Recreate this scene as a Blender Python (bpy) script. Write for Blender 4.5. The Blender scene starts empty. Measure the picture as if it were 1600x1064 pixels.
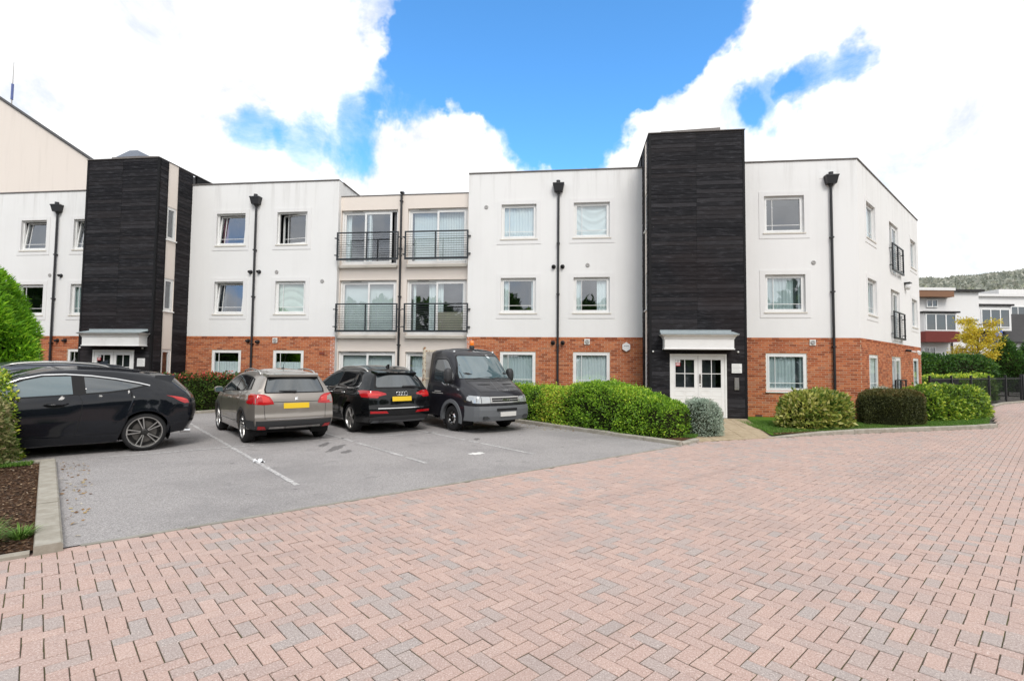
import bpy, bmesh, math, random
import numpy as np
from mathutils import Vector, Matrix
from mathutils.bvhtree import BVHTree
from mathutils.geometry import delaunay_2d_cdt

random.seed(7)
RNG = np.random.default_rng(7)
SC = bpy.context.scene
COL = SC.collection
R = math.radians

# ------------------------------------------------------------------ camera
CAM_H = 1.72
cam_d = bpy.data.cameras.new('camera')
cam_d.sensor_width = 36.0
cam_d.lens = 798.0 / 1600.0 * 36.0
cam_d.clip_start = 0.05
cam_d.clip_end = 5000
cam = bpy.data.objects.new('camera', cam_d)
COL.objects.link(cam)
_p, _r = R(2.778), R(0.570)
_fwd = Vector((0, math.cos(_p), math.sin(_p)))
_up0 = Vector((0, -math.sin(_p), math.cos(_p)))
_rt0 = Vector((1, 0, 0))
_rt = math.cos(_r) * _rt0 + math.sin(_r) * _up0
_up = -math.sin(_r) * _rt0 + math.cos(_r) * _up0
cam.matrix_world = Matrix(((_rt.x, _up.x, -_fwd.x, 0), (_rt.y, _up.y, -_fwd.y, 0),
                           (_rt.z, _up.z, -_fwd.z, CAM_H), (0, 0, 0, 1)))
SC.camera = cam

# ------------------------------------------------------------------ light
SUN_AZ = R(168)       # compass-like: measured from +Y towards +X; the sun stands behind the camera, a little to the right
SUN_EL = R(46)
SKY_STRENGTH = 0.105
SUN_STRENGTH = 1.45
EXPOSURE = 0.57
SC.render.engine = 'CYCLES'
SC.view_settings.view_transform = 'Standard'
SC.view_settings.look = 'None'
SC.view_settings.gamma = 1.0
SC.view_settings.exposure = EXPOSURE
SC.view_settings.use_curve_mapping = False
SC.cycles.max_bounces = 8
SC.cycles.transparent_max_bounces = 12
SC.cycles.caustics_reflective = False
SC.cycles.caustics_refractive = False
SC.cycles.use_denoising = True
SC.cycles.sample_clamp_indirect = 6.0

sun_dir = Vector((math.sin(SUN_AZ) * math.cos(SUN_EL), math.cos(SUN_AZ) * math.cos(SUN_EL), math.sin(SUN_EL)))
sun_d = bpy.data.lights.new('sun', 'SUN')
sun_d.energy = SUN_STRENGTH
sun_d.angle = R(22)
sun_d.color = (1.0, 0.955, 0.90)
sun = bpy.data.objects.new('sun', sun_d)
COL.objects.link(sun)
sun.rotation_euler = (-sun_dir).to_track_quat('-Z', 'Y').to_euler()

world = bpy.data.worlds.new('World')
SC.world = world
world.use_nodes = True


class NT:
    """tiny helper round a node tree"""
    def __init__(self, tree):
        self.t = tree
        self.n = tree.nodes
        self.l = tree.links

    def add(self, typ, inputs=None, **props):
        nd = self.n.new(typ)
        for k, v in props.items():
            setattr(nd, k, v)
        if inputs:
            for k, v in inputs.items():
                self.set(nd.inputs[k], v)
        return nd

    def set(self, sock, v):
        if hasattr(v, 'links') or isinstance(v, bpy.types.NodeSocket):
            self.l.new(v, sock)
        else:
            if sock.type == 'RGBA' and len(v) == 3:
                v = (*v, 1)
            sock.default_value = v

    def math(self, op, a, b=None, c=None, clamp=False):
        nd = self.n.new('ShaderNodeMath')
        nd.operation = op
        nd.use_clamp = clamp
        for i, v in enumerate((a, b, c)):
            if v is not None:
                self.set(nd.inputs[i], v)
        return nd.outputs[0]

    def vmath(self, op, a, b=None, out=0):
        nd = self.n.new('ShaderNodeVectorMath')
        nd.operation = op
        self.set(nd.inputs[0], a)
        if b is not None:
            self.set(nd.inputs[1], b)
        return nd.outputs[out]

    def mix(self, fac, a, b, blend='MIX'):
        nd = self.n.new('ShaderNodeMix')
        nd.data_type = 'RGBA'
        nd.blend_type = blend
        self.set(nd.inputs[0], fac)
        self.set(nd.inputs[6], a)
        self.set(nd.inputs[7], b)
        return nd.outputs[2]

    def noise(self, vec, scale, detail=4, rough=0.55, distort=0.0):
        nd = self.n.new('ShaderNodeTexNoise')
        nd.inputs['Scale'].default_value = scale
        nd.inputs['Detail'].default_value = detail
        nd.inputs['Roughness'].default_value = rough
        nd.inputs['Distortion'].default_value = distort
        if vec is not None:
            self.l.new(vec, nd.inputs['Vector'])
        return nd.outputs['Fac']

    def smooth(self, v, lo, hi, a=0.0, b=1.0):
        nd = self.n.new('ShaderNodeMapRange')
        nd.interpolation_type = 'SMOOTHSTEP'
        self.set(nd.inputs[0], v)
        for i, x in enumerate((lo, hi, a, b)):
            nd.inputs[i + 1].default_value = x
        return nd.outputs[0]

    def ramp(self, fac, stops, interp='LINEAR'):
        nd = self.n.new('ShaderNodeValToRGB')
        cr = nd.color_ramp
        cr.interpolation = interp
        while len(cr.elements) > 1:
            cr.elements.remove(cr.elements[-1])
        cr.elements[0].position = stops[0][0]
        cr.elements[0].color = (*stops[0][1], 1)
        for p, c in stops[1:]:
            e = cr.elements.new(p)
            e.color = (*c, 1)
        self.set(nd.inputs[0], fac)
        return nd.outputs[0]


def build_world():
    w = NT(world.node_tree)
    w.n.clear()
    out = w.add('ShaderNodeOutputWorld')
    sky = w.add('ShaderNodeTexSky', sky_type='NISHITA', sun_disc=False)
    sky.sun_elevation = SUN_EL
    sky.sun_rotation = SUN_AZ
    sky.altitude = 50
    sky.air_density = 1.0
    sky.dust_density = 0.3
    sky.ozone_density = 2.2
    tc = w.add('ShaderNodeTexCoord')
    d = tc.outputs['Generated']
    # flatten the cloud field towards the horizon as a real cloud deck does
    sep = w.add('ShaderNodeSeparateXYZ', {0: d})
    zz = w.math('ADD', w.math('MAXIMUM', sep.outputs[2], 0.0), 0.30)
    comb = w.add('ShaderNodeCombineXYZ', {0: w.math('DIVIDE', sep.outputs[0], zz), 1: w.math('DIVIDE', sep.outputs[1], zz), 2: sep.outputs[2]})
    pv = comb.outputs[0]
    n1 = w.noise(pv, 1.15, 9, 0.60, 0.35)
    n2 = w.noise(d, 7.5, 10, 0.66, 0.5)
    n3 = w.noise(d, 2.3, 3, 0.5, 0.0)
    base = w.math('ADD', w.math('MULTIPLY', n1, 0.5), w.math('MULTIPLY', n2, 0.62))      # about 0.56 on average
    # openings of blue sky: direction, inner and outer angle in degrees, depth
    wob = w.vmath('SCALE', w.vmath('SUBTRACT', w.add('ShaderNodeTexNoise', {'Vector': d, 'Scale': 4.0, 'Detail': 6.0, 'Roughness': 0.6}).outputs['Color'], (0.5, 0.5, 0.5)))
    wob.node.inputs['Scale'].default_value = 0.27
    dd = w.vmath('NORMALIZE', w.vmath('ADD', d, wob))
    holes = HOLES
    v = w.math('ADD', base, 0.30)
    for (cx, cy, cz, r0, r1, dep) in holes:
        dv = Vector((cx, cy, cz)).normalized()
        dot = w.vmath('DOT_PRODUCT', dd, tuple(dv), out=1)
        h = w.smooth(dot, math.cos(R(r1)), math.cos(R(r0)), 0.0, dep)
        v = w.math('SUBTRACT', v, h)
    # scattered gaps over the rest of the sky
    v = w.math('SUBTRACT', v, w.math('MULTIPLY', w.smooth(n3, 0.56, 0.70), w.smooth(sep.outputs[1], -0.05, 0.12, 0.26, 0.0)))
    mask = w.smooth(v, 0.34, 0.86)
    shade = w.math('ADD', w.math('MULTIPLY', w.smooth(w.math('ADD', w.math('MULTIPLY', n2, 0.6), w.math('MULTIPLY', n1, 0.4)), 0.36, 0.62), 0.34), 0.73)
    ccol = w.vmath('SCALE', w.mix(w.smooth(n1, 0.3, 0.6), (0.90, 0.945, 1.0), (1.0, 0.995, 0.985)))
    w.set(ccol.node.inputs['Scale'], w.math('MULTIPLY', shade, CLOUD_LUM / SKY_STRENGTH))
    skyc = w.mix(1.0, sky.outputs[0], SKY_TINT, 'MULTIPLY')
    colr = w.mix(mask, skyc, ccol)
    bg = w.add('ShaderNodeBackground', {'Color': colr, 'Strength': SKY_STRENGTH})
    w.l.new(bg.outputs[0], out.inputs[0])


CLOUD_LUM = 0.90
SKY_TINT = (0.86, 1.62, 2.05)
HOLES = [
    (0.097, 1, 0.713, 5.0, 11.0, 0.75), (-0.058, 1, 0.658, 3.0, 8.0, 0.70), (-0.128, 1, 0.598, 2.0, 6.0, 0.60), (-0.210, 1, 0.518, 1.2, 4.5, 0.50),
    (-0.311, 1, 0.464, 1.0, 4.2, 0.42), (-0.439, 1, 0.463, 1.0, 4.0, 0.36), (-0.555, 1, 0.482, 0.8, 3.5, 0.36), (0.072, 1, 0.541, 4.0, 8.5, 0.72),
    (0.149, 1, 0.469, 2.0, 5.2, 0.66), (0.194, 1, 0.595, 2.5, 6.0, 0.66), (0.304, 1, 0.695, 2.5, 6.0, 0.60), (0.421, 1, 0.737, 2.0, 5.0, 0.50),
    (0.548, 1, 0.559, 1.0, 4.0, 0.44), (0.651, 1, 0.579, 0.7, 3.0, 0.40), (0.470, 1, 0.525, 0.5, 3.5, 0.26), (-0.265, 1, 0.703, 0.5, 3.0, 0.25),
    (0.175, 1, 0.822, 8.0, 16.0, 0.70),
]
build_world()

# ------------------------------------------------------------------ object helpers
WM = {}
IDM = Matrix.Identity(4)


def add_obj(name, mesh, parent=None, M=None, mat=None):
    o = bpy.data.objects.new(name, mesh)
    COL.objects.link(o)
    M = M if M is not None else (WM[parent] if parent is not None else IDM)
    WM[o] = M.copy()
    if parent is not None:
        o.parent = parent
        o.matrix_basis = WM[parent].inverted() @ M
    else:
        o.matrix_basis = M
    if mat is not None and mesh is not None and len(mesh.materials) == 0:
        mesh.materials.append(mat)
    return o


def tag(o, label=None, cat=None, group=None, kind=None):
    if label: o['label'] = label
    if cat: o['category'] = cat
    if group: o['group'] = group
    if kind: o['kind'] = kind
    return o


def thing(name, label, cat, M=None, group=None):
    return tag(add_obj(name, None, None, M or IDM), label, cat, group)


def T(x, y=0, z=0, rz=0):
    return Matrix.Translation((x, y, z)) @ Matrix.Rotation(rz, 4, 'Z')


def mesh_np(name, V, F, mats=(), smooth=False, attr=None, midx=None):
    """fast mesh from arrays; F is an (n,3) or (n,4) array"""
    V = np.asarray(V, dtype=np.float32); F = np.asarray(F, dtype=np.int32)
    me = bpy.data.meshes.new(name)
    k = F.shape[1]
    me.vertices.add(len(V)); me.vertices.foreach_set('co', V.ravel())
    me.loops.add(F.size); me.loops.foreach_set('vertex_index', F.ravel())
    me.polygons.add(len(F))
    me.polygons.foreach_set('loop_start', np.arange(0, F.size, k, dtype=np.int32))
    me.polygons.foreach_set('loop_total', np.full(len(F), k, dtype=np.int32))
    for m in mats: me.materials.append(m)
    if midx is not None: me.polygons.foreach_set('material_index', np.asarray(midx, dtype=np.int32))
    me.polygons.foreach_set('use_smooth', np.full(len(F), smooth, dtype=bool))
    if attr is not None:
        a = me.attributes.new('rnd', 'FLOAT', 'POINT')
        a.data.foreach_set('value', np.asarray(attr, dtype=np.float32))
    me.update(calc_edges=True)
    me.validate()
    return me


class MB:
    """collects simple shapes into one mesh"""
    def __init__(self):
        self.v = []; self.f = []; self.m = []

    def face(self, pts, m=0):
        b = len(self.v); self.v += [tuple(p) for p in pts]
        self.f.append(tuple(range(b, b + len(pts)))); self.m.append(m)
        return self

    def box(self, x0, x1, y0, y1, z0, z1, m=0, skip=''):
        b = len(self.v)
        self.v += [(x0, y0, z0), (x1, y0, z0), (x1, y1, z0), (x0, y1, z0), (x0, y0, z1), (x1, y0, z1), (x1, y1, z1), (x0, y1, z1)]
        fs = {'b': (0, 3, 2, 1), 't': (4, 5, 6, 7), 'f': (0, 1, 5, 4), 'r': (1, 2, 6, 5), 'k': (2, 3, 7, 6), 'l': (3, 0, 4, 7)}
        for k, q in fs.items():
            if k in skip: continue
            self.f.append(tuple(b + i for i in q)); self.m.append(m)
        return self

    def cbox(self, x0, x1, y0, y1, z0, z1, c=0.01, m=0):
        """box with chamfered edges"""
        bm = bmesh.new()
        vs = [bm.verts.new(p) for p in ((x0, y0, z0), (x1, y0, z0), (x1, y1, z0), (x0, y1, z0), (x0, y0, z1), (x1, y0, z1), (x1, y1, z1), (x0, y1, z1))]
        for q in ((0, 3, 2, 1), (4, 5, 6, 7), (0, 1, 5, 4), (1, 2, 6, 5), (2, 3, 7, 6), (3, 0, 4, 7)):
            bm.faces.new([vs[i] for i in q])
        bmesh.ops.bevel(bm, geom=bm.edges[:], offset=c, segments=1, affect='EDGES')
        self.bm(bm, m); bm.free()
        return self

    def bm(self, bm, m=0):
        b = len(self.v); bm.verts.index_update()
        self.v += [tuple(v.co) for v in bm.verts]
        for f in bm.faces:
            self.f.append(tuple(b + v.index for v in f.verts)); self.m.append(m)

    def tube(self, pts, r, seg=8, m=0, cap=True):
        """round bar along a polyline; r one radius or one per point"""
        pts = [Vector(p) for p in pts]
        rs = r if isinstance(r, (list, tuple)) else [r] * len(pts)
        b = len(self.v)
        for i, p in enumerate(pts):
            d = (pts[min(i + 1, len(pts) - 1)] - pts[max(i - 1, 0)])
            d.normalize()
            a = d.cross(Vector((0, 0, 1)))
            if a.length < 1e-3: a = d.cross(Vector((1, 0, 0)))
            a.normalize(); c = a.cross(d)
            for k in range(seg):
                t = 2 * math.pi * k / seg
                self.v.append(tuple(p + (a * math.cos(t) + c * math.sin(t)) * rs[i]))
        for i in range(len(pts) - 1):
            for k in range(seg):
                k2 = (k + 1) % seg
                self.f.append((b + i * seg + k, b + (i + 1) * seg + k, b + (i + 1) * seg + k2, b + i * seg + k2)); self.m.append(m)
        if cap:
            self.f.append(tuple(b + k for k in range(seg))); self.m.append(m)
            e = b + (len(pts) - 1) * seg
            self.f.append(tuple(e + seg - 1 - k for k in range(seg))); self.m.append(m)
        return self

    def lathe(self, prof, axis='y', seg=32, m=0, c=(0, 0, 0), close=False):
        """profile of (radius, height) turned about an axis through c"""
        b = len(self.v); n = len(prof)
        for k in range(seg):
            t = 2 * math.pi * k / seg
            for (r, h) in prof:
                if axis == 'y': p = (r * math.cos(t), h, r * math.sin(t))
                elif axis == 'z': p = (r * math.cos(t), r * math.sin(t), h)
                else: p = (h, r * math.cos(t), r * math.sin(t))
                self.v.append((p[0] + c[0], p[1] + c[1], p[2] + c[2]))
        rng = n if close else n - 1
        for k in range(seg):
            k2 = (k + 1) % seg
            for i in range(rng):
                j = (i + 1) % n
                self.f.append((b + k * n + i, b + k2 * n + i, b + k2 * n + j, b + k * n + j)); self.m.append(m)
        return self

    def prism(self, poly, y0, y1, m=0):
        """polygon in x,z pulled from y0 to y1"""
        b = len(self.v); n = len(poly)
        self.v += [(x, y0, z) for x, z in poly] + [(x, y1, z) for x, z in poly]
        self.f.append(tuple(b + i for i in range(n))); self.m.append(m)
        self.f.append(tuple(b + n + n - 1 - i for i in range(n))); self.m.append(m)
        for i in range(n):
            j = (i + 1) % n
            self.f.append((b + i, b + n + i, b + n + j, b + j)); self.m.append(m)
        return self

    def slab(self, poly, z0, z1, m=0):
        """polygon in x,y pulled from z0 to z1"""
        b = len(self.v); n = len(poly)
        self.v += [(x, y, z0) for x, y in poly] + [(x, y, z1) for x, y in poly]
        self.f.append(tuple(b + n - 1 - i for i in range(n))); self.m.append(m)
        self.f.append(tuple(b + n + i for i in range(n))); self.m.append(m)
        for i in range(n):
            j = (i + 1) % n
            self.f.append((b + i, b + j, b + n + j, b + n + i)); self.m.append(m)
        return self

    def mesh(self, name, mats, smooth=False, fix=True):
        me = bpy.data.meshes.new(name)
        me.from_pydata(self.v, [], self.f)
        mats = mats if isinstance(mats, (list, tuple)) else [mats]
        for m in mats: me.materials.append(m)
        if len(mats) > 1: me.polygons.foreach_set('material_index', self.m)
        if smooth: me.polygons.foreach_set('use_smooth', [True] * len(self.f))
        if fix:
            bm = bmesh.new(); bm.from_mesh(me)
            bmesh.ops.recalc_face_normals(bm, faces=bm.faces[:])
            bm.to_mesh(me); bm.free()
        me.update()
        return me

    def obj(self, name, mats, parent=None, M=None, smooth=False, fix=True):
        return add_obj(name, self.mesh(name, mats, smooth, fix), parent, M)
# ------------------------------------------------------------------ materials
def pmat(name, col, rough=0.6, metal=0.0, spec=0.5, coat=0.0, emit=None):
    m = bpy.data.materials.new(name); m.use_nodes = True
    b = m.node_tree.nodes['Principled BSDF']
    b.inputs['Base Color'].default_value = (*col, 1)
    b.inputs['Roughness'].default_value = rough
    b.inputs['Metallic'].default_value = metal
    b.inputs['Specular IOR Level'].default_value = spec
    if coat:
        b.inputs['Coat Weight'].default_value = coat
        b.inputs['Coat Roughness'].default_value = 0.07
    if emit:
        b.inputs['Emission Color'].default_value = (*emit[0], 1); b.inputs['Emission Strength'].default_value = emit[1]
    return m


def nmat(name, fn, rough=0.7, spec=0.4, bump=None):
    """material whose colour comes from fn(NT, position) -> colour socket [, height socket]"""
    m = bpy.data.materials.new(name); m.use_nodes = True
    w = NT(m.node_tree)
    b = m.node_tree.nodes['Principled BSDF']
    b.inputs['Roughness'].default_value = rough
    b.inputs['Specular IOR Level'].default_value = spec
    geo = w.add('ShaderNodeNewGeometry')
    res = fn(w, geo.outputs['Position'])
    h = None; rr = None
    if isinstance(res, tuple):
        if len(res) == 3: res, h, rr = res
        else: res, h = res
    w.set(b.inputs['Base Color'], res)
    if rr is not None: w.set(b.inputs['Roughness'], rr)
    if h is not None:
        bp = w.add('ShaderNodeBump', {'Height': h, 'Strength': (bump or (0.3, 0.005))[0], 'Distance': (bump or (0.3, 0.005))[1]})
        w.l.new(bp.outputs[0], b.inputs['Normal'])
    return m


def sepz(w, p):
    return w.add('ShaderNodeSeparateXYZ', {0: p}).outputs


def stretch(w, p, s):
    return w.vmath('MULTIPLY', p, s)


def f_plaster(base, dirt, amt=1.0):
    def fn(w, p):
        n = w.noise(p, 0.5, 5, 0.6)
        st = w.noise(stretch(w, p, (2.2, 2.2, 0.16)), 1.6, 5, 0.62)          # rain streaks
        z = sepz(w, p)[2]
        up = w.smooth(z, 6.9, 8.95)                                           # run-off below the copings
        f = w.math('MULTIPLY', w.smooth(st, 0.48, 0.72), w.math('ADD', w.math('MULTIPLY', up, 0.34 * amt), 0.06 * amt))
        c = w.mix(f, base, dirt)
        c = w.mix(w.math('MULTIPLY', w.smooth(n, 0.4, 0.75), 0.10 * amt), c, dirt)
        return c, w.noise(p, 90, 3, 0.6)
    return fn


M_PLASTER = nmat('white_render', f_plaster((0.815, 0.812, 0.805), (0.50, 0.49, 0.47)), 0.85, 0.25, (0.22, 0.004))
M_CREAM = nmat('cream_render', f_plaster((0.79, 0.715, 0.65), (0.56, 0.50, 0.44), 0.45), 0.85, 0.25, (0.22, 0.004))
M_UPVC = nmat('white_upvc', lambda w, p: w.mix(w.smooth(w.noise(p, 3.0, 4), 0.45, 0.8), (0.82, 0.82, 0.81), (0.75, 0.745, 0.73)), 0.35, 0.5)
M_UPVC_CREAM = pmat('weathered_sill', (0.66, 0.62, 0.55), 0.5)
M_SURROUND = nmat('window_surround', f_plaster((0.795, 0.79, 0.785), (0.5, 0.49, 0.47)), 0.85, 0.25, (0.2, 0.004))
M_COPING = nmat('grey_coping', lambda w, p: w.mix(w.noise(p, 2.0), (0.10, 0.09, 0.088), (0.22, 0.20, 0.19)), 0.6)
M_BLACKMETAL = pmat('black_metal', (0.018, 0.019, 0.022), 0.38, 0.0, 0.5)
M_PIPE = pmat('black_pipe', (0.022, 0.022, 0.025), 0.42)
M_RAIL = pmat('anthracite_railing', (0.022, 0.027, 0.032), 0.4)
M_LEAD = nmat('lead_sheet', lambda w, p: w.mix(w.noise(p, 4.0), (0.26, 0.31, 0.33), (0.40, 0.44, 0.45)), 0.55)
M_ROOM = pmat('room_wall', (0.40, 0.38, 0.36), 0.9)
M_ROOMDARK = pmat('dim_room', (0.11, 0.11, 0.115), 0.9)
M_STEEL = pmat('brushed_steel', (0.45, 0.43, 0.41), 0.35, 0.9)
M_ROOF = nmat('roof_felt', lambda w, p: w.mix(w.noise(p, 1.5), (0.09, 0.09, 0.095), (0.16, 0.16, 0.165)), 0.9)
M_ROOFBLUE = pmat('rooflight_grey', (0.12, 0.14, 0.18), 0.5)


def f_mortar(w, p):
    return w.mix(w.noise(p, 14, 4), (0.46, 0.34, 0.245), (0.60, 0.47, 0.355)), w.noise(p, 120, 3)


M_MORTAR = nmat('mortar', f_mortar, 0.95, 0.1, (0.4, 0.004))
BRICK_STOPS = [(0.0, (0.24, 0.062, 0.028)), (0.25, (0.37, 0.098, 0.040)), (0.6, (0.47, 0.138, 0.055)), (0.85, (0.55, 0.19, 0.080)), (1.0, (0.38, 0.155, 0.088))]


def rnd_src(w, src):
    if src == 'obj': return w.add('ShaderNodeObjectInfo').outputs['Random']
    return w.add('ShaderNodeAttribute', attribute_name='rnd').outputs['Fac']


def f_brick(src):
    def fn(w, p):
        c = w.ramp(rnd_src(w, src), BRICK_STOPS)
        n = w.noise(p, 38, 5, 0.65)
        c = w.mix(w.math('MULTIPLY', w.smooth(n, 0.45, 0.75), 0.28), c, (0.62, 0.30, 0.15))
        eff = w.noise(p, 0.9, 4, 0.6)                                         # lime bloom
        c = w.mix(w.math('MULTIPLY', w.smooth(eff, 0.62, 0.80), 0.28), c, (0.62, 0.50, 0.42))
        return c, n
    return fn


M_BRICK_O = nmat('brick_piece', f_brick('obj'), 0.9, 0.2, (0.5, 0.004))
M_BRICK_A = nmat('brick_field', f_brick('attr'), 0.9, 0.2, (0.5, 0.004))
PAVER_STOPS = [(0.0, (0.392, 0.318, 0.292)), (0.06, (0.370, 0.322, 0.304)), (0.14, (0.400, 0.322, 0.295)), (0.26, (0.432, 0.318, 0.283)), (0.66, (0.455, 0.324, 0.282)), (0.88, (0.475, 0.335, 0.288)), (1.0, (0.492, 0.358, 0.312))]


def f_paver(src):
    def fn(w, p):
        c = w.ramp(rnd_src(w, src), PAVER_STOPS)
        n = w.noise(p, 95, 5, 0.8)
        c = w.mix(w.smooth(n, 0.30, 0.49, 0.75, 0.0), c, (0.15, 0.105, 0.092))
        c = w.mix(w.smooth(n, 0.52, 0.66, 0.0, 0.80), c, (0.76, 0.68, 0.63))
        big = w.noise(p, 0.55, 5, 0.62)
        c = w.mix(w.smooth(big, 0.48, 0.75, 0.0, 0.42), c, (0.33, 0.265, 0.245))   # trodden, tyre-greyed areas
        rot = w.add('ShaderNodeVectorRotate', {'Vector': p, 'Angle': -0.70}, rotation_type='Z_AXIS').outputs[0]
        tr = w.noise(stretch(w, rot, (0.10, 1.0, 1.0)), 1.3, 4, 0.6)
        c = w.mix(w.smooth(tr, 0.52, 0.70, 0.0, 0.30), c, (0.27, 0.215, 0.20))     # wheel tracks
        dr = w.noise(p, 7.0, 2, 0.4)
        c = w.mix(w.smooth(dr, 0.735, 0.765, 0.0, 0.45), c, (0.13, 0.105, 0.10))   # drips
        mid = w.noise(p, 5.0, 4, 0.6)
        c = w.mix(w.smooth(mid, 0.5, 0.8, 0.0, 0.22), c, (0.30, 0.235, 0.215))
        return c, n
    return fn


M_PAVER_O = nmat('paver_piece', f_paver('obj'), 0.88, 0.25, (0.45, 0.004))
M_PAVER_A = nmat('paver_field', f_paver('attr'), 0.88, 0.25, (0.45, 0.004))
M_JOINT = nmat('mossy_joint', lambda w, p: (w.mix(w.smooth(w.noise(p, 1.6, 5, 0.7), 0.47, 0.68), (0.095, 0.078, 0.058), (0.090, 0.095, 0.032)), w.noise(p, 150, 3)), 0.95, 0.1, (0.6, 0.01))


def f_asphalt(w, p):
    n = w.noise(p, 75, 5, 0.85)
    c = w.ramp(n, [(0.28, (0.085, 0.080, 0.078)), (0.44, (0.25, 0.236, 0.232)), (0.57, (0.39, 0.370, 0.364)), (0.70, (0.70, 0.67, 0.66))])
    big = w.noise(p, 0.45, 5, 0.6)
    c = w.mix(w.smooth(big, 0.42, 0.70, 0.0, 0.45), c, (0.17, 0.163, 0.165))
    dr = w.noise(p, 6.0, 2, 0.4)
    c = w.mix(w.smooth(dr, 0.72, 0.76, 0.0, 0.5), c, (0.09, 0.086, 0.086))
    st = w.noise(p, 1.7, 5, 0.6)
    c = w.mix(w.smooth(st, 0.60, 0.74, 0.0, 0.40), c, (0.13, 0.123, 0.126))
    return c, n


M_ASPHALT = nmat('asphalt', f_asphalt, 0.9, 0.3, (0.6, 0.006))


def f_concrete(a, b, c3):
    def fn(w, p):
        n = w.noise(p, 6, 6, 0.65)
        f = w.noise(p, 120, 3, 0.7)
        c = w.mix(w.smooth(n, 0.35, 0.7), a, b)
        c = w.mix(w.smooth(f, 0.55, 0.75, 0.0, 0.4), c, c3)
        return c, f
    return fn


M_KERB = nmat('kerb_concrete', f_concrete((0.30, 0.275, 0.23), (0.40, 0.375, 0.325), (0.20, 0.19, 0.15)), 0.92, 0.2, (0.5, 0.006))
M_EDGING = nmat('edging_concrete', f_concrete((0.26, 0.25, 0.22), (0.34, 0.33, 0.30), (0.18, 0.17, 0.14)), 0.92, 0.2, (0.5, 0.006))
M_SLAB = nmat('buff_slab', f_concrete((0.38, 0.30, 0.20), (0.48, 0.39, 0.275), (0.27, 0.21, 0.14)), 0.92, 0.2, (0.5, 0.006))


def f_paint(w, p):
    n = w.noise(p, 24, 6, 0.75)
    big = w.noise(p, 1.3, 3)
    f = w.smooth(w.math('ADD', n, w.math('MULTIPLY', big, 0.25)), 0.50, 0.72)
    return w.mix(f, (0.60, 0.59, 0.58), (0.29, 0.28, 0.28)), n


M_LINE = nmat('worn_line_paint', f_paint, 0.85, 0.3, (0.3, 0.004))
M_SOIL = nmat('bark_mulch', lambda w, p: (w.ramp(w.noise(p, 55, 6, 0.75), [(0.25, (0.025, 0.013, 0.008)), (0.5, (0.095, 0.050, 0.028)), (0.75, (0.20, 0.115, 0.068))]), w.noise(p, 45, 5, 0.7)), 0.95, 0.1, (1.0, 0.03))
M_GROUND = nmat('far_ground', lambda w, p: w.mix(w.noise(p, 0.08, 4), (0.13, 0.125, 0.115), (0.20, 0.19, 0.17)), 0.95, 0.1)
M_LAWN = nmat('turf', lambda w, p: (w.mix(w.noise(p, 9, 5), (0.07, 0.15, 0.015), (0.13, 0.26, 0.03)), w.noise(p, 90, 4)), 0.95, 0.1, (0.8, 0.02))


def f_board(src):
    def fn(w, p):
        r = rnd_src(w, src)
        c = w.ramp(r, [(0.0, (0.0100, 0.0100, 0.0122)), (0.45, (0.0165, 0.0160, 0.0185)), (0.75, (0.0230, 0.0205, 0.0220)), (1.0, (0.034, 0.033, 0.037))])
        z = sepz(w, p)[2]
        g = w.noise(stretch(w, p, (1.3, 1.3, 9.0)), 2.2, 8, 0.75)              # grain, drawn out along the board
        c = w.mix(w.smooth(g, 0.48, 0.72, 0.0, 0.75), c, (0.070, 0.070, 0.078))
        br = w.noise(p, 0.35, 3, 0.5)
        c = w.mix(w.math('MULTIPLY', w.smooth(br, 0.45, 0.62), w.smooth(z, 7.5, 5.0, 0.04, 0.34)), c, (0.026, 0.018, 0.018))
        area = w.noise(p, 1.1, 4, 0.62)
        pk = w.noise(stretch(w, p, (1.6, 1.6, 12.0)), 2.2, 7, 0.78)
        pf = w.smooth(w.math('ADD', pk, w.math('MULTIPLY', area, 0.35)), 0.845, 0.915)   # peeled paint, bare timber
        c = w.mix(w.math('MULTIPLY', pf, 0.75), c, (0.20, 0.145, 0.105))
        sp = w.noise(p, 26, 3, 0.5)
        c = w.mix(w.smooth(sp, 0.775, 0.80, 0.0, 0.8), c, (0.45, 0.43, 0.40))
        return c, g
    return fn


M_BOARD_O = nmat('black_board', f_board('obj'), 0.7, 0.12, (0.6, 0.006))
M_BOARD_A = nmat('black_board_field', f_board('attr'), 0.7, 0.12, (0.6, 0.006))
M_BOARDTRIM = pmat('black_board_trim', (0.013, 0.013, 0.0145), 0.6, 0, 0.15)
M_GAP = pmat('cladding_batten', (0.006, 0.006, 0.007), 0.9)


def glassmat(name, tint=(0.75, 0.85, 0.86), refl=0.0, rough=0.02):
    """thin window glass: tinted see-through plus a mirror part that grows at grazing angles"""
    m = bpy.data.materials.new(name); m.use_nodes = True
    w = NT(m.node_tree); w.n.clear()
    out = w.add('ShaderNodeOutputMaterial')
    tr = w.add('ShaderNodeBsdfTransparent', {0: tint})
    gl = w.add('ShaderNodeBsdfGlossy', {'Color': (0.92, 0.95, 1.0), 'Roughness': rough})
    lw = w.add('ShaderNodeLayerWeight', {'Blend': 0.5})
    geo = w.add('ShaderNodeNewGeometry')
    bp = w.add('ShaderNodeBump', {'Height': w.noise(geo.outputs['Position'], 1.2, 2), 'Strength': 0.05, 'Distance': 0.05})
    w.l.new(bp.outputs[0], gl.inputs['Normal'])
    fac = w.math('ADD', w.math('MULTIPLY', w.math('POWER', lw.outputs['Facing'], 5.0), 1.0 - refl), refl, clamp=True)   # same from both sides
    mx = w.add('ShaderNodeMixShader', {0: fac, 1: tr.outputs[0], 2: gl.outputs[0]})
    w.l.new(mx.outputs[0], out.inputs[0])
    return m


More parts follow.
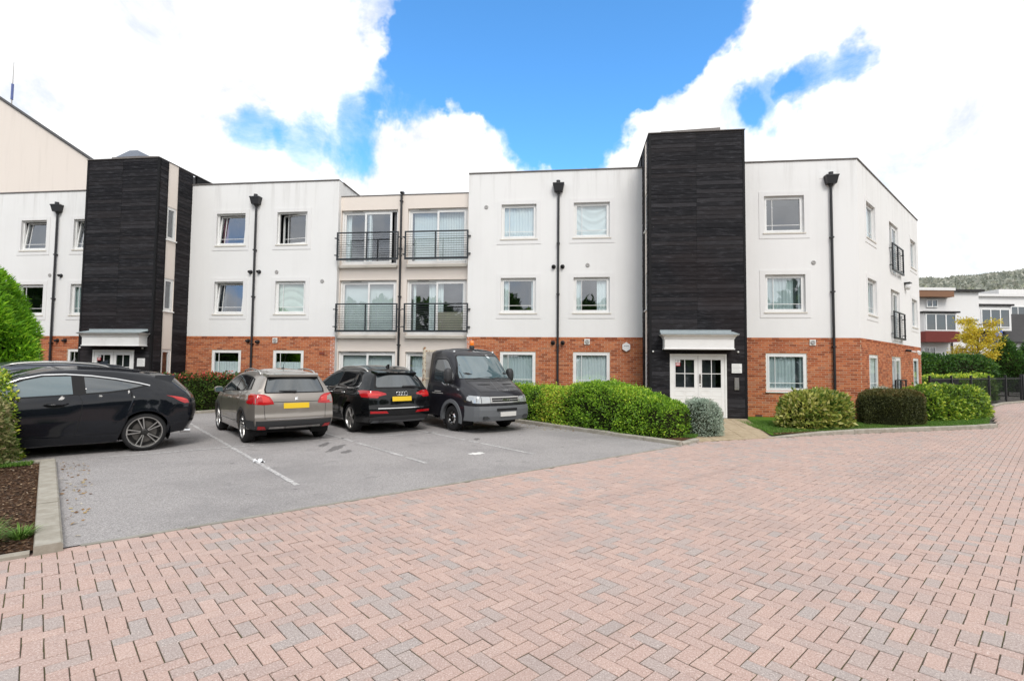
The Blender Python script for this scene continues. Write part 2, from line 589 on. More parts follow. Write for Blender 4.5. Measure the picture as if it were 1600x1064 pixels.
M_GLASS = glassmat('window_glass', (0.90, 0.97, 0.98), 0.22)
M_GLASS_DOOR = glassmat('door_glass', (0.5, 0.56, 0.58), 0.10)
M_CURTAIN = {
    'white': nmat('pale_curtain', lambda w, p: w.mix(w.noise(p, 3), (0.84, 0.88, 0.88), (0.76, 0.80, 0.80)), 0.95, 0.1),
    'grey': nmat('grey_curtain', lambda w, p: w.mix(w.noise(p, 3), (0.62, 0.69, 0.69), (0.52, 0.58, 0.59)), 0.95, 0.1),
    'green': nmat('pale_green_sheet', lambda w, p: w.mix(w.noise(p, 3), (0.70, 0.76, 0.68), (0.62, 0.68, 0.60)), 0.95, 0.1),
    'mauve': nmat('mauve_curtain', lambda w, p: w.mix(w.noise(p, 3), (0.30, 0.13, 0.17), (0.22, 0.09, 0.12)), 0.95, 0.1),
    'dark': nmat('charcoal_curtain', lambda w, p: w.mix(w.noise(p, 3), (0.06, 0.07, 0.08), (0.09, 0.10, 0.11)), 0.95, 0.1),
    'beige': nmat('beige_screen', lambda w, p: w.mix(w.noise(p, 3), (0.50, 0.44, 0.36), (0.44, 0.39, 0.31)), 0.95, 0.1),
}


def leafmat(name, stops, trans=0.25, rough=0.45):
    m = bpy.data.materials.new(name); m.use_nodes = True
    w = NT(m.node_tree)
    b = m.node_tree.nodes['Principled BSDF']; out = m.node_tree.nodes['Material Output']
    c = w.ramp(rnd_src(w, 'attr'), stops)
    w.set(b.inputs['Base Color'], c)
    b.inputs['Roughness'].default_value = rough
    b.inputs['Specular IOR Level'].default_value = 0.35
    tl = w.add('ShaderNodeBsdfTranslucent', {0: c})
    mx = w.add('ShaderNodeMixShader', {0: trans, 1: b.outputs[0], 2: tl.outputs[0]})
    w.l.new(mx.outputs[0], out.inputs[0])
    return m
# ------------------------------------------------------------------ frames
A_B = R(6.79)
U = Vector((math.cos(A_B), -math.sin(A_B), 0)); N = Vector((math.sin(A_B), math.cos(A_B), 0))
MBLD = Matrix.Rotation(-A_B, 4, 'Z')                      # building frame: x along the front, y away from the camera
E1 = Vector((0.769, 0.639, 0)).normalized(); E2 = Vector((-E1.y, E1.x, 0))
A_L = math.atan2(E1.y, E1.x)
MLOT = Matrix.Rotation(A_L, 4, 'Z')                       # parking lot frame: x along its front edge, y away


def lot(a, b, z=0.0):
    v = E1 * a + E2 * b
    return (v.x, v.y, z)


def bld(s, d, z=0.0):
    v = U * s + N * d
    return (v.x, v.y, z)


# ------------------------------------------------------------------ ground
g = MB().face([(-1500, -900, -0.09), (1500, -900, -0.09), (1500, 2200, -0.09), (-1500, 2200, -0.09)]).obj('ground', M_GROUND)
tag(g, kind='structure')

# ---- herringbone block paving -------------------------------------------------
PAV_A = R(90 - 47.1)
PX = Vector((math.cos(PAV_A), math.sin(PAV_A), 0)); PY = Vector((-PX.y, PX.x, 0))       # PX runs away to the right, PY away to the left


def in_poly(x, y, poly):
    c = False; n = len(poly); j = n - 1
    for i in range(n):
        xi, yi = poly[i]; xj, yj = poly[j]
        if (yi > y) != (yj > y) and x < (xj - xi) * (y - yi) / (yj - yi) + xi: c = not c
        j = i
    return c


KERB_R = [(6.35, 12.66), (7.0, 12.86), (8.0, 13.25), (8.97, 13.57), (10.6, 14.07), (12.4, 14.62), (13.9, 15.08), (14.6, 15.42)]
KERB_R2 = [(14.6, 15.42), (15.6, 16.5), (17.2, 18.3), (19.6, 20.9), (22.6, 24.0), (25.0, 26.0)]
pave_poly = ([lot(-9, 6.33)[:2], lot(10.05, 6.33)[:2], (4.35, 11.86)] + KERB_R + KERB_R2[1:] + [(28.0, 27.8), (33, 31), (40, 31), (40, 12), (24, -4), (-9, -4)])
bed = MB().face([(x, y, -0.0055) for x, y in pave_poly]).obj('block_paving', M_JOINT)
tag(bed, kind='structure')

P = 0.1015
GAP = 0.0066
cand = []
for i in range(-110, 460):
    for j in range(-460, 110):
        k = (i - j) % 4
        if k == 0: ci, cj, hx, hy = i + 1.0, j + 0.5, 1.0, 0.5
        elif k == 3: ci, cj, hx, hy = i + 0.5, j + 1.0, 0.5, 1.0
        else: continue
        # i runs along PX, j against PY
        x = PX.x * ci * P - PY.x * cj * P; y = PX.y * ci * P - PY.y * cj * P
        if y < 0.6 or y > 30 or abs(x) > 1.35 * y + 1.6 or x > 34: continue
        if not in_poly(x, y, pave_poly): continue
        cand.append((x * x + y * y, x, y, hx * P - GAP / 2, hy * P - GAP / 2, abs(x) < 1.0 * y and 1.72 / max(y, .1) < 0.615))
cand.sort()
near = [c for c in cand if c[5]][:300]
nearset = {(c[1], c[2]) for c in near}
rest = [c for c in cand if (c[1], c[2]) not in nearset]


def paver_arrays(hx, hy, ch=0.003, dep=0.012):
    o = [(-1, -1), (1, -1), (1, 1), (-1, 1)]
    v = [(a * hx, b * hy, -dep) for a, b in o] + [(a * hx, b * hy, -ch) for a, b in o] + [(a * (hx - ch), b * (hy - ch), 0) for a, b in o]
    f = []
    for s in (0, 4):
        for i in range(4):
            j = (i + 1) % 4
            f.append((s + i, s + j, s + 4 + j, s + 4 + i))
    f.append((8, 9, 10, 11))
    return v, f


pm = {}
for key in ((True), (False)):
    hx, hy = (P - GAP / 2, P / 2 - GAP / 2) if key else (P / 2 - GAP / 2, P - GAP / 2)
    v, f = paver_arrays(hx, hy)
    pm[key] = mesh_np('paver', v, f, [M_PAVER_O])
for _, x, y, hx, hy, _v in near:
    rz = Matrix.Rotation(random.gauss(0, 0.009), 4, 'Z') @ Matrix.Rotation(random.gauss(0, 0.009), 4, 'X') @ Matrix.Rotation(random.gauss(0, 0.009), 4, 'Y')
    add_obj('paver', pm[hx > hy], bed, Matrix.Translation((x, y, random.gauss(0, 0.0009))) @ Matrix.Rotation(PAV_A, 4, 'Z') @ rz)
VV = []; FF = []; AA = []
base_f = np.array(paver_arrays(1, 1)[1])
rv = RNG.random(len(rest)); rt = RNG.normal(0, 0.009, (len(rest), 2)); rz_ = RNG.normal(0, 0.0013, len(rest)); rr_ = RNG.normal(0, 0.009, len(rest))
for q, (_, x, y, hx, hy, _v) in enumerate(rest):
    v = np.array(paver_arrays(hx, hy)[0])
    v[:, 2] += rt[q, 0] * v[:, 0] + rt[q, 1] * v[:, 1] + rz_[q]
    c, s = math.cos(PAV_A + rr_[q]), math.sin(PAV_A + rr_[q])
    VV.append(np.stack([v[:, 0] * c - v[:, 1] * s + x, v[:, 0] * s + v[:, 1] * c + y, v[:, 2]], 1))
    FF.append(base_f + 12 * q)
AA = np.repeat(rv, 12)
tag(add_obj('paver_field', mesh_np('paver_field', np.concatenate(VV), np.concatenate(FF), [M_PAVER_A], attr=AA), bed, IDM), kind='stuff')

# ---- car park -----------------------------------------------------------------
ap = [lot(-0.16, 6.30), lot(10.0, 6.30), lot(10.0, 20.2), lot(4.0, 20.2), lot(-1.5, 18.6), lot(-12, 18.6), lot(-12, 11.66), lot(-0.44, 11.66)]
asphalt = MB().face([(x, y, 0.008) for x, y, _ in ap]).obj('car_park_asphalt', M_ASPHALT)
tag(asphalt, kind='structure')
a = MB()
for k in range(12):
    a0 = 0.02 + k * 0.84
    a.cbox(a0, min(a0 + 0.832, 10.1), 6.265, 6.315, -0.06, 0.012, 0.004)
a.obj('edging_strip', M_EDGING, asphalt, MLOT)


def paint_line(a0, b0, a1, b1, w=0.075):
    d = Vector((a1 - a0, b1 - b0)); L = d.length; d.normalize(); nn = Vector((-d.y, d.x)) * w / 2
    n = max(2, int(L / 0.12)); mb = MB(); pl = []; pr = []
    for i in range(n + 1):
        c = Vector((a0, b0)) + d * L * i / n
        e = 1 + random.uniform(-0.14, 0.14)
        pl.append(c + nn * e); pr.append(c - nn * (1 + random.uniform(-0.14, 0.14)))
    for i in range(n):
        if random.random() < 0.035: continue
        mb.face([(*pr[i], 0.0125), (*pr[i + 1], 0.0125), (*pl[i + 1], 0.0125), (*pl[i], 0.0125)])
    return mb.obj('painted_line', M_LINE, asphalt, MLOT)


for aa, b0 in ((2.34, 7.5), (4.60, 7.7), (6.72, 7.4), (8.9, 12.2)):
    paint_line(aa, b0, aa - 0.06, 17.2)
paint_line(-0.05, 11.72, 4.1, 11.60)
paint_line(4.1, 11.60, 9.6, 10.9)

# oil stain and white patch
def blot(name, a0, b0, ra, rb, mat, z, seed, rot=0.0):
    rr = random.Random(seed); pts = []
    for k in range(26):
        t = 2 * math.pi * k / 26
        e = 1 + rr.uniform(-0.28, 0.28)
        u, v = ra * e * math.cos(t), rb * e * math.sin(t)
        pts.append((a0 + u * math.cos(rot) - v * math.sin(rot), b0 + u * math.sin(rot) + v * math.cos(rot), z))
    return MB().face(pts).obj(name, mat, asphalt, MLOT)


M_OIL = nmat('oil_stain', lambda w, p: (w.ramp(w.noise(p, 75, 5, 0.85), [(0.28, (0.05, 0.048, 0.047)), (0.44, (0.125, 0.118, 0.117)), (0.57, (0.19, 0.18, 0.178)), (0.70, (0.36, 0.345, 0.34))])), 0.75)
M_WPATCH = pmat('spilt_white_paint', (0.70, 0.69, 0.67), 0.8)
for q, (x, y, ra, rb) in enumerate(((-3.55, 10.45, 0.42, 0.10), (-3.95, 10.9, 0.3, 0.08), (-3.2, 10.05, 0.2, 0.09), (-0.8, 11.9, 0.16, 0.07))):
    v = Vector((x, y, 0)); blot('oil_stain', v.dot(E1), v.dot(E2), ra, rb, M_OIL, 0.0105, 10 + q, 0.9)
v = Vector((-0.66, 9.99, 0)); blot('white_paint_patch', v.dot(E1), v.dot(E2), 0.17, 0.11, M_WPATCH, 0.0115, 3)


# ---- kerbs --------------------------------------------------------------------
def kerb_run(parent, pts, width=0.13, h=0.11, step=0.9, zlist=None, mat=None, side=1):
    """separate kerb stones along a polyline; the stone lies to the left of the walking direction"""
    pts = [Vector((p[0], p[1])) for p in pts]
    seg = [(pts[i + 1] - pts[i]).length for i in range(len(pts) - 1)]
    L = sum(seg); n = max(1, round(L / step))

    def at(s):
        s = min(max(s, 0), L)
        for i, l in enumerate(seg):
            if s <= l + 1e-6 or i == len(seg) - 1:
                return pts[i] + (pts[i + 1] - pts[i]) * min(1, s / l), (pts[i + 1] - pts[i]).normalized()
            s -= l
    for k in range(n):
        s0, s1 = L * k / n + 0.004, L * (k + 1) / n - 0.004
        p0, d0 = at(s0); p1, d1 = at(s1)
        n0 = Vector((-d0.y, d0.x)) * width * side; n1 = Vector((-d1.y, d1.x)) * width * side
        h0, h1 = (h, h) if zlist is None else (zlist(s0 / L), zlist(s1 / L))
        j = random.uniform(-0.006, 0.006)
        mb = MB(); c = 0.018
        ring = []
        for (p, nn, hh) in ((p0, n0, h0), (p1, n1, h1)):
            u = nn.normalized()
            ring.append([(p.x, p.y, -0.08), (p.x, p.y, hh - c + j), (p.x + u.x * c, p.y + u.y * c, hh + j), (p.x + nn.x - u.x * c * .5, p.y + nn.y - u.y * c * .5, hh + j), (p.x + nn.x, p.y + nn.y, hh - c + j), (p.x + nn.x, p.y + nn.y, -0.08)])
        for i in range(5):
            mb.face([ring[0][i], ring[1][i], ring[1][i + 1], ring[0][i + 1]])
        mb.face(ring[0]); mb.face(ring[1][::-1])
        mb.obj('kerb_stone', mat or M_KERB, parent, IDM)


kerb_l = tag(add_obj('kerb', None, None, Matrix.Translation(lot(-0.2, 6.4))), kind='structure')
kerb_run(kerb_l, [lot(-0.10, 6.22), lot(-0.34, 11.62)], 0.20, 0.085, 1.7)
kerb_run(kerb_l, [lot(-0.36, 11.60), lot(-7.0, 11.60)], 0.13, 0.085, 0.95)
kerb_run(kerb_l, [lot(-9, 6.22), lot(-0.32, 6.22)], 0.06, 0.045, 0.9)
kerb_m = tag(add_obj('kerb', None, None, Matrix.Translation(lot(10.05, 9))), kind='structure')
kerb_run(kerb_m, [lot(10.0, 20.2), lot(10.0, 6.30)], 0.13, 0.10, 0.92)
kerb_run(kerb_m, [lot(10.14, 6.28), (4.35, 11.90)], 0.13, 0.07, 0.5)
kerb_f = tag(add_obj('kerb', None, None, Matrix.Translation(lot(2, 18.7))), kind='structure')
kerb_run(kerb_f, [lot(-9, 18.55), lot(-1.4, 18.55), lot(4.0, 20.15), lot(10.0, 20.15)][::-1], 0.13, 0.10, 0.92, side=-1)
kerb_r = tag(add_obj('kerb', None, None, Matrix.Translation((10, 14, 0))), kind='structure')
kerb_run(kerb_r, KERB_R, 0.13, 0.10, 0.92, zlist=lambda t: 0.02 + 0.09 * min(1, t / 0.28))
kerb_run(kerb_r, [(27.9, 27.75), (25.0, 26.0), (22.6, 24.0)][::-1], 0.13, 0.09, 0.9)

# ---- beds, lawns, path ----------------------------------------------------------
def sheet(name, poly, z, mat, kind='structure'):
    return tag(MB().face([(x, y, z) for x, y in poly]).obj(name, mat), kind=kind)


bed_l = sheet('mulch_bed', [lot(-9, 6.28)[:2], lot(-0.29, 6.28)[:2], lot(-0.53, 11.58)[:2], lot(-9, 11.58)[:2]], 0.035, M_SOIL)
bed_f = sheet('planting_bed', [lot(-9, 18.65)[:2], lot(-1.4, 18.65)[:2], lot(4.0, 20.25)[:2], lot(10.1, 20.25)[:2], bld(2.4, 18.5)[:2], bld(-30, 18.9)[:2]], 0.06, M_SOIL)
bed_m = sheet('planting_bed', [lot(10.12, 6.42)[:2], (4.25, 12.02), (5.15, 14.6), bld(3.0, 17.2)[:2], bld(2.4, 18.5)[:2], lot(10.12, 20.2)[:2]], 0.06, M_SOIL)
rb = [(x, y) for x, y in KERB_R]
bed_r = sheet('lawn_strip', [(6.45, 12.72)] + [(x - 0.04, y + 0.13) for x, y in KERB_R[1:]] + [(x - 0.25, y + 0.22) for x, y in KERB_R2[1:5]] + [(19.4, 24.0), bld(9.58, 18.33)[:2], bld(5.5, 18.3)[:2], bld(5.4, 17.2)[:2]], 0.062, M_LAWN)
soil_r = sheet('mulch_strip', [(6.55, 12.82), (8.0, 13.42), (10.5, 14.2), (11.4, 14.55), (11.0, 15.5), (9.0, 15.0), (7.6, 14.6), (6.9, 13.8)], 0.068, M_SOIL)

# path of buff slabs up to the entrance: rises gently to the door sill
path = tag(MB().face([(4.40, 11.95, 0.0), (6.42, 12.70, 0.0), (*bld(5.45, 17.0)[:2], 0.09), (*bld(2.75, 17.0)[:2], 0.09)]).obj('path', M_JOINT), kind='structure')
q00, q10, q11, q01 = Vector((4.32, 11.88, 0.012)), Vector((6.50, 12.68, 0.014)), Vector((*bld(5.46, 16.99)[:2], 0.105)), Vector((*bld(2.70, 16.99)[:2], 0.105))
NU, NV = 5, 11


def pq(u, v):
    return q00.lerp(q10, u).lerp(q01.lerp(q11, u), v)


for i in range(NU):
    for j in range(NV):
        g_ = 0.010
        c = [pq((i + g_) / NU, (j + g_ * 1.0) / NV), pq((i + 1 - g_) / NU, (j + g_) / NV), pq((i + 1 - g_) / NU, (j + 1 - g_) / NV), pq((i + g_) / NU, (j + 1 - g_) / NV)]
        h = random.uniform(-0.002, 0.002)
        mb = MB(); b = [(p.x, p.y, p.z - 0.03) for p in c]; t = [(p.x, p.y, p.z + h) for p in c]
        mb.face(t)
        for k in range(4): mb.face([b[k], b[(k + 1) % 4], t[(k + 1) % 4], t[k]])
        mb.obj('slab', M_SLAB, path)
# ------------------------------------------------------------------ apartment building
BW = thing('apartment_building', 'white rendered three storey apartment block with brick base and two black timber stair towers', 'building', Matrix.Translation(bld(0, 18.5)))
Z_BR, Z_RF = 2.749, 8.84
FLOORS = [(0.93, 2.21), (3.625, 4.915), (6.36, 7.648)]


def fr_front(d):
    return MBLD @ Matrix.Translation((0, d, 0))


def grid_wall(mb, x0, x1, z0, z1, ops, reveal, m=0, mr=0, y=0.0):
    """flat wall with rectangular openings, and the returns into each opening"""
    ops = [o for o in ops if o[0] < x1 and o[1] > x0 and o[2] < z1 and o[3] > z0]
    xs = sorted({x0, x1, *[min(max(v, x0), x1) for o in ops for v in o[:2]]})
    zs = sorted({z0, z1, *[min(max(v, z0), z1) for o in ops for v in o[2:4]]})
    for i in range(len(xs) - 1):
        for j in range(len(zs) - 1):
            cx, cz = (xs[i] + xs[i + 1]) / 2, (zs[j] + zs[j + 1]) / 2
            if any(o[0] < cx < o[1] and o[2] < cz < o[3] for o in ops): continue
            mb.face([(xs[i], y, zs[j]), (xs[i + 1], y, zs[j]), (xs[i + 1], y, zs[j + 1]), (xs[i], y, zs[j + 1])], m)
    for a, b, c, d in [o[:4] for o in ops]:
        r = y + reveal
        mb.face([(a, y, c), (a, r, c), (a, r, d), (a, y, d)], mr)
        mb.face([(b, r, c), (b, y, c), (b, y, d), (b, r, d)], mr)
        mb.face([(a, y, d), (a, r, d), (b, r, d), (b, y, d)], mr)
        mb.face([(a, r, c), (a, y, c), (b, y, c), (b, r, c)], mr)


BRICK_JOBS = []


def brick_wall(fr, x0, x1, ops, z0=-0.05, name='brick_wall'):
    mb = MB()
    grid_wall(mb, x0, x1, -0.12, Z_BR, ops, 0.10, y=0.005)
    w = mb.obj(name, M_MORTAR, BW, fr, fix=False)
    BRICK_JOBS.append((w, fr, x0, x1, ops, z0))
    return w


BR_MESH = mesh_np('brick', [(x, y, z) for z in (-0.0310, 0.0310) for x, y in ((-0.1065, 0), (0.1065, 0), (0.1065, 0.02), (-0.1065, 0.02))],
                  [(0, 1, 5, 4), (1, 2, 6, 5), (2, 3, 7, 6), (3, 0, 4, 7), (4, 5, 6, 7), (0, 3, 2, 1)], [M_BRICK_O])


def lay_bricks(job, budget):
    w, fr, x0, x1, ops, z0 = job
    VV, FF, AA = [], [], []
    rows = int((Z_BR - z0) / 0.075)
    zt = Z_BR
    for r in range(rows):
        zc = zt - 0.075 * (r + 0.5)
        off = 0.1125 * (r % 2)
        blocked = sorted((o[0] - 0.004, o[1] + 0.004) for o in ops if o[2] - 0.01 < zc < o[3] + 0.01)
        free = []; cur = x0
        for a, b in blocked:
            if a > cur: free.append((cur, a))
            cur = max(cur, b)
        if cur < x1: free.append((cur, x1))
        k0 = math.floor((x0 - off) / 0.225) - 1
        proud = 0.010 if r == 0 else 0.0
        for (a, b) in free:
            k = k0
            while off + k * 0.225 < b:
                l, rr = max(a, off + k * 0.225), min(b, off + (k + 1) * 0.225)
                k += 1
                if rr - l < 0.03: continue
                full = abs(rr - l - 0.225) < 1e-6
                jy = RNG.normal(0, 0.0012)
                if full and budget[0] > 0 and r > 0:
                    budget[0] -= 1
                    add_obj('brick', BR_MESH, w, fr @ Matrix.Translation(((l + rr) / 2, jy - proud, zc)))
                    continue
                hx = (rr - l - 0.012) / 2; cx = (l + rr) / 2; n = len(VV) * 8
                VV.append(np.array([(cx + sx * hx, yy + jy - proud, zc + sz * 0.0310) for sz in (-1, 1) for sx, yy in ((-1, 0), (1, 0), (1, 0.02), (-1, 0.02))]))
                FF.append(np.array([(0, 1, 5, 4), (1, 2, 6, 5), (3, 0, 4, 7), (4, 5, 6, 7), (0, 3, 2, 1)]) + n)
                AA += [RNG.random()] * 8
    if VV:
        tag(add_obj('brick_field', mesh_np('brick_field', np.concatenate(VV), np.concatenate(FF), [M_BRICK_A], attr=AA), w, fr), kind='stuff')


def ring_box(mb, x0, x1, z0, z1, y0, y1, t, m=0):
    """rectangular frame of bar width t (one or (l,r,b,top))"""
    l, r, b, u = t if isinstance(t, tuple) else (t,) * 4
    mb.box(x0, x0 + l, y0, y1, z0, z1, m); mb.box(x1 - r, x1, y0, y1, z0, z1, m)
    mb.box(x0 + l, x1 - r, y0, y1, z0, z0 + b, m); mb.box(x0 + l, x1 - r, y0, y1, z1 - u, z1, m)


def curtain_mesh(x0, x1, z0, z1, y, amp=0.02, wl=0.11, swag=0.0):
    nx = max(8, int((x1 - x0) / 0.02)); nz = 8 if not swag else 24
    V = []; ph = RNG.random() * 6; k2 = RNG.uniform(0.6, 1.4)
    for j in range(nz + 1):
        for i in range(nx + 1):
            u, v = i / nx, j / nz
            x = x0 + (x1 - x0) * u
            s = math.sin(x / wl * 2 * math.pi + ph) + 0.5 * math.sin(x / wl * 2 * math.pi * 0.43 * k2 + ph * 2)
            yy = y + amp * s
            if swag:
                q = v + 0.35 * swag * (1 - 4 * (u - 0.5) ** 2) * 1.0
                yy = y + 0.011 * math.sin(q * 26 + 3 * u) + 0.006 * math.sin(q * 47 + 9 * u * u)
            V.append((x, yy, z0 + (z1 - z0) * v))
    F = [(j * (nx + 1) + i, j * (nx + 1) + i + 1, (j + 1) * (nx + 1) + i + 1, (j + 1) * (nx + 1) + i) for j in range(nz) for i in range(nx)]
    return mesh_np('curtain', V, F, smooth=True)


def room_box(win, fr, x0, x1, z0, z1, y0, mat, depth=2.6, e=0.6):
    mb = MB()
    a, b, c, d = x0 - e, x1 + e, z0 - 0.5, z1 + 0.25
    y1 = y0 + depth
    mb.face([(a, y1, c), (b, y1, c), (b, y1, d), (a, y1, d)]); mb.face([(a, y0, c), (a, y1, c), (a, y1, d), (a, y0, d)])
    mb.face([(b, y0, c), (b, y1, c), (b, y1, d), (b, y0, d)]); mb.face([(a, y0, c), (b, y0, c), (b, y1, c), (a, y1, c)])
    mb.face([(a, y0, d), (b, y0, d), (b, y1, d), (a, y1, d)])
    # back of the outer wall, round the opening
    for q in ((a, x0, c, d), (x1, b, c, d), (x0, x1, c, z0), (x0, x1, z1, d)):
        mb.face([(q[0], y0, q[2]), (q[1], y0, q[2]), (q[1], y0, q[3]), (q[0], y0, q[3])])
    mb.obj('room', mat, win, fr, fix=False)


def hang(win, fr, kind, gx0, gx1, gz0, gz1, y):
    """curtains and blinds seen behind the glass"""
    W = gx1 - gx0
    if kind == 'none': return
    if kind == 'full': sp = [('white', gx0, gx1, 0)]
    elif kind == 'fullgrey': sp = [('grey', gx0, gx1, 0)]
    elif kind == 'swag': sp = [('white', gx0, gx1, 1.0)]
    elif kind == 'sheet': sp = [('green', gx0, gx1, -0.6)]
    elif kind == 'sides': sp = [('white', gx0, gx0 + 0.22 * W, 0), ('white', gx1 - 0.12 * W, gx1, 0)]
    elif kind == 'sides2': sp = [('white', gx0, gx0 + 0.20 * W, 0), ('white', gx1 - 0.34 * W, gx1, 0)]
    elif kind == 'greyr': sp = [('grey', gx0, gx0 + 0.76 * W, 0), ('dark', gx0 + 0.76 * W, gx0 + 0.88 * W, 0), ('grey', gx0 + 0.86 * W, gx1, 0)]
    elif kind == 'mauve': sp = [('mauve', gx0, gx0 + 0.2 * W, 0)]
    elif kind == 'dark': sp = [('dark', gx0, gx0 + 0.24 * W, 0)]
    elif kind == 'blind': sp = [('white', gx0, gx1, -1)]
    elif kind == 'half': sp = [('white', gx0, gx1, -2)]
    else: sp = []
    for (c, a, b, s) in sp:
        if s == -1:                                             # vertical louvre blind, slat by slat
            n = max(4, int((b - a) / 0.095)); mb = MB()
            for k in range(n):
                xx = a + (b - a) * (k + 0.5) / n; t = 0.55
                dx, dy = 0.050 * math.cos(t), 0.050 * math.sin(t)
                mb.face([(xx - dx, y + 0.05 - dy, gz0), (xx + dx, y + 0.05 + dy, gz0), (xx + dx, y + 0.05 + dy, gz1), (xx - dx, y + 0.05 - dy, gz1)])
            mb.obj('blind', M_CURTAIN[c], win, fr, fix=False)
            continue
        zt = gz1 if s != -2 else gz0 + 0.66 * (gz1 - gz0)
        me = curtain_mesh(a, b, gz0, zt, y + 0.06, 0.018, 0.11, s if s not in (-2,) else 0)
        me.materials.append(M_CURTAIN[c])
        add_obj('curtain', me, win, fr)


def window(fr, x0, x1, z0, z1, y=0.09, hangs='full', tilt=0.0, swing=0.0, style='white', room=None, bars=True, room_e=0.6):
    """casement window: outer frame, sash with glazing bars, pane, sill, what hangs behind"""
    mb = MB(); t = 0.055
    yb = y + 0.07
    ring_box(mb, x0, x1, z0, z1, y, yb, t)
    if style == 'white':
        # trickle vent on the head of the frame
        mb.box(x0 + 0.35 * (x1 - x0), x0 + 0.65 * (x1 - x0), y - 0.012, y - 0.001, z1 - 0.045, z1 - 0.018)
    win = mb.obj('window', M_UPVC, BW, fr)
    sx0, sx1, sz0, sz1 = x0 + t, x1 - t, z0 + t, z1 - t
    S = IDM
    if tilt: S = Matrix.Translation((0, y + 0.03, sz0)) @ Matrix.Rotation(-tilt, 4, 'X') @ Matrix.Translation((0, -(y + 0.03), -sz0))
    if swing: S = Matrix.Translation((sx1, y + 0.03, 0)) @ Matrix.Rotation(-swing, 4, 'Z') @ Matrix.Translation((-sx1, -(y + 0.03), 0))
    ms = MB(); st = 0.05
    ring_box(ms, sx0 + 0.003, sx1 - 0.003, sz0 + 0.003, sz1 - 0.003, y - 0.008, y + 0.05, st)
    gx0, gx1, gz0, gz1 = sx0 + st, sx1 - st, sz0 + st, sz1 - st
    if bars:
        bx = gx0 + 0.175 * (gx1 - gx0); bz = gz0 + 0.165 * (gz1 - gz0)
        ms.box(bx - 0.009, bx + 0.009, y + 0.010, y + 0.034, gz0, gz1); ms.box(gx0, bx - 0.009, y + 0.011, y + 0.033, bz - 0.009, bz + 0.009); ms.box(bx + 0.009, gx1, y + 0.011, y + 0.033, bz - 0.009, bz + 0.009)
    ms.obj('sash', M_UPVC, win, fr @ S)
    MB().face([(gx0, y + 0.022, gz0), (gx1, y + 0.022, gz0), (gx1, y + 0.022, gz1), (gx0, y + 0.022, gz1)]).obj('pane', M_GLASS, win, fr @ S, fix=False)
    if style == 'white':
        ml = MB().prism([(x0 - 0.05, z0 - 0.045), (x1 + 0.05, z0 - 0.045), (x1 + 0.05, z0 - 0.003), (x0 - 0.05, z0 - 0.003)], -0.035, y + 0.02)
        ml.obj('sill', M_UPVC_CREAM, win, fr)
    elif style == 'brick':
        ml = MB().cbox(x0 - 0.03, x1 + 0.03, -0.05, y + 0.01, z0 - 0.05, z0 - 0.004, 0.008)
        ml.obj('sill', M_UPVC, win, fr)
    hang(win, fr, hangs, x0 + 0.03, x1 - 0.03, z0 + 0.02, z1 - 0.03, yb + (0.12 if (tilt or swing) else -0.03))
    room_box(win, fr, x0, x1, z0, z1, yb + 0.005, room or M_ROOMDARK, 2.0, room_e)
    return win


def surround(fr, x0, x1, z0, z1):
    """shallow raised band of render round an opening"""
    mb = MB(); a, b, c, d = x0 - 0.17, x1 + 0.17, z0 - 0.20, z1 + 0.15
    ring_box(mb, a, b, c, d, -0.014, 0.0 + 0.004, (x0 - a, b - x1, z0 - c, d - z1))
    mb.obj('window_surround', M_SURROUND, BW, fr)


def coping(fr, x0, x1, z, y0=-0.035, y1=0.32, h=0.045):
    MB().cbox(x0, x1, y0, y1, z, z + h, 0.006).obj('coping', M_COPING, BW, fr)


def downpipe(fr, x, z_top, hop=True, z_bot=0.05):
    mb = MB()
    mb.tube([(x, -0.075, z_bot), (x, -0.075, z_top)], 0.042, 10)
    for z in np.arange(0.6, z_top, 1.85):
        mb.box(x - 0.055, x + 0.055, -0.125, -0.002, z - 0.025, z + 0.025)
    p = mb.obj('downpipe', M_PIPE, BW, fr, smooth=False)
    if hop:
        hb = MB()
        w0, w1, dp = 0.150, 0.195, 0.20
        b = [(-w0, -dp + .02), (w0, -dp + .02), (w0, -0.002), (-w0, -0.002)]; tt = [(-w1, -dp - .03), (w1, -dp - .03), (w1, -0.002), (-w1, -0.002)]
        B_ = [(x + u, v, z_top) for u, v in b]; T_ = [(x + u, v, z_top + 0.25) for u, v in tt]; R_ = [(x + u * 1.06, min(v * 1.06, -0.002), z_top + 0.25) for u, v in tt]; R2 = [(u, v, z_top + 0.29) for u, v, _ in R_]
        hb.face(B_[::-1])
        for q0, q1 in ((B_, T_), (T_, R_), (R_, R2)):
            for i in range(4): hb.face([q0[i], q0[(i + 1) % 4], q1[(i + 1) % 4], q1[i]])
        hb.face(R2)
        hb.tube([(x - 0.01, -0.11, z_top + 0.29), (x - 0.01, -0.11, z_top + 0.40)], 0.075, 10)
        hb.tube([(x, -0.075, z_top - 0.10), (x, -0.075, z_top + 0.005)], [0.045, 0.09], 10)
        hb.obj('hopper', M_PIPE, p, fr)
    return p


M_VENT = pmat('vent_grille', (0.42, 0.41, 0.40), 0.6)
M_VENTW = pmat('vent_plate', (0.72, 0.70, 0.66), 0.6)


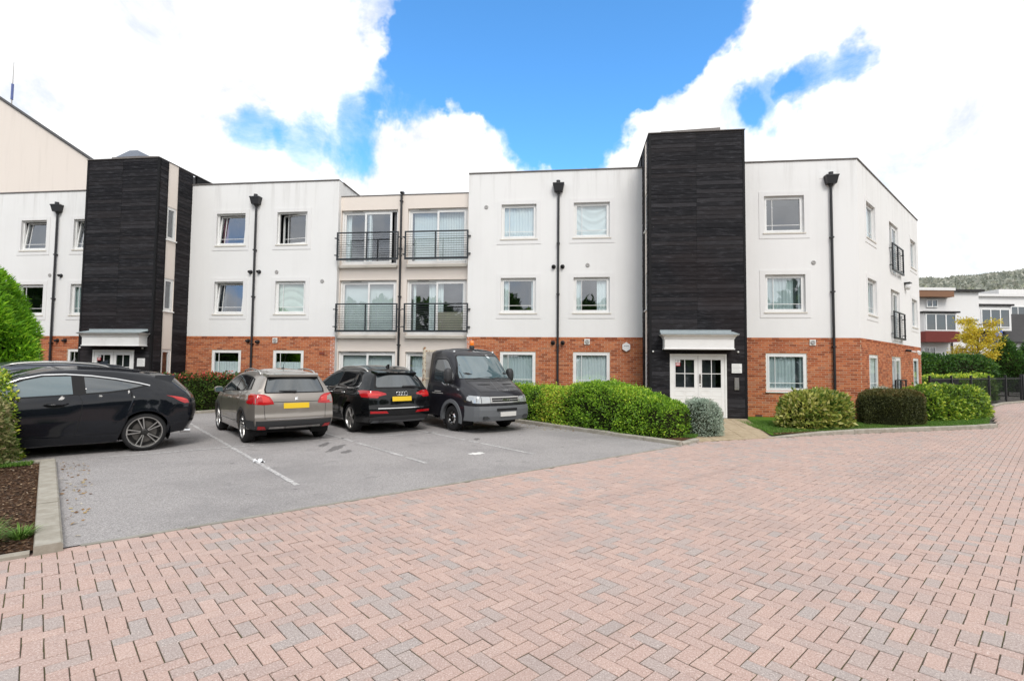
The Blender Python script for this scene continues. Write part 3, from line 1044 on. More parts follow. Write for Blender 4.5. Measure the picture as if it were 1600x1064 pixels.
def round_vent(fr, x, z, plate=False):
    mb = MB()
    if plate: mb.box(x - 0.10, x + 0.10, -0.03, -0.012 + 0.0, z - 0.10, z + 0.10, 1)
    y0 = -0.034 if plate else -0.004
    mb.lathe([(0.0, y0 - 0.012), (0.035, y0 - 0.012), (0.037, y0 - 0.026), (0.052, y0 - 0.026), (0.054, y0 - 0.012), (0.074, y0 - 0.012), (0.078, y0)], 'y', 20, 0, (x, 0, z))
    mb.obj('vent', [M_VENT, M_VENTW], BW, fr)


def flue(fr, x, z):
    MB().tube([(x, 0.01, z), (x, -0.10, z), (x - 0.01, -0.13, z - 0.02)], 0.055, 10).tube([(x, -0.002, z), (x, -0.02, z)], 0.08, 12).obj('flue', M_PIPE, BW, fr)


def railing(fr, x0, x1, z0, z1, y=-0.30, n=10, back=0.25):
    mb = MB(); t = 0.028
    mb.box(x0, x1, y - t, y + t, z1 - 0.045, z1); mb.box(x0, x1, y - t - 0.004, y + t + 0.004, z0, z0 + 0.075)
    mb.box(x0, x0 + 0.05, y - t + .001, y + t - .001, z0 + 0.075, z1 - 0.045); mb.box(x1 - 0.05, x1, y - t + .001, y + t - .001, z0 + 0.075, z1 - 0.045)
    xm = (x0 + x1) / 2 - 0.03
    mb.box(xm - 0.02, xm + 0.02, y - t + .001, y + t - .001, z0 + 0.075, z1 - 0.045)
    for z in (z0 + 0.20, z1 - 0.22):
        for xx, s in ((x0, -1), (x1, 1)):
            mb.box(min(xx, xx + s * 0.09), max(xx, xx + s * 0.09), y - 0.02, y + 0.02, z - 0.018, z + 0.018)
            mb.box(xx + s * 0.05 - 0.016, xx + s * 0.05 + 0.016, y + 0.02, y + back, z - 0.016, z + 0.016)
    r = mb.obj('railing', M_RAIL, BW, fr)
    h = (z1 - 0.045) - (z0 + 0.075)
    bar = MB().tube([(x0 + 0.05, 0, 0), (x1 - 0.05, 0, 0)], 0.0085, 6).mesh('rail_bar', M_RAIL)
    for k in range(n):
        add_obj('rail_bar', bar, r, fr @ Matrix.Translation((0, y, z0 + 0.075 + h * (k + 1) / (n + 1))))
    return r


def french_door(fr, x0, x1, z0, z1, y=0.10, hangs=('full', 'full'), gap=0.0, split=0.5, low=None):
    mb = MB(); t = 0.07
    ring_box(mb, x0, x1, z0, z1, y, y + 0.08, t)
    mb.box(x0 + 0.30 * (x1 - x0) - .3, x0 + 0.30 * (x1 - x0) + 0.15, y - 0.012, y - 0.001, z1 - 0.05, z1 - 0.02, 1)
    d = mb.obj('french_door', [M_UPVC, M_VENT], BW, fr)
    xm = x0 + t + (x1 - x0 - 2 * t) * split
    leaves = [(x0 + t + .004, xm + 0.03, y + 0.030), (xm - 0.03 - gap, x1 - t - .004 - gap, y - 0.012)]
    for k, (a, b, yy) in enumerate(leaves):
        ms = MB(); ring_box(ms, a, b, z0 + t + .004, z1 - t - .004, yy, yy + 0.04, 0.075)
        ms.obj('door_leaf', M_UPVC, d, fr)
        MB().face([(a + .075, yy + .02, z0 + t + .079), (b - .075, yy + .02, z0 + t + .079), (b - .075, yy + .02, z1 - t - .079), (a + .075, yy + .02, z1 - t - .079)]).obj('pane', M_GLASS, d, fr, fix=False)
        if hangs[k] == 'low':
            me = curtain_mesh(a + 0.03, b, z0 + .05, z0 + 0.90, y + 0.15, 0.004, 0.05); me.materials.append(M_CURTAIN['beige']); add_obj('screen', me, d, fr)
            hang(d, fr, 'sides', a, b + .3 * (b - a) * 0, z0 + .05, z1 - .05, y + 0.12)
        else:
            hang(d, fr, hangs[k], a, b, z0 + .05, z1 - .05, y + 0.12)
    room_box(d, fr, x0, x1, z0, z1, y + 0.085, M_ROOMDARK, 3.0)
    return d


def side_box(fr, x0, x1, z0, z1, y0, y1, mat, name='side_wall'):
    MB().box(x0, x1, y0, y1, z0, z1).obj(name, mat, BW, fr)


D_FL, D_L, D_M, D_R, D_T, D_REC = 18.84, 18.65, 18.47, 18.33, 17.0, 18.86
F_FL, F_L, F_M, F_R, F_REC, F_T = (fr_front(d) for d in (D_FL, D_L, D_M, D_R, D_REC, D_T))


def block(fr, x0, x1, cols, spec, zr=Z_RF):
    """white upper storeys over a brick ground storey"""
    ops = [(c[0], c[1], z0, z1) for c in cols for (z0, z1) in FLOORS]
    mb = MB(); grid_wall(mb, x0, x1, Z_BR + 0.001, zr, ops[:], 0.10)
    mb.face([(x0, 0, Z_BR + 0.001), (x0, 0.05, Z_BR + 0.001), (x1, 0.05, Z_BR + 0.001), (x1, 0, Z_BR + 0.001)])
    mb.obj('render_wall', M_PLASTER, BW, fr, fix=False)
    brick_wall(fr, x0, x1, [o for o in ops if o[2] < Z_BR])
    for ci, c in enumerate(cols):
        for fi, (z0, z1) in enumerate(FLOORS):
            sp = spec[ci][fi]
            if fi: surround(fr, c[0], c[1], z0, z1)
            window(fr, c[0], c[1], z0, z1, y=0.085 if fi else 0.02, style='white' if fi else 'brick', **sp)
    coping(fr, x0 - 0.0, x1 + 0.0, zr)


W_ = lambda h, **k: dict(hangs=h, **k)
block(F_FL, -31.0, -18.27, [(-27.0, -25.7), (-23.28, -22.07), (-20.78, -19.5)],
      [[W_('full')] * 3, [W_('fullgrey'), W_('none'), W_('none', tilt=R(7))], [W_('none'), W_('fullgrey'), W_('none', tilt=R(7))]])
block(F_L, -15.29, -9.06, [(-14.16, -12.93), (-11.58, -10.33)],
      [[W_('half'), W_('dark', tilt=R(6)), W_('mauve', tilt=R(6))], [W_('half'), W_('sheet'), W_('none', swing=R(12))]])
block(F_M, -3.88, 2.47, [(-2.635, -1.34), (0.02, 1.31)],
      [[W_('fullgrey'), W_('sides'), W_('full')], [W_('full'), W_('sides2'), W_('swag')]])
block(F_R, 5.5, 9.58, [(6.55, 7.855)], [[W_('greyr'), W_('greyr'), W_('none')]])

# end wall, cranked off the front at the right-hand corner
CORN = U * 9.58 + N * D_R
_e = R(47.2); EX = Vector((math.sin(_e), math.cos(_e), 0)); EY = Vector((-EX.y, EX.x, 0))
F_E = Matrix(((EX.x, EY.x, 0, CORN.x), (EX.y, EY.y, 0, CORN.y), (0, 0, 1, 0), (0, 0, 0, 1)))
EL = 10.55
eops = [(1.02, 2.27, z0, z1) for z0, z1 in FLOORS] + [(8.65, 9.90, z0, z1) for z0, z1 in FLOORS]
edoors = [(4.58, 6.22, 5.53, 7.65), (4.58, 6.22, 2.80, 4.91), (4.50, 6.12, 0.02, 2.20)]
mb = MB(); grid_wall(mb, 0, EL, Z_BR + 0.001, Z_RF, eops + edoors, 0.10)
mb.obj('render_wall', M_PLASTER, BW, F_E, fix=False)
brick_wall(F_E, 0.0, EL, [o for o in eops + edoors if o[2] < 2.5])
for k, o in enumerate(eops):
    gf = o[2] < 2
    if not gf: surround(F_E, *o)
    window(F_E, *o, y=0.085 if not gf else 0.02, style='white' if not gf else 'brick', hangs=['full', 'fullgrey', 'full'][k % 3])
for o in edoors:
    french_door(F_E, *o, y=0.085 if o[2] > 1 else 0.03, hangs=('sides', 'full'))
    railing(F_E, o[0] - 0.06, o[1] + 0.3, (o[2] + 0.12) if o[2] > 1 else 0.25, (o[2] + 1.22) if o[2] > 1 else 1.30, y=-0.10, back=0.10)
coping(F_E, 0.0, EL + 0.02, Z_RF)
side_box(F_E, EL - 0.2, EL, -0.1, Z_RF - 0.002, 0.003, 8.0, M_PLASTER)

# recessed bay with the balconies
rx0, rx1 = -9.06, -3.88
ZREC = 8.25
bd = [(-9.03, -6.74, 5.56, 7.71), (-6.34, -3.99, 5.56, 7.72), (-9.03, -6.74, 2.83, 4.955), (-6.34, -3.99, 2.83, 4.955), (-9.03, -6.74, 0.06, 2.20), (-6.34, -3.99, 0.06, 2.19)]
mb = MB(); grid_wall(mb, rx0, rx1, -0.1, ZREC, bd, 0.11)
mb.obj('cream_wall', M_CREAM, BW, F_REC, fix=False)
coping(F_REC, rx0 + 0.003, rx1 - 0.003, ZREC, -0.02, 0.3, 0.04)
french_door(F_REC, *bd[0], hangs=('sides', 'none'), gap=0.19)
french_door(F_REC, *bd[1], hangs=('blind', 'blind'))
french_door(F_REC, *bd[2], hangs=('blind', 'blind'))
french_door(F_REC, *bd[3], hangs=('sides2', 'low'))
french_door(F_REC, *bd[4], hangs=('blind', 'blind'))
french_door(F_REC, *bd[5], hangs=('greyr', 'full'), split=0.3)
for o, zz in ((-8.98, 5.65), (-6.30, 5.65), (-8.97, 2.92), (-6.28, 2.92)):
    railing(F_REC, o, o + 2.44, zz, zz + 1.075, y=-0.44, n=10, back=0.26)
for z in (5.42, 2.69):
    for a, b in ((-9.05, -6.72), (-6.36, -3.97)):
        MB().cbox(a, b, -0.10, 0.02, z, z + 0.11, 0.008).obj('threshold_sill', M_UPVC_CREAM, BW, F_REC)
p = downpipe(F_REC, -6.585, 8.28, hop=False)
MB().tube([(-6.585, -0.075, 8.20), (-6.585, -0.09, 8.32), (-6.575, 0.06, 8.36)], 0.065, 10).obj('outlet_bend', M_PIPE, p, F_REC)
# returns where the white blocks stand proud
side_box(F_L, -9.26, -9.06, -0.1, Z_RF - 0.002, 0.003, 9.0, M_PLASTER)
side_box(F_M, -3.88, -3.68, -0.1, Z_RF - 0.002, 0.003, 9.0, M_PLASTER)
MB().cbox(-9.36, -9.02, 0.33, 9.0, Z_RF, Z_RF + 0.045, 0.006).obj('coping', M_COPING, BW, F_L)
MB().box(-9.055, -8.55, 1.2, 1.9, 8.05, 8.62).obj('roof_vent_box', M_VENT, BW, F_REC)

downpipe(F_FL, -21.51, 7.96); downpipe(F_L, -12.45, 7.96); downpipe(F_M, -0.535, 8.05); downpipe(F_R, 8.70, 7.98)
MB().box(8.36, 8.92, -0.006, -0.0015, 8.20, 8.49).obj('patch_panel', M_UPVC, BW, F_R)
for fr, x, z in ((F_FL, -21.8, 5.3), (F_L, -11.54, 5.28), (F_L, -9.65, 4.9), (F_M, -3.21, 7.57), (F_M, 0.52, 5.35), (F_R, 8.13, 5.31)):
    round_vent(fr, x, z)
for fr, x, z in ((F_L, -11.51, 2.60), (F_M, 0.51, 2.59), (F_R, 8.05, 2.59)):
    round_vent(fr, x, z, True)
for fr, x, z in ((F_FL, -21.26, 5.27), (F_FL, -21.27, 2.56), (F_FL, -20.91, 2.56), (F_L, -12.63, 5.29), (F_L, -12.27, 5.29), (F_L, -12.63, 2.57), (F_L, -12.23, 2.54),
                 (F_M, -0.70, 5.31), (F_M, -0.38, 5.31), (F_M, -0.71, 2.55), (F_M, -0.36, 2.55)):
    flue(fr, x, z)
# alarm box, red air brick, camera and lamp on the end wall
hexa = [(1.88 + 0.155 * math.cos(R(60 * k + 30)), 2.41 + 0.165 * math.sin(R(60 * k + 30))) for k in range(6)]
ab = MB().prism(hexa, -0.09, -0.012).obj('alarm_box', M_UPVC, BW, F_M)
M_INK = pmat('grey_print', (0.25, 0.25, 0.27), 0.8)
mm = MB()
for k in range(5): mm.box(1.80 + k * 0.035, 1.823 + k * 0.035, -0.0925, -0.0905, 2.42 + 0.006 * (k % 2), 2.455)
mm.obj('alarm_lettering', M_INK, ab, F_M)
MB().cbox(-9.68, -9.48, -0.02, 0.0, 2.06, 2.16, 0.004).obj('air_brick', pmat('red_vent', (0.20, 0.05, 0.03), 0.8), BW, F_L)
MB().cbox(6.18, 6.40, -0.02, 0.0, 0.06, 0.13, 0.004).obj('air_brick', pmat('dark_vent', (0.09, 0.04, 0.03), 0.8), BW, F_R)
lm = MB().lathe([(0.0, -0.20), (0.09, -0.19), (0.15, -0.15), (0.17, -0.10), (0.13, -0.03), (0.06, 0.0)], 'y', 16, 0, (7.3, 0, 5.30))
lm.obj('wall_lamp', M_UPVC, BW, F_E, smooth=True)
MB().box(7.1, 7.5, -0.22, 0.0, 5.42, 5.46).obj('lamp_hood', M_BLACKMETAL, BW, F_E)
MB().tube([(7.9, -0.02, 2.50), (7.9, -0.28, 2.46)], 0.035, 8).tube([(7.9, -0.30, 2.47), (7.45, -0.42, 2.40)], 0.07, 10).obj('security_camera', M_UPVC, BW, F_E)
MB().tube([(7.0, -0.02, 2.52), (7.0, -0.22, 2.50)], 0.05, 8).obj('security_lamp', M_BLACKMETAL, BW, F_E)

# roofs behind the parapets and the hidden rear walls
for fr, a, b, zz in ((F_FL, -31, -18.3, 8.5), (F_L, -15.2, -9.27, 8.5), (F_REC, -9.0, -3.95, 7.95), (F_M, -3.67, 5.6, 8.5)):
    MB().box(a, b, 0.35, 9.0, zz - 0.1, zz).obj('flat_roof', M_ROOF, BW, fr)
    MB().box(a, b, 9.01, 9.2, -0.1, zz + 0.2).obj('rear_wall', M_PLASTER, BW, fr)
rp = [bld(5.6, 18.7)[:2], bld(9.3, 18.7)[:2], tuple((CORN + EX * (EL - 0.25) + EY * 0.4)[:2]), tuple((CORN + EX * (EL - 0.25) + EY * 7.9)[:2]), bld(5.6, 27.3)[:2]]
MB().slab(rp, 8.4, 8.5).obj('flat_roof', M_ROOF, BW, IDM)

# ---- stair towers --------------------------------------------------------------
BOARD_H = 0.141
board_budget = [300]


def clad(fr, x0, x1, z0, z1, ops, name, cols=1, individual=True, parent=None):
    """backing plus horizontal boards with open joints"""
    mb = MB(); grid_wall(mb, x0, x1, z0, z1, ops, 0.05, y=0.0)
    cl = mb.obj(name, M_GAP, BW, fr, fix=False)
    xs = [x0 + (x1 - x0) * k / cols for k in range(cols + 1)]
    n = math.ceil((z1 - z0) / BOARD_H)
    VV, FF, AA = [], [], []
    for c in range(cols):
        for k in range(n):
            b0, b1 = z0 + k * BOARD_H + 0.007, min(z1, z0 + (k + 1) * BOARD_H)
            if b1 - b0 < 0.03: continue
            zc = (b0 + b1) / 2
            segs = [(xs[c] + (0.004 if c else 0), xs[c + 1] - (0.004 if c < cols - 1 else 0))]
            for o in ops:
                if o[2] - 0.02 < zc < o[3] + 0.02:
                    ns = []
                    for a, b in segs:
                        if o[0] > a: ns.append((a, min(b, o[0])))
                        if o[1] < b: ns.append((max(a, o[1]), b))
                    segs = [s for s in ns if s[1] - s[0] > 0.01]
            for a, b in segs:
                t0 = 0.020 + random.uniform(-0.0025, 0.003); tl = t0 - 0.006; sag = random.gauss(0, 0.0018)
                v = [(a, -t0, b0 + sag), (b, -t0, b0 - sag), (b, -tl, b1 - sag), (a, -tl, b1 + sag), (a, -0.001, b0 + sag), (b, -0.001, b0 - sag), (b, -0.001, b1 - sag), (a, -0.001, b1 + sag)]
                f = [(0, 1, 2, 3), (0, 4, 5, 1), (1, 5, 6, 2), (2, 6, 7, 3), (3, 7, 4, 0)]
                if individual and board_budget[0] > 0:
                    board_budget[0] -= 1
                    add_obj('board', mesh_np('board', v, f, [M_BOARD_O]), cl, fr)
                else:
                    FF.append(np.array(f) + 8 * len(VV)); VV.append(np.array(v)); AA += [random.random()] * 8
    if VV:
        tag(add_obj('board_field', mesh_np('board_field', np.concatenate(VV), np.concatenate(FF), [M_BOARD_A], attr=AA), cl, fr), kind='stuff')
    return cl


def tower(s0, s1, top, side, zb):
    """front face, one visible flank with its strip of windows, trims, roof"""
    dx0, dx1 = (s0 + 0.645, s1 - 0.63) if side < 0 else (s0 + 0.62, s1 - 0.69)
    door = (dx0, dx1, zb, 2.14)
    cl = clad(F_T, s0 + 0.075, s1 - 0.075, zb - 0.1, top, [door], 'tower_cladding', 2)
    # corner posts and the strip over the middle joint
    tm = MB()
    tm.box(s0, s0 + 0.073, -0.028, 0.05, zb - 0.1, top + 0.01); tm.box(s1 - 0.073, s1, -0.028, 0.05, zb - 0.1, top + 0.01)
    tm.obj('corner_post', M_BOARDTRIM, cl, F_T)
    MB().box((s0 + s1) / 2 - 0.003, (s0 + s1) / 2 + 0.003, -0.0215, -0.001, 2.9, top - 0.05).obj('joint_strip', M_GAP, cl, F_T)
    # flanks
    for sd in (-1, 1):
        depth = {(-1, -1): D_M - D_T, (-1, 1): D_R - D_T, (1, 1): D_L - D_T, (1, -1): D_FL - D_T}[(side, sd)]
        if sd < 0: fr = MBLD @ Matrix(((0, 1, 0, s0), (-1, 0, 0, D_T + depth), (0, 0, 1, 0), (0, 0, 0, 1)))
        else: fr = MBLD @ Matrix(((0, -1, 0, s1), (1, 0, 0, D_T), (0, 0, 1, 0), (0, 0, 0, 1)))
        # local x runs along the flank; front edge at x=depth for the left flank, at 0 for the right one
        vis = (sd == side)
        if not vis:
            MB().box(0.0, depth, 0.0, 0.1, zb - 0.1, top - 0.003).obj('flank_wall', M_BOARDTRIM, BW, fr); continue
        if sd > 0: d0, c0, c1, d1 = 0.05, 0.40, 0.91, depth
        else: d0, c0, c1, d1 = depth - 0.05, depth - 0.40, depth - 0.91, 0.0
        clad(fr, min(d0, c0), max(d0, c0), zb - 0.1, top, [], 'flank_cladding', 1, False)
        clad(fr, min(c1, d1), max(c1, d1), zb - 0.1, top - 0.02, [], 'flank_cladding', 1, False)
        a, b = min(c0, c1), max(c0, c1)
        ops = [(a + 0.01, b - 0.01, 6.36, 7.62), (a + 0.01, b - 0.01, 3.64, 4.88), (a + 0.01, b - 0.01, 0.75, 2.20)]
        mb = MB(); grid_wall(mb, a, b, zb - 0.1, top - 0.004, ops, 0.09, y=0.002)
        mb.obj('cream_panel', M_CREAM, BW, fr, fix=False)
        for o in ops:
            wn = window(fr, *o, y=0.03, style='brick' if o[2] > 1 else 'none', hangs='none', bars=False, room_e=0.25)
        MB().box(a - 0.02, a - 0.001, -0.03, 0.06, zb, top - 0.01).obj('panel_trim', M_BOARDTRIM, BW, fr)
    ztop = top
    MB().box(s0 + 0.08, s1 - 0.08, 0.06, 8.0, ztop - 0.35, ztop - 0.05).obj('tower_roof', M_ROOF, BW, F_T)
    MB().box(s0, s1, 8.01, 8.2, 0, ztop).obj('tower_rear_wall', M_BOARDTRIM, BW, F_T)
    for xx in (s0 + 0.003, s1 - 0.12):
        MB().box(xx, xx + 0.117, 1.9, 8.0, 8.2, ztop - 0.006).obj('tower_upstand', M_BOARDTRIM, BW, F_T)
    cp = MB().cbox(s0 - 0.02, s1 + 0.02, -0.05, 0.12, ztop + 0.004, ztop + 0.035, 0.005)
    cp.cbox(s0 - 0.02, s0 + 0.12, 0.12, 8.0, ztop + 0.004, ztop + 0.035, 0.005).cbox(s1 - 0.12, s1 + 0.02, 0.12, 8.0, ztop + 0.004, ztop + 0.035, 0.005)
    cp.obj('tower_coping', M_COPING, BW, F_T)
    entrance(F_T, dx0, dx1, zb, side)
    return cl


M_SIGNRED = pmat('red_sign', (0.50, 0.04, 0.05), 0.5)
M_DOORGLASSDARK = pmat('sculpture_grey', (0.25, 0.23, 0.21), 0.7)


def entrance(fr, x0, x1, zb, side):
    # double door
    mb = MB(); t = 0.055
    mb.box(x0, x0 + t, -0.035, 0.05, zb, 2.14); mb.box(x1 - t, x1, -0.035, 0.05, zb, 2.14); mb.box(x0 + t, x1 - t, -0.035, 0.05, 2.14 - t, 2.14)
    mb.box(x0 + t, x1 - t, -0.03, 0.05, zb, zb + 0.035)
    dr = mb.obj('entrance_door', M_UPVC, BW, fr)
    xm = (x0 + x1) / 2
    for k, (a, b) in enumerate(((x0 + t + .003, xm - 0.004), (xm + 0.004, x1 - t - .003))):
        z0, z1 = zb + 0.04, 2.14 - t - 0.004
        gx0, gx1, gz0, gz1 = a + 0.115, b - 0.115, 1.07, 1.955
        lf = MB(); grid_wall(lf, a, b, z0, z1, [(gx0, gx1, gz0, gz1)], 0.04, y=-0.012)
        lf.box(a, b, 0.03, 0.032, z0, gz0)
        ring_box(lf, gx0 - 0.03, gx1 + 0.03, gz0 - 0.03, gz1 + 0.03, -0.022, -0.0125, 0.03)
        gm, gz = (gx0 + gx1) / 2, (gz0 + gz1) / 2
        lf.box(gm - 0.011, gm + 0.011, -0.018, 0.008, gz0, gz1); lf.box(gx0, gm - 0.011, -0.017, 0.007, gz - 0.011, gz + 0.011); lf.box(gm + 0.011, gx1, -0.017, 0.007, gz - 0.011, gz + 0.011)
        # raised panels below the glazing
        wd = (gx1 - gx0 + 0.06)
        for (pa, pb, pc, pd) in ((a + 0.085, a + 0.085 + wd * 0.47, 0.80, 0.98), (b - 0.085 - wd * 0.47, b - 0.085, 0.80, 0.98), (a + 0.085, b - 0.085, 0.36, 0.73)):
            ring_box(lf, pa, pb, pc, pd, -0.020, -0.0125, 0.018)
        leaf = lf.obj('door_leaf', M_UPVC, dr, fr, fix=False)
        MB().face([(gx0, 0.0, gz0), (gx1, 0.0, gz0), (gx1, 0.0, gz1), (gx0, 0.0, gz1)]).obj('pane', M_GLASS_DOOR, dr, fr, fix=False)
        MB().box(a + 0.05, b - 0.05, -0.017, -0.0125, zb + 0.06, zb + 0.20).obj('kick_plate', M_STEEL, dr, fr)
        if k == 0:
            sg = MB().box(gx0 + 0.01, gx0 + 0.15, -0.016, -0.0125 + 0.02, 1.86, 1.95, 1).box(gx0 + 0.01, gx0 + 0.15, -0.017, 0.0, 1.75, 1.86, 0)
            sg.lathe([(0.020, -0.019), (0.034, -0.019)], 'y', 16, 2, (gx0 + 0.08, 0, 1.905))
            for q in range(3): sg.box(gx0 + 0.025, gx0 + 0.135, -0.0185, -0.0172, 1.775 + q * 0.028, 1.788 + q * 0.028, 1)
            sg.obj('door_notice', [M_SIGNRED, M_UPVC, M_INK], dr, fr)
        else:
            hd = MB().cbox(xm + 0.03, xm + 0.09, -0.022, -0.012, 1.20, 1.50, 0.004)
            hd.tube([(xm + 0.06, -0.02, 1.24), (xm + 0.06, -0.075, 1.26), (xm + 0.06, -0.075, 1.46), (xm + 0.06, -0.02, 1.48)], 0.011, 8)
            hd.obj('door_handle', M_STEEL, dr, fr)
            MB().tube([(xm + 0.06, -0.012, 1.13), (xm + 0.06, -0.024, 1.13)], 0.022, 12).obj('lock', M_STEEL, dr, fr)
    # stair hall behind the glass
    hall = MB(); a, b, c, d = x0 - 0.3, x1 + 0.3, zb - 0.05, 2.6
    hall.face([(a, 3.0, c), (b, 3.0, c), (b, 3.0, d), (a, 3.0, d)]); hall.face([(a, 0.06, c), (a, 3.0, c), (a, 3.0, d), (a, 0.06, d)]); hall.face([(b, 0.06, c), (b, 3.0, c), (b, 3.0, d), (b, 0.06, d)])
    hall.face([(a, 0.06, c), (b, 0.06, c), (b, 3.0, c), (a, 3.0, c)]); hall.face([(a, 0.06, d), (b, 0.06, d), (b, 3.0, d), (a, 3.0, d)])
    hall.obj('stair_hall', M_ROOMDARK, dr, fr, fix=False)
    st = MB()
    for k in range(9): st.box(xm + 0.05, x1 + 0.1, 1.0 + 0.24 * k * 0.7, 1.17 + 0.24 * k * 0.7, zb + 0.17 * k, zb + 0.17 * k + 0.17)
    st.tube([(xm + 0.05, 1.0, zb + 0.95), (xm + 0.05, 2.6, zb + 2.3)], 0.03, 8)
    st.obj('stairs', M_DOORGLASSDARK, dr, fr)
    # canopy: white fascia, flared cornice, lead sheet on top
    ca, cb = (x0 - 0.34, x1 + 0.25) if side < 0 else (x0 - 0.22, x1 + 0.62)
    cy = -0.50
    cn = MB()

    def ring(e, z):
        return [(ca + 0.12 - e, cy + 0.12 - e, z), (cb - 0.12 + e, cy + 0.12 - e, z), (cb - 0.12 + e, 0.0, z), (ca + 0.12 - e, 0.0, z)]
    prof = [(0.02, 2.275), (0.02, 2.31), (0.0, 2.315), (0.0, 2.60), (0.015, 2.605), (0.03, 2.65), (0.075, 2.70), (0.12, 2.725), (0.12, 2.745)]
    rings = [ring(*p_) for p_ in prof]
    for q in range(len(rings) - 1):
        for i in range(4): cn.face([rings[q][i], rings[q][(i + 1) % 4], rings[q + 1][(i + 1) % 4], rings[q + 1][i]])
    cn.face(rings[0][::-1]); cn.face(rings[-1])
    cp = cn.obj('canopy', M_UPVC, BW, fr)
    ld = MB()
    ld.face([(ca - 0.02, cy - 0.02, 2.75), (cb + 0.02, cy - 0.02, 2.75), (cb - 0.05, -0.024, 2.86), (ca + 0.05, -0.024, 2.86)])
    ld.box(ca - 0.02, cb + 0.02, cy - 0.02, -0.024, 2.730 + 0.016, 2.7495); ld.box(ca + 0.03, cb - 0.10, -0.034, -0.0245, 2.80, 2.91)
    ld.obj('lead_flashing', M_LEAD, cp, fr)
    # notice board, intercom, lamps
    sx = x1 + 0.15
    nb = MB().cbox(sx, sx + 0.31, -0.045, -0.024, 1.54, 1.84, 0.004).obj('notice_board', M_UPVC, BW, fr)
    tx = MB()
    for q in range(6): tx.box(sx + 0.03, sx + 0.28 - 0.03 * (q % 3), -0.0465, -0.0455, 1.575 + q * 0.042, 1.586 + q * 0.042)
    tx.obj('notice_lines', pmat('pale_grey_print', (0.5, 0.5, 0.5), 0.8), nb, fr)
    it = MB().cbox(sx + 0.08, sx + 0.22, -0.05, -0.024, 1.01, 1.39, 0.005).obj('intercom', M_STEEL, BW, fr)
    bt = MB()
    for q in range(6): bt.box(sx + 0.105, sx + 0.135, -0.056, -0.0505, 1.08 + q * 0.045, 1.105 + q * 0.045); bt.box(sx + 0.165, sx + 0.195, -0.056, -0.0505, 1.08 + q * 0.045, 1.105 + q * 0.045)
    bt.obj('intercom_buttons', M_INK, it, fr)
    for xx in (x0 - 0.53, x1 + 0.35):
        MB().lathe([(0.0, -0.075), (0.022, -0.07), (0.03, -0.05), (0.03, -0.022)], 'y', 12, 0, (xx, 0, 2.21)).obj('bulkhead_lamp', M_UPVC, BW, fr, smooth=True)


tower(2.47, 5.50, 9.41, -1, 0.12)
tower(-18.29, -15.29, 9.30, 1, 0.12)
# odd pieces on the tower tops
MB().prism([(2.84, 9.447), (4.75, 9.447), (4.75, 9.53), (4.6, 9.525), (2.86, 9.47)], -0.03, 0.05).obj('raised_flashing', M_COPING, BW, F_T)
dm = MB(); base = [(-18.15, 0.3), (-16.4, 0.3), (-16.4, 2.3), (-18.15, 2.3)]
tp = [(-17.55, 1.0), (-17.2, 1.0), (-17.2, 1.6), (-17.55, 1.6)]
zb_, zt_ = 9.25, 10.10
for i in range(4): dm.face([(*base[i], zb_), (*base[(i + 1) % 4], zb_), (*tp[(i + 1) % 4], zt_), (*tp[i], zt_)])
dm.face([(*p_, zt_) for p_ in tp]); dm.face([(*p_, zb_) for p_ in base][::-1])
dm.obj('rooflight', M_ROOFBLUE, BW, F_T)
MB().prism([(-17.28, 9.335), (-15.33, 9.335), (-15.33, 9.36), (-16.2, 9.40), (-17.28, 9.385)], -0.03, 0.05).obj('raised_flashing', M_COPING, BW, F_T)

bb = [300]
for j in sorted(range(len(BRICK_JOBS)), key=lambda j: {3: 0, 2: 1}.get(j, 5)):
    lay_bricks(BRICK_JOBS[j], bb)

# ------------------------------------------------------------------ gabled block behind on the left
GW = thing('gabled_building', 'tall cream rendered gable end with dark verge rising behind the left wing', 'building', Matrix.Translation(bld(-32, 24)))
FG = fr_front(24.0)
sl = (16.19 - 12.55) / (31.48 - 25.71)
xr = -23.2; zr_ = 12.55 - (xr + 25.71) * sl
xl = -42.0; ridge = -33.5; zrg = 12.55 + (-25.71 - ridge) * sl
def skew(mb, k=-1.25):
    mb.v = [(x + k * max(y, 0), y, z) for x, y, z in mb.v]      # the block runs back at an angle to its gable
    return mb


skew(MB().prism([(xr, -0.1), (xr, zr_), (ridge, zrg), (xl, zrg - (ridge - xl) * sl), (xl, -0.1)], 0.0, 9.0)).obj('gable_wall', M_CREAM, GW, FG)
for (a, za, b, zb2) in ((xr + 0.25, zr_ - 0.25 * sl, ridge, zrg), (xl, zrg - (ridge - xl) * sl, ridge, zrg)):
    skew(MB().prism([(a, za), (b, zb2), (b, zb2 + 0.12), (a, za + 0.12)], -0.12, 9.1)).obj('roof_slope', M_ROOF, GW, FG)
AN = thing('rooftop_aerial', 'thin rooftop aerial mast above the cream gable at the left edge', 'aerial', MBLD @ Matrix.Translation((-31.5, 24.6, 16.0)))
_z0 = 16.19 - (31.5 - 31.48) * 0
MB().tube([(0, 0, 0.05), (0, 0, 2.6)], [0.035, 0.012], 6).obj('mast', M_VENT, AN)
MB().tube([(0, 0, 0.4), (0, 0, 1.3)], 0.06, 8).obj('aerial_housing', pmat('blue_housing', (0.10, 0.14, 0.35), 0.5), AN)
# ------------------------------------------------------------------ vehicles
def interp(tab, x):
    xs, ys = zip(*tab)
    return float(np.interp(x, xs, ys))


def sstep(a, b, x):
    t = min(1, max(0, (x - a) / (b - a)))
    return t * t * (3 - 2 * t)


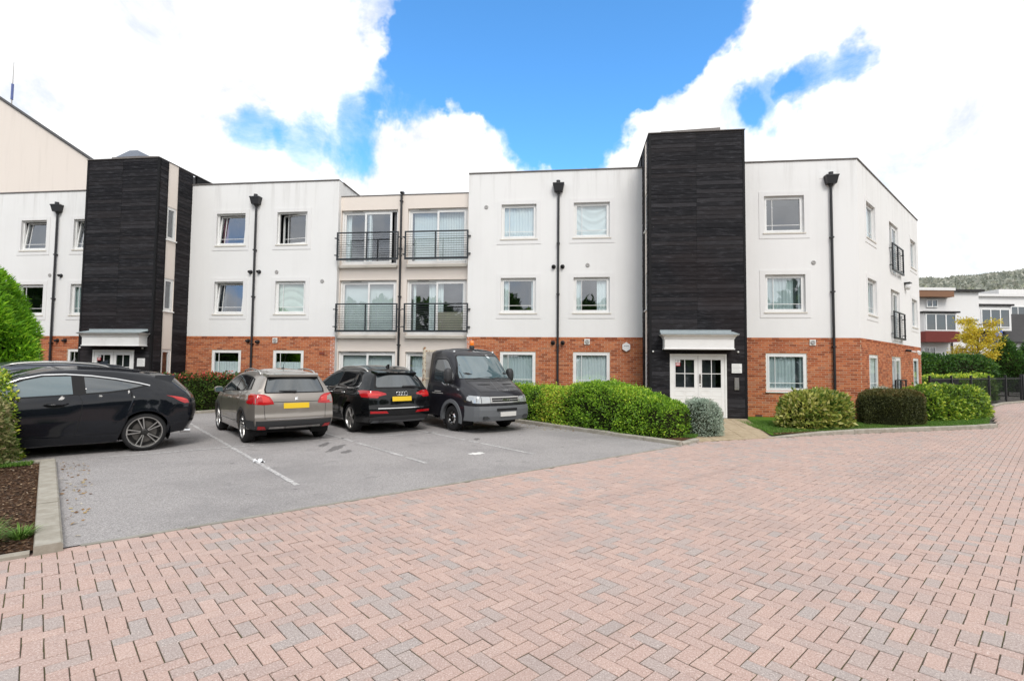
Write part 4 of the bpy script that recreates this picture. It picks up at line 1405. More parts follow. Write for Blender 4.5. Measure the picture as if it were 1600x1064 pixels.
def smooth_tab(tab, n=140, k=3):
    """resample a profile and round its corners a little"""
    xs = np.linspace(tab[0][0], tab[-1][0], n); ys = np.interp(xs, *zip(*tab))
    ker = np.hanning(2 * k + 3)[1:-1]; ker /= ker.sum()
    pad = np.concatenate([2 * ys[0] - ys[k:0:-1], ys, 2 * ys[-1] - ys[-2:-k - 2:-1]])
    return list(zip(xs, np.convolve(pad, ker, 'valid')))


class Car:
    """body skin: a side outline with wheel arches cut in it, inflated to a width that varies along and up"""
    def __init__(s, spec):
        s.__dict__.update(spec)
        s.top = smooth_tab(s.top, 160, 4)
        s.rear = smooth_tab(s.rear, 90, 3); s.front = smooth_tab(s.front, 90, 3)
        s.belt = smooth_tab(s.belt, 60, 2)

    def x_at(s, t, z):
        return interp(s.rear, z) * (1 - t) + interp(s.front, z) * t

    def z_low(s, x):
        z = s.sill + s.sill_r * sstep(0.15, -0.6, x) + s.sill_f * sstep(s.wb + 0.2, s.wb + 0.75, x)
        for ax in (0.0, s.wb):
            d = abs(x - ax)
            if d < s.arch: z = max(z, s.wr + math.sqrt(s.arch ** 2 - d * d) * 0.985)
        return z

    def half_w(s, x, z, zt):
        zb = interp(s.belt, x)
        zl = 0.25
        if z <= zb:
            u = (z - zl) / max(0.05, zb - zl)
            w = s.wmax - s.tuck * max(0, 1 - u / 0.45) ** 2 - s.shoulder * max(0, (u - 0.62) / 0.38) ** 2
            for (cx0, cz0, cx1, cz1, am) in s.crease:
                if cx0 < x < cx1:
                    zc = cz0 + (cz1 - cz0) * (x - cx0) / (cx1 - cx0)
                    fade = sstep(cx0, cx0 + .25, x) * sstep(cx1, cx1 - .25, x)
                    dz = z - zc
                    w += am * fade * (math.exp(-(dz / 0.035) ** 2) if dz > 0 else math.exp(-(dz / 0.11) ** 2))
        else:
            u = (z - zb) / max(0.05, s.zroof - zb)
            w = s.wmax - s.shoulder - 0.012 - (s.wmax - s.shoulder - 0.012 - s.wroof) * u ** 1.12
        # plan taper to nose and tail
        xr, xf = interp(s.rear, z), interp(s.front, z)
        tl = max(0.0, 1 - (x - xr) / s.tail_len); nl = max(0.0, 1 - (xf - x) / s.nose_len)
        w -= s.tail_tap * tl ** 2.2 + s.nose_tap * nl ** 2.2
        # flare over the wheels
        for ax in (0.0, s.wb):
            d = math.hypot(x - ax, z - s.wr)
            w += s.flare * math.exp(-((d - s.arch) / 0.10) ** 2) * (1 if z < zb else 0)
        # rounded edge along the top
        r = s.round
        e = zt - z
        if e < r: w -= r * (1 - math.sqrt(max(0, 1 - (1 - e / r) ** 2)))
        return max(w, 0.05)

    def build(s):
        NT_, NZ, K = 130, 34, 14
        tt = [0.5 - 0.5 * math.cos(math.pi * i / NT_) for i in range(NT_ + 1)]
        tt = [0.35 * a + 0.65 * i / NT_ for i, a in enumerate(tt)]
        P = np.zeros((NT_ + 1, NZ + 1, 3))
        for i, t in enumerate(tt):
            z = s.zroof * 0.7
            for _ in range(14): z = 0.5 * z + 0.5 * interp(s.top, s.x_at(t, z))
            zt = z
            z = s.sill
            for _ in range(6): z = s.z_low(s.x_at(t, z))
            zl = min(z, zt - 0.05)
            for j in range(NZ + 1):
                v = j / NZ
                v = v if v < 0.7 else 0.7 + 0.3 * math.sin((v - 0.7) / 0.3 * math.pi / 2)
                zz = zl + (zt - zl) * v
                x = s.x_at(t, zz)
                P[i, j] = (x, s.half_w(x, zz, zt), zz)
        V = []; F = []
        idx = {}

        def vid(key, co):
            if key not in idx:
                idx[key] = len(V); V.append(tuple(co))
            return idx[key]
        # lateral skins
        for sd in (1, -1):
            for i in range(NT_ + 1):
                for j in range(NZ + 1):
                    vid((sd, i, j), (P[i, j, 0], sd * P[i, j, 1], P[i, j, 2]))
            for i in range(NT_):
                for j in range(NZ):
                    q = [idx[(sd, i, j)], idx[(sd, i + 1, j)], idx[(sd, i + 1, j + 1)], idx[(sd, i, j + 1)]]
                    F.append(q if sd < 0 else q[::-1])
        # rim strips with crown
        rim = [(i, NZ) for i in range(NT_ + 1)] + [(NT_, j) for j in range(NZ - 1, -1, -1)] + [(i, 0) for i in range(NT_ - 1, -1, -1)] + [(0, j) for j in range(1, NZ)]
        for n_, (i, j) in enumerate(rim):
            t, v = tt[i], j / NZ
            topw = sstep(0.75, 1.0, v)
            cz = s.crown * topw * (sstep(0.0, 0.06, t) * sstep(1.0, 0.94, t) * 0.75 + 0.25)
            cr = s.crown_r * sstep(0.10, 0.0, t) * (1 if j > 0 else .6); cf = s.crown_f * sstep(0.90, 1.0, t)
            if topw > 0.5:  # windscreen and bonnet bow forward a little
                cf += s.crown_s * sstep(0.45, 0.6, t) * (1 - sstep(0.85, 0.95, t))
            for k in range(1, K):
                q = 1 - 2 * k / K
                b = 1 - abs(q) ** 2.2
                vid(('r', n_, k), (P[i, j, 0] + (cf - cr) * b, P[i, j, 1] * q, P[i, j, 2] + cz * b))
        m = len(rim)
        for n_ in range(m):
            a, b = n_, (n_ + 1) % m
            for k in range(K):
                def g(nn, kk):
                    i, j = rim[nn]
                    return idx[(1, i, j)] if kk == 0 else idx[(-1, i, j)] if kk == K else idx[('r', nn, kk)]
                F.append([g(a, k), g(b, k), g(b, k + 1), g(a, k + 1)])
        me = bpy.data.meshes.new('body')
        me.from_pydata(V, [], F)
        bm = bmesh.new(); bm.from_mesh(me)
        bmesh.ops.recalc_face_normals(bm, faces=bm.faces[:])
        for f in bm.faces: f.smooth = True
        for e in bm.edges:
            if len(e.link_faces) == 2 and e.calc_face_angle(0) > R(48): e.smooth = False
        bm.to_mesh(me); bm.free(); me.update()
        s.mesh = me
        bm = bmesh.new(); bm.from_mesh(me); s.bvh = BVHTree.FromBMesh(bm); bm.free()
        return me

    def hit(s, axis, u, v):
        """surface point and normal seen from the left (L), right (R), back (B), front (F) or top (T)"""
        if axis in 'LR':
            sg = 1 if axis == 'L' else -1
            r = s.bvh.ray_cast(Vector((u, 3 * sg, v)), Vector((0, -sg, 0)))
        elif axis in 'BF':
            sg = -1 if axis == 'B' else 1
            r = s.bvh.ray_cast(Vector((8 * sg, u, v)), Vector((-sg, 0, 0)))
        else:
            r = s.bvh.ray_cast(Vector((u, v, 4)), Vector((0, 0, -1)))
        if r[0] is None: return None
        n = r[1]
        o = {'L': Vector((0, 1, 0)), 'R': Vector((0, -1, 0)), 'B': Vector((-1, 0, 0)), 'F': Vector((1, 0, 0)), 'T': Vector((0, 0, 1))}[axis]
        if n.dot(o) < 0: n = -n
        return r[0], n

    def patch(s, axis, poly, off=0.004, res=0.05):
        """a thin skin panel with the given outline lying on the body"""
        pts = []; n = len(poly)
        for i in range(n):
            a, b = Vector(poly[i]), Vector(poly[(i + 1) % n])
            k = max(1, int((b - a).length / res))
            pts += [a + (b - a) * (q / k) for q in range(k)]
        nb = len(pts)
        edges = [(i, (i + 1) % nb) for i in range(nb)]
        us = [p.x for p in pts]; vs = [p.y for p in pts]
        x = min(us) + res / 2
        while x < max(us):
            y = min(vs) + res / 2
            while y < max(vs):
                if in_poly(x, y, [(p.x, p.y) for p in pts]): pts.append(Vector((x, y)))
                y += res
            x += res
        r = delaunay_2d_cdt(pts, edges, [], 1, 1e-5)
        V = []; ok = []
        for p in r[0]:
            h = s.hit(axis, p.x, p.y)
            if h is None: V.append((0, 0, 0)); ok.append(False)
            else: V.append(tuple(h[0] + h[1] * off)); ok.append(True)
        F = [f for f in r[2] if all(ok[i] for i in f)]
        me = bpy.data.meshes.new('panel'); me.from_pydata(V, [], F)
        bm = bmesh.new(); bm.from_mesh(me)
        bmesh.ops.delete(bm, geom=[v for v in bm.verts if not v.link_faces], context='VERTS')
        bmesh.ops.recalc_face_normals(bm, faces=bm.faces[:])
        for f in bm.faces: f.smooth = True
        bm.to_mesh(me); bm.free()
        return me

    def strip(s, axis, line, w=0.008, off=0.0025, res=0.03):
        """a narrow ribbon along a line on the body"""
        pts = []
        for i in range(len(line) - 1):
            a, b = Vector(line[i]), Vector(line[i + 1]); k = max(1, int((b - a).length / res))
            pts += [a + (b - a) * (q / k) for q in range(k)]
        pts.append(Vector(line[-1]))
        V = []; F = []; prev = None
        for i, p in enumerate(pts):
            d = (pts[min(i + 1, len(pts) - 1)] - pts[max(0, i - 1)]).normalized(); nn = Vector((-d.y, d.x)) * w / 2
            h1, h2 = s.hit(axis, *(p + nn)), s.hit(axis, *(p - nn))
            if h1 is None or h2 is None or (h1[0] - h2[0]).length > 0.12: prev = None; continue
            b = len(V); V += [tuple(h1[0] + h1[1] * off), tuple(h2[0] + h2[1] * off)]
            if prev is not None and (Vector(V[prev]) - Vector(V[b])).length < 0.15: F.append((prev, prev + 1, b + 1, b))
            prev = b
        me = bpy.data.meshes.new('strip'); me.from_pydata(V, [], F)
        return me


def paint(name, col, metal=0.55, rough=0.32):
    m = pmat(name, col, rough, metal, 0.5 if metal > 0.2 else 0.03, 0.9)
    return m


M_CARGLASS = pmat('car_glass', (0.030, 0.040, 0.045), 0.02, 0.0, 1.0); M_CARGLASS.node_tree.nodes['Principled BSDF'].inputs['IOR'].default_value = 1.75
M_CARGLASS2 = pmat('tinted_car_glass', (0.006, 0.007, 0.008), 0.02, 0.0, 0.8)
M_CARGLASSB = pmat('pale_car_glass', (0.070, 0.115, 0.130), 0.03, 0.0, 1.0); M_CARGLASSB.node_tree.nodes['Principled BSDF'].inputs['IOR'].default_value = 1.8
M_RUBBER = pmat('tyre_rubber', (0.017, 0.017, 0.018), 0.75, 0, 0.3)
M_PLASTIC = pmat('dark_plastic', (0.030, 0.031, 0.033), 0.55)
M_GREYPLASTIC = pmat('grey_plastic', (0.115, 0.122, 0.130), 0.6)
M_CHROME = pmat('bright_trim', (0.72, 0.72, 0.72), 0.16, 1.0)
M_ALLOY = pmat('alloy', (0.50, 0.49, 0.475), 0.28, 0.85)
M_ALLOYDARK = pmat('dark_alloy', (0.035, 0.034, 0.033), 0.4, 0.5)
M_DISC = pmat('brake_disc', (0.16, 0.15, 0.14), 0.45, 0.8)
M_TAIL = pmat('tail_light_red', (0.42, 0.006, 0.010), 0.10, 0.0, 0.5, 0.5)
M_TAILB = pmat('tail_light_bright', (0.62, 0.03, 0.025), 0.12, 0.0, 0.5, 0.5)
M_LAMP = pmat('headlamp', (0.42, 0.44, 0.45), 0.10, 0.35, 0.6, 1.0)
M_PLATE = pmat('yellow_plate', (0.78, 0.52, 0.02), 0.45)
M_PLATEW = pmat('white_plate', (0.62, 0.61, 0.58), 0.45)
M_SEAM = pmat('panel_gap', (0.004, 0.004, 0.005), 0.8)
M_AMBER = pmat('amber_lens', (0.85, 0.20, 0.01), 0.2, 0, 0.5, 0.6)


def wheel(car_e, M, r, width, rim_r, style, side):
    """tyre, rim with spokes, disc; outside face towards +y (side=1) or -y"""
    sg = side
    w = MB()
    hw = width / 2
    prof = [(rim_r - 0.012, -hw + 0.015), (rim_r + 0.01, -hw), (r - 0.045, -hw - 0.004), (r - 0.014, -hw + 0.016), (r, -hw + 0.045), (r, hw - 0.045), (r - 0.014, hw - 0.016), (r - 0.045, hw + 0.004), (rim_r + 0.01, hw), (rim_r - 0.012, hw - 0.015)]
    prof2 = []
    for (a, b) in prof: prof2.append((a, b * sg))
    w.lathe(prof2, 'y', 48)
    # tread grooves
    wh = w.obj('wheel', M_RUBBER, car_e, M, smooth=True)
    rm = MB()
    yo = hw - 0.012
    mats = [M_ALLOY, M_ALLOYDARK, M_DISC, M_CHROME]
    # barrel and lip
    rm.lathe([(rim_r, yo * sg), (rim_r + 0.004, (yo + 0.006) * sg), (rim_r - 0.012, (yo + 0.004) * sg), (rim_r - 0.022, (yo - 0.02) * sg), (rim_r - 0.03, -hw * sg * 0.8)], 'y', 48, 0 if style != 'steel' else 1)
    rm.lathe([(rim_r - 0.03, -0.02 * sg), (0.0, -0.02 * sg)], 'y', 32, 1)
    rm.lathe([(rim_r * 0.70, 0.0 * sg), (rim_r * 0.70, 0.012 * sg), (0.06, 0.012 * sg)], 'y', 32, 2)

    def spoke(a0, r0, r1, w0, w1, y0, y1, m, th=0.018):
        c, s_ = math.cos(a0), math.sin(a0)
        P_ = []
        for (rr, ww, yy) in ((r0, w0, y0), (r1, w1, y1)):
            for (u, dy) in ((-ww, -th), (ww, -th), (ww * 0.8, 0), (-ww * 0.8, 0)):
                P_.append((rr * c - u * s_, (yy + dy) * sg, rr * s_ + u * c))
        for q in ((3, 2, 6, 7), (0, 3, 7, 4), (2, 1, 5, 6), (0, 1, 5, 4)): rm.face([P_[i] for i in q], m)
    if style == 'five_twin':               # machined edges either side of dark spokes
        for k in range(5):
            a = 2 * math.pi * k / 5 + 0.30
            for d in (-1, 1):
                c0 = 0.028; off = d * 0.16
                spoke(a + off, 0.05, rim_r - 0.006, 0.010, 0.010, yo - 0.020, yo - 0.002, 0)
                spoke(a + off * 0.92, 0.05, rim_r - 0.010, 0.020, 0.022, yo - 0.026, yo - 0.010, 1)
            spoke(a, 0.05, rim_r * 0.52, 0.03, 0.035, yo - 0.028, yo - 0.022, 1)
            # curved return at the rim
            n_ = 6
            for q in range(n_):
                b0, b1 = a - 0.19 + 0.38 * q / n_, a - 0.19 + 0.38 * (q + 1) / n_
                P_ = [(rr * math.cos(b), (yo - 0.001) * sg, rr * math.sin(b)) for (rr, b) in ((rim_r - 0.024, b0), (rim_r - 0.006, b0), (rim_r - 0.006, b1), (rim_r - 0.024, b1))]
                rm.face(P_, 0)
        rm.lathe([(0.0, (yo - 0.004) * sg), (0.03, (yo - 0.004) * sg), (0.055, (yo - 0.012) * sg), (0.07, (yo - 0.03) * sg)], 'y', 20, 1)
    elif style == 'five_split':
        for k in range(5):
            a = 2 * math.pi * k / 5 + 0.2
            for d in (-0.13, 0.13): spoke(a + d, 0.045, rim_r - 0.004, 0.016, 0.020, yo - 0.014, yo - 0.002, 0)
            spoke(a, 0.045, rim_r - 0.02, 0.010, 0.012, yo - 0.018, yo - 0.008, 0)
        rm.lathe([(0.0, (yo - 0.006) * sg), (0.05, (yo - 0.008) * sg), (0.07, (yo - 0.03) * sg)], 'y', 20, 0)
    elif style == 'ten':
        for k in range(5):
            a = 2 * math.pi * k / 5
            for d in (-0.17, 0.17): spoke(a + d, 0.04, rim_r - 0.004, 0.022, 0.034, yo - 0.016, yo - 0.004, 0)
        rm.lathe([(0.0, (yo - 0.008) * sg), (0.05, (yo - 0.010) * sg), (0.07, (yo - 0.03) * sg)], 'y', 20, 0)
    else:                                   # pressed steel wheel with a bright trim and hand holes
        rm.lathe([(rim_r - 0.02, (yo - 0.03) * sg), (rim_r * 0.86, (yo - 0.05) * sg), (rim_r * 0.70, (yo - 0.035) * sg), (rim_r * 0.50, (yo - 0.01) * sg), (rim_r * 0.34, (yo - 0.012) * sg), (0.0, (yo - 0.012) * sg)], 'y', 36, 3)
        for k in range(10):
            a = 2 * math.pi * k / 10
            rm.lathe([(0.0, 0.0), (0.020, 0.0), (0.022, -0.01 * sg)], 'y', 10, 1, (rim_r * 0.72 * math.cos(a), (yo - 0.028) * sg, rim_r * 0.72 * math.sin(a)))
        rm.lathe([(0.0, (yo + 0.01) * sg), (0.045, (yo + 0.008) * sg), (0.05, (yo - 0.012) * sg)], 'y', 16, 1)
    rm.obj('rim', mats, wh, M, fix=False)
    return wh


def mirror_obj(name, mb_fn, mats, e, M, parent=None):
    for sd in (1, -1):
        mb_fn(sd).obj(name, mats, parent or e, M, smooth=True)


def make_car(name, label, spec, body_mat, pos, heading, scale, wheels, glass, detail, group='cars parked in the bays'):
    """pos: ground point under the middle of the rear axle"""
    M = Matrix.Translation((*pos, 0.010)) @ Matrix.Rotation(heading, 4, 'Z') @ Matrix.Scale(scale, 4)
    e = thing(name, label, 'van' if 'van' in name or 'truck' in name else 'car', M, group)
    c = Car(spec); me = c.build(); me.materials.append(body_mat)
    body = add_obj('body', me, e, M)
    # inner wheel wells, dark
    for ax in (0.0, c.wb):
        for sd in (1, -1):
            a = MB()
            n = 20
            for q in range(n):
                t0, t1 = R(-25 + 230 * q / n), R(-25 + 230 * (q + 1) / n)
                rr = c.arch + 0.012
                y0, y1 = sd * (c.wmax - 0.045), sd * (c.wmax - 0.42)
                p0, p1 = (ax + rr * math.cos(t0), c.wr + rr * math.sin(t0)), (ax + rr * math.cos(t1), c.wr + rr * math.sin(t1))
                a.face([(p0[0], y0, p0[1]), (p1[0], y0, p1[1]), (p1[0], y1, p1[1]), (p0[0], y1, p0[1])])
                a.face([(p0[0], y1, p0[1]), (p1[0], y1, p1[1]), (ax, y1, c.wr)])
            a.obj('wheel_well', M_SEAM, e, M, fix=False)
    for ax in (0.0, c.wb):
        for sd in (1, -1):
            yc = sd * (c.wmax - wheels['w'] / 2 - wheels.get('in', 0.02))
            wheel(e, M @ Matrix.Translation((ax, yc, c.wr)) @ Matrix.Rotation(wheels.get('rot', 0.0), 4, 'Y'), c.wr, wheels['w'], wheels['rim'], wheels['style'], sd)
    # floor pan
    MB().box(-0.30, c.wb + 0.3, -c.wmax + .30, c.wmax - .30, 0.20, 0.34).obj('floor_pan', M_SEAM, e, M)
    detail(c, e, M, body)
    return e, c, M


def skin(c, e, M, name, axis, poly, mat, off=0.004, res=0.05, parent=None, both=False, mir=False):
    me = c.patch(axis, poly, off, res); me.materials.append(mat)
    o = add_obj(name, me, parent or e, M)
    if both:
        me = c.patch('R' if axis == 'L' else axis, poly if axis == 'L' else [(-u, v) for u, v in poly], off, res); me.materials.append(mat)
        add_obj(name, me, parent or e, M)
    return o


def seam(c, e, M, axis, line, w=0.007, mat=None, name='panel_gap', off=0.0022, both=False):
    me = c.strip(axis, line, w, off); me.materials.append(mat or M_SEAM); add_obj(name, me, e, M)
    if both:
        me = c.strip('R' if axis == 'L' else axis, line if axis == 'L' else [(-u, v) for u, v in line], w, off); me.materials.append(mat or M_SEAM); add_obj(name, me, e, M)


def arch_trim(c, e, M, mat, wdt=0.055, off=0.006):
    for ax in (0.0, c.wb):
        for axis in 'LR':
            ln = [(ax + (c.arch + wdt * 0.5) * math.cos(R(t)), c.wr + (c.arch + wdt * 0.5) * math.sin(R(t)) * 0.99) for t in range(-8, 189, 7)]
            me = c.strip(axis, ln, wdt, off); me.materials.append(mat); add_obj('wheel_arch_trim', me, e, M)


def door_mirror(e, M, x, y, z, mat, sd, size=(0.10, 0.19, 0.14)):
    mb = MB(); l, w, h = size
    bm = bmesh.new()
    bmesh.ops.create_icosphere(bm, subdivisions=3, radius=1.0)
    for v in bm.verts:
        p = v.co
        q = Vector((math.copysign(abs(p.x) ** 0.75, p.x) * l, math.copysign(abs(p.y) ** 0.7, p.y) * w / 2, math.copysign(abs(p.z) ** 0.7, p.z) * h / 2))
        if q.x < -l * 0.45: q.x = -l * 0.45
        v.co = q + Vector((x, sd * (y + w / 2), z))
    mb.bm(bm); bm.free()
    o = mb.obj('door_mirror', mat, e, M, smooth=True)
    MB().box(x - l * 0.46, x - l * 0.452, sd * (y + w * 0.5) - w * 0.4, sd * (y + w * 0.5) + w * 0.4, z - h * 0.36, z + h * 0.36).obj('mirror_glass', M_CARGLASSB, o, M)
    MB().tube([(x, sd * (y - 0.06), z - h * 0.35), (x, sd * (y + 0.05), z - h * 0.25)], 0.03, 8).obj('mirror_arm', M_PLASTIC, o, M)
    return o


def roof_rail(c, e, M, x0, x1, y, mat, h=0.045, t=0.016):
    for sd in (1, -1):
        pts = []
        n = 14
        for k in range(n + 1):
            x = x0 + (x1 - x0) * k / n
            hh = c.hit('T', x, sd * y)
            lift = h * math.sin(math.pi * min(1, max(0, k / n))) ** 0.45 if 0 < k < n else -0.01
            pts.append((x, sd * y, hh[0].z + lift))
        MB().tube(pts, t, 8).obj('roof_rail', mat, e, M, smooth=True)


def text_mesh(txt, size, mat, depth=0.003):
    cu = bpy.data.curves.new('lettering', 'FONT'); cu.body = txt; cu.size = size; cu.extrude = depth; cu.align_x = 'CENTER'; cu.align_y = 'CENTER'
    o = bpy.data.objects.new('tmp', cu)
    dg = bpy.context.evaluated_depsgraph_get()
    me = bpy.data.meshes.new_from_object(o)
    bpy.data.objects.remove(o); bpy.data.curves.remove(cu)
    me.materials.clear(); me.materials.append(mat)
    return me


# ---- near black coupe-hatchback ------------------------------------------------
coupe = dict(wb=2.695, wr=0.345, arch=0.392, sill=0.20, sill_r=0.11, sill_f=0.03, zroof=1.475, wmax=0.905, wroof=0.60, tuck=0.06, shoulder=0.045,
             tail_len=0.75, tail_tap=0.16, nose_len=0.9, nose_tap=0.22, flare=0.014, round=0.07, crown=0.055, crown_r=0.16, crown_f=0.22, crown_s=0.12,
             top=[(-0.80, 0.99), (-0.66, 1.075), (-0.36, 1.32), (0.0, 1.415), (0.5, 1.470), (1.0, 1.487), (1.35, 1.472), (1.65, 1.41), (2.0, 1.255), (2.45, 1.045), (2.62, 0.985), (3.0, 0.90), (3.4, 0.78), (3.68, 0.66)],
             rear=[(0.15, -0.52), (0.32, -0.62), (0.5, -0.71), (0.66, -0.74), (0.80, -0.735), (0.90, -0.72), (0.99, -0.67), (1.1, -0.57), (1.33, -0.33), (1.48, -0.20)],
             front=[(0.15, 3.50), (0.3, 3.62), (0.5, 3.66), (0.66, 3.62), (0.8, 3.45), (1.0, 3.1), (1.48, 2.3)],
             belt=[(-0.9, 1.06), (-0.3, 1.075), (0.2, 1.055), (0.9, 1.01), (1.8, 0.955), (2.5, 0.93), (3.7, 0.75)],
             crease=[(-0.55, 1.02, 1.15, 0.895, 0.014), (0.7, 0.33, 2.3, 0.42, 0.012)])


def det_coupe(c, e, M, body):
    side = [(-0.03, 1.185), (0.10, 1.225), (0.45, 1.305), (0.80, 1.360), (1.15, 1.386), (1.45, 1.376), (1.70, 1.312), (2.02, 1.150), (2.12, 1.03), (1.80, 1.005), (0.95, 1.048), (0.55, 1.072), (0.25, 1.115)]
    skin(c, e, M, 'window_rubber', 'L', side, M_SEAM, 0.0030, 0.05, both=True)
    skin(c, e, M, 'door_glass', 'L', [(1.03, 1.060), (1.07, 1.365), (1.42, 1.358), (1.66, 1.298), (1.98, 1.145), (2.05, 1.045), (1.80, 1.022)], M_CARGLASSB, 0.0052, both=True)
    skin(c, e, M, 'quarter_glass', 'L', [(0.04, 1.190), (0.46, 1.288), (0.80, 1.343), (0.895, 1.352), (0.855, 1.072), (0.56, 1.092), (0.29, 1.128)], M_CARGLASS, 0.0052, both=True)
    seam(c, e, M, 'L', [(-0.06, 1.19), (0.10, 1.238), (0.45, 1.318), (0.80, 1.374), (1.15, 1.401), (1.45, 1.391), (1.72, 1.325), (2.06, 1.155)], 0.018, M_CHROME, 'window_trim', 0.006, both=True)
    # door outline, handle, fuel flap line, bumper split
    seam(c, e, M, 'L', [(0.95, 1.045), (0.90, 0.93), (0.905, 0.75), (0.965, 0.42), (1.02, 0.36), (1.5, 0.315), (2.2, 0.305), (2.30, 0.5), (2.33, 0.95)], 0.008, both=True)
    skin(c, e, M, 'handle_recess', 'L', [(1.12, 0.86), (1.20, 0.91), (1.36, 0.915), (1.42, 0.885), (1.34, 0.845), (1.2, 0.835)], M_SEAM, 0.003, 0.03, both=True)
    for sd in (1, -1):
        h = c.hit('L' if sd > 0 else 'R', 1.22, 0.87)[0]
        MB().tube([(1.08, h.y - 0.005 * sd, 0.905), (1.14, h.y + 0.030 * sd, 0.900), (1.30, h.y + 0.032 * sd, 0.892), (1.39, h.y - 0.002 * sd, 0.885)], [0.010, 0.016, 0.016, 0.010], 8).obj('door_handle', body.data.materials[0], e, M, smooth=True)
    seam(c, e, M, 'L', [(-0.40, 0.74), (-0.55, 0.90), (-0.60, 1.0)], 0.007, both=True)
    seam(c, e, M, 'L', [(0.42, 0.35), (0.7, 0.355), (1.0, 0.365)], 0.007, both=True)
    # lamps: swept-back tail lights, rear glass, plate, headlamps
    skin(c, e, M, 'tail_light', 'L', [(-0.31, 1.005), (-0.45, 0.985), (-0.58, 0.955), (-0.67, 0.91), (-0.69, 0.85), (-0.62, 0.845), (-0.54, 0.885), (-0.42, 0.962)], M_TAIL, 0.006, 0.03, both=True)
    skin(c, e, M, 'tail_light_lens', 'L', [(-0.40, 0.983), (-0.56, 0.955), (-0.66, 0.92), (-0.60, 0.905), (-0.47, 0.955)], M_TAILB, 0.008, 0.03, both=True)
    skin(c, e, M, 'rear_glass', 'B', [(-0.52, 1.08), (0.52, 1.08), (0.47, 1.30), (-0.47, 1.30)], M_CARGLASS2, 0.005)
    skin(c, e, M, 'number_plate', 'B', [(-0.26, 0.62), (0.26, 0.62), (0.26, 0.73), (-0.26, 0.73)], M_PLATE, 0.008)
    skin(c, e, M, 'windscreen', 'F', [(-0.62, 1.05), (0.62, 1.05), (0.50, 1.40), (-0.50, 1.40)], M_CARGLASS, 0.005)
    skin(c, e, M, 'headlamp', 'F', [(0.50, 0.62), (0.82, 0.70), (0.80, 0.80), (0.55, 0.70)], M_LAMP, 0.006, 0.04, both=True)
    skin(c, e, M, 'grille', 'F', [(-0.4, 0.34), (0.4, 0.34), (0.45, 0.52), (-0.45, 0.52)], M_SEAM, 0.006)
    # roof spoiler and side fins
    sp = MB()
    pts = [(-0.16, 0.60, 1.372), (-0.16, -0.60, 1.372), (-0.46, -0.55, 1.372), (-0.46, 0.55, 1.372)]
    lo = [(-0.16, 0.60, 1.31), (-0.16, -0.60, 1.31), (-0.44, -0.55, 1.335), (-0.44, 0.55, 1.335)]
    sp.face(pts); sp.face(lo[::-1])
    for i in range(4): sp.face([pts[i], pts[(i + 1) % 4], lo[(i + 1) % 4], lo[i]])
    for sd in (1, -1):
        sp.face([(-0.14, sd * 0.612, 1.375), (-0.49, sd * 0.572, 1.385), (-0.38, sd * 0.61, 1.195), (-0.22, sd * 0.628, 1.235)])
        sp.face([(-0.14, sd * 0.592, 1.375), (-0.49, sd * 0.552, 1.385), (-0.38, sd * 0.59, 1.195), (-0.22, sd * 0.608, 1.235)])
    sp.obj('roof_spoiler', body.data.materials[0], e, M)
    MB().tube([(-0.66, -0.1, 1.085), (-0.72, 0.1, 1.10), (-0.70, 0.35, 1.10)], 0.014, 8).obj('rear_wiper', M_PLASTIC, e, M)
    door_mirror(e, M, 2.05, 0.86, 1.04, body.data.materials[0], 1); door_mirror(e, M, 2.05, 0.86, 1.04, body.data.materials[0], -1)
    MB().tube([(-0.60, 0.5, 0.30), (-0.76, 0.5, 0.29)], 0.045, 12, cap=False).obj('exhaust_tip', M_CHROME, e, M)
    arch_trim(c, e, M, body.data.materials[0], 0.03, 0.008)


P_BLACK = paint('black_blue_paint', (0.0055, 0.0068, 0.0105), 0.0, 0.45)
ca = Vector(lot(0.907, 12.11)) + E2 * 0.93
make_car('parked_car', 'black three door coupe with twin spoke alloys side on behind the mulch bed', coupe, P_BLACK, (ca.x, ca.y), math.atan2(-E1.y, -E1.x), 1.045,
         dict(w=0.235, rim=0.276, style='five_twin', rot=0.25), None, det_coupe)

# ---- beige-grey crossover -------------------------------------------------------
cross = dict(wb=2.54, wr=0.322, arch=0.372, sill=0.235, sill_r=0.09, sill_f=0.03, zroof=1.50, wmax=0.868, wroof=0.585, tuck=0.045, shoulder=0.035,
             tail_len=0.55, tail_tap=0.085, nose_len=0.8, nose_tap=0.17, flare=0.012, round=0.085, crown=0.055, crown_r=0.085, crown_f=0.18, crown_s=0.10,
             top=[(-0.50, 1.395), (-0.34, 1.435), (0.0, 1.475), (0.5, 1.497), (1.0, 1.49), (1.45, 1.44), (1.72, 1.36), (2.42, 1.035), (2.58, 0.995), (3.0, 0.93), (3.25, 0.86), (3.4, 0.78)],
             rear=[(0.15, -0.55), (0.30, -0.66), (0.42, -0.735), (0.55, -0.76), (0.62, -0.735), (0.80, -0.725), (0.95, -0.705), (1.02, -0.67), (1.38, -0.47), (1.52, -0.36)],
             front=[(0.15, 3.24), (0.3, 3.36), (0.5, 3.40), (0.7, 3.38), (0.85, 3.25), (1.0, 3.0), (1.5, 2.2)],
             belt=[(-0.8, 1.03), (0.4, 1.02), (1.2, 0.99), (2.4, 0.945), (3.4, 0.80)],
             crease=[(-0.6, 0.90, 2.8, 0.85, 0.010), (0.5, 0.42, 2.1, 0.42, 0.010)])


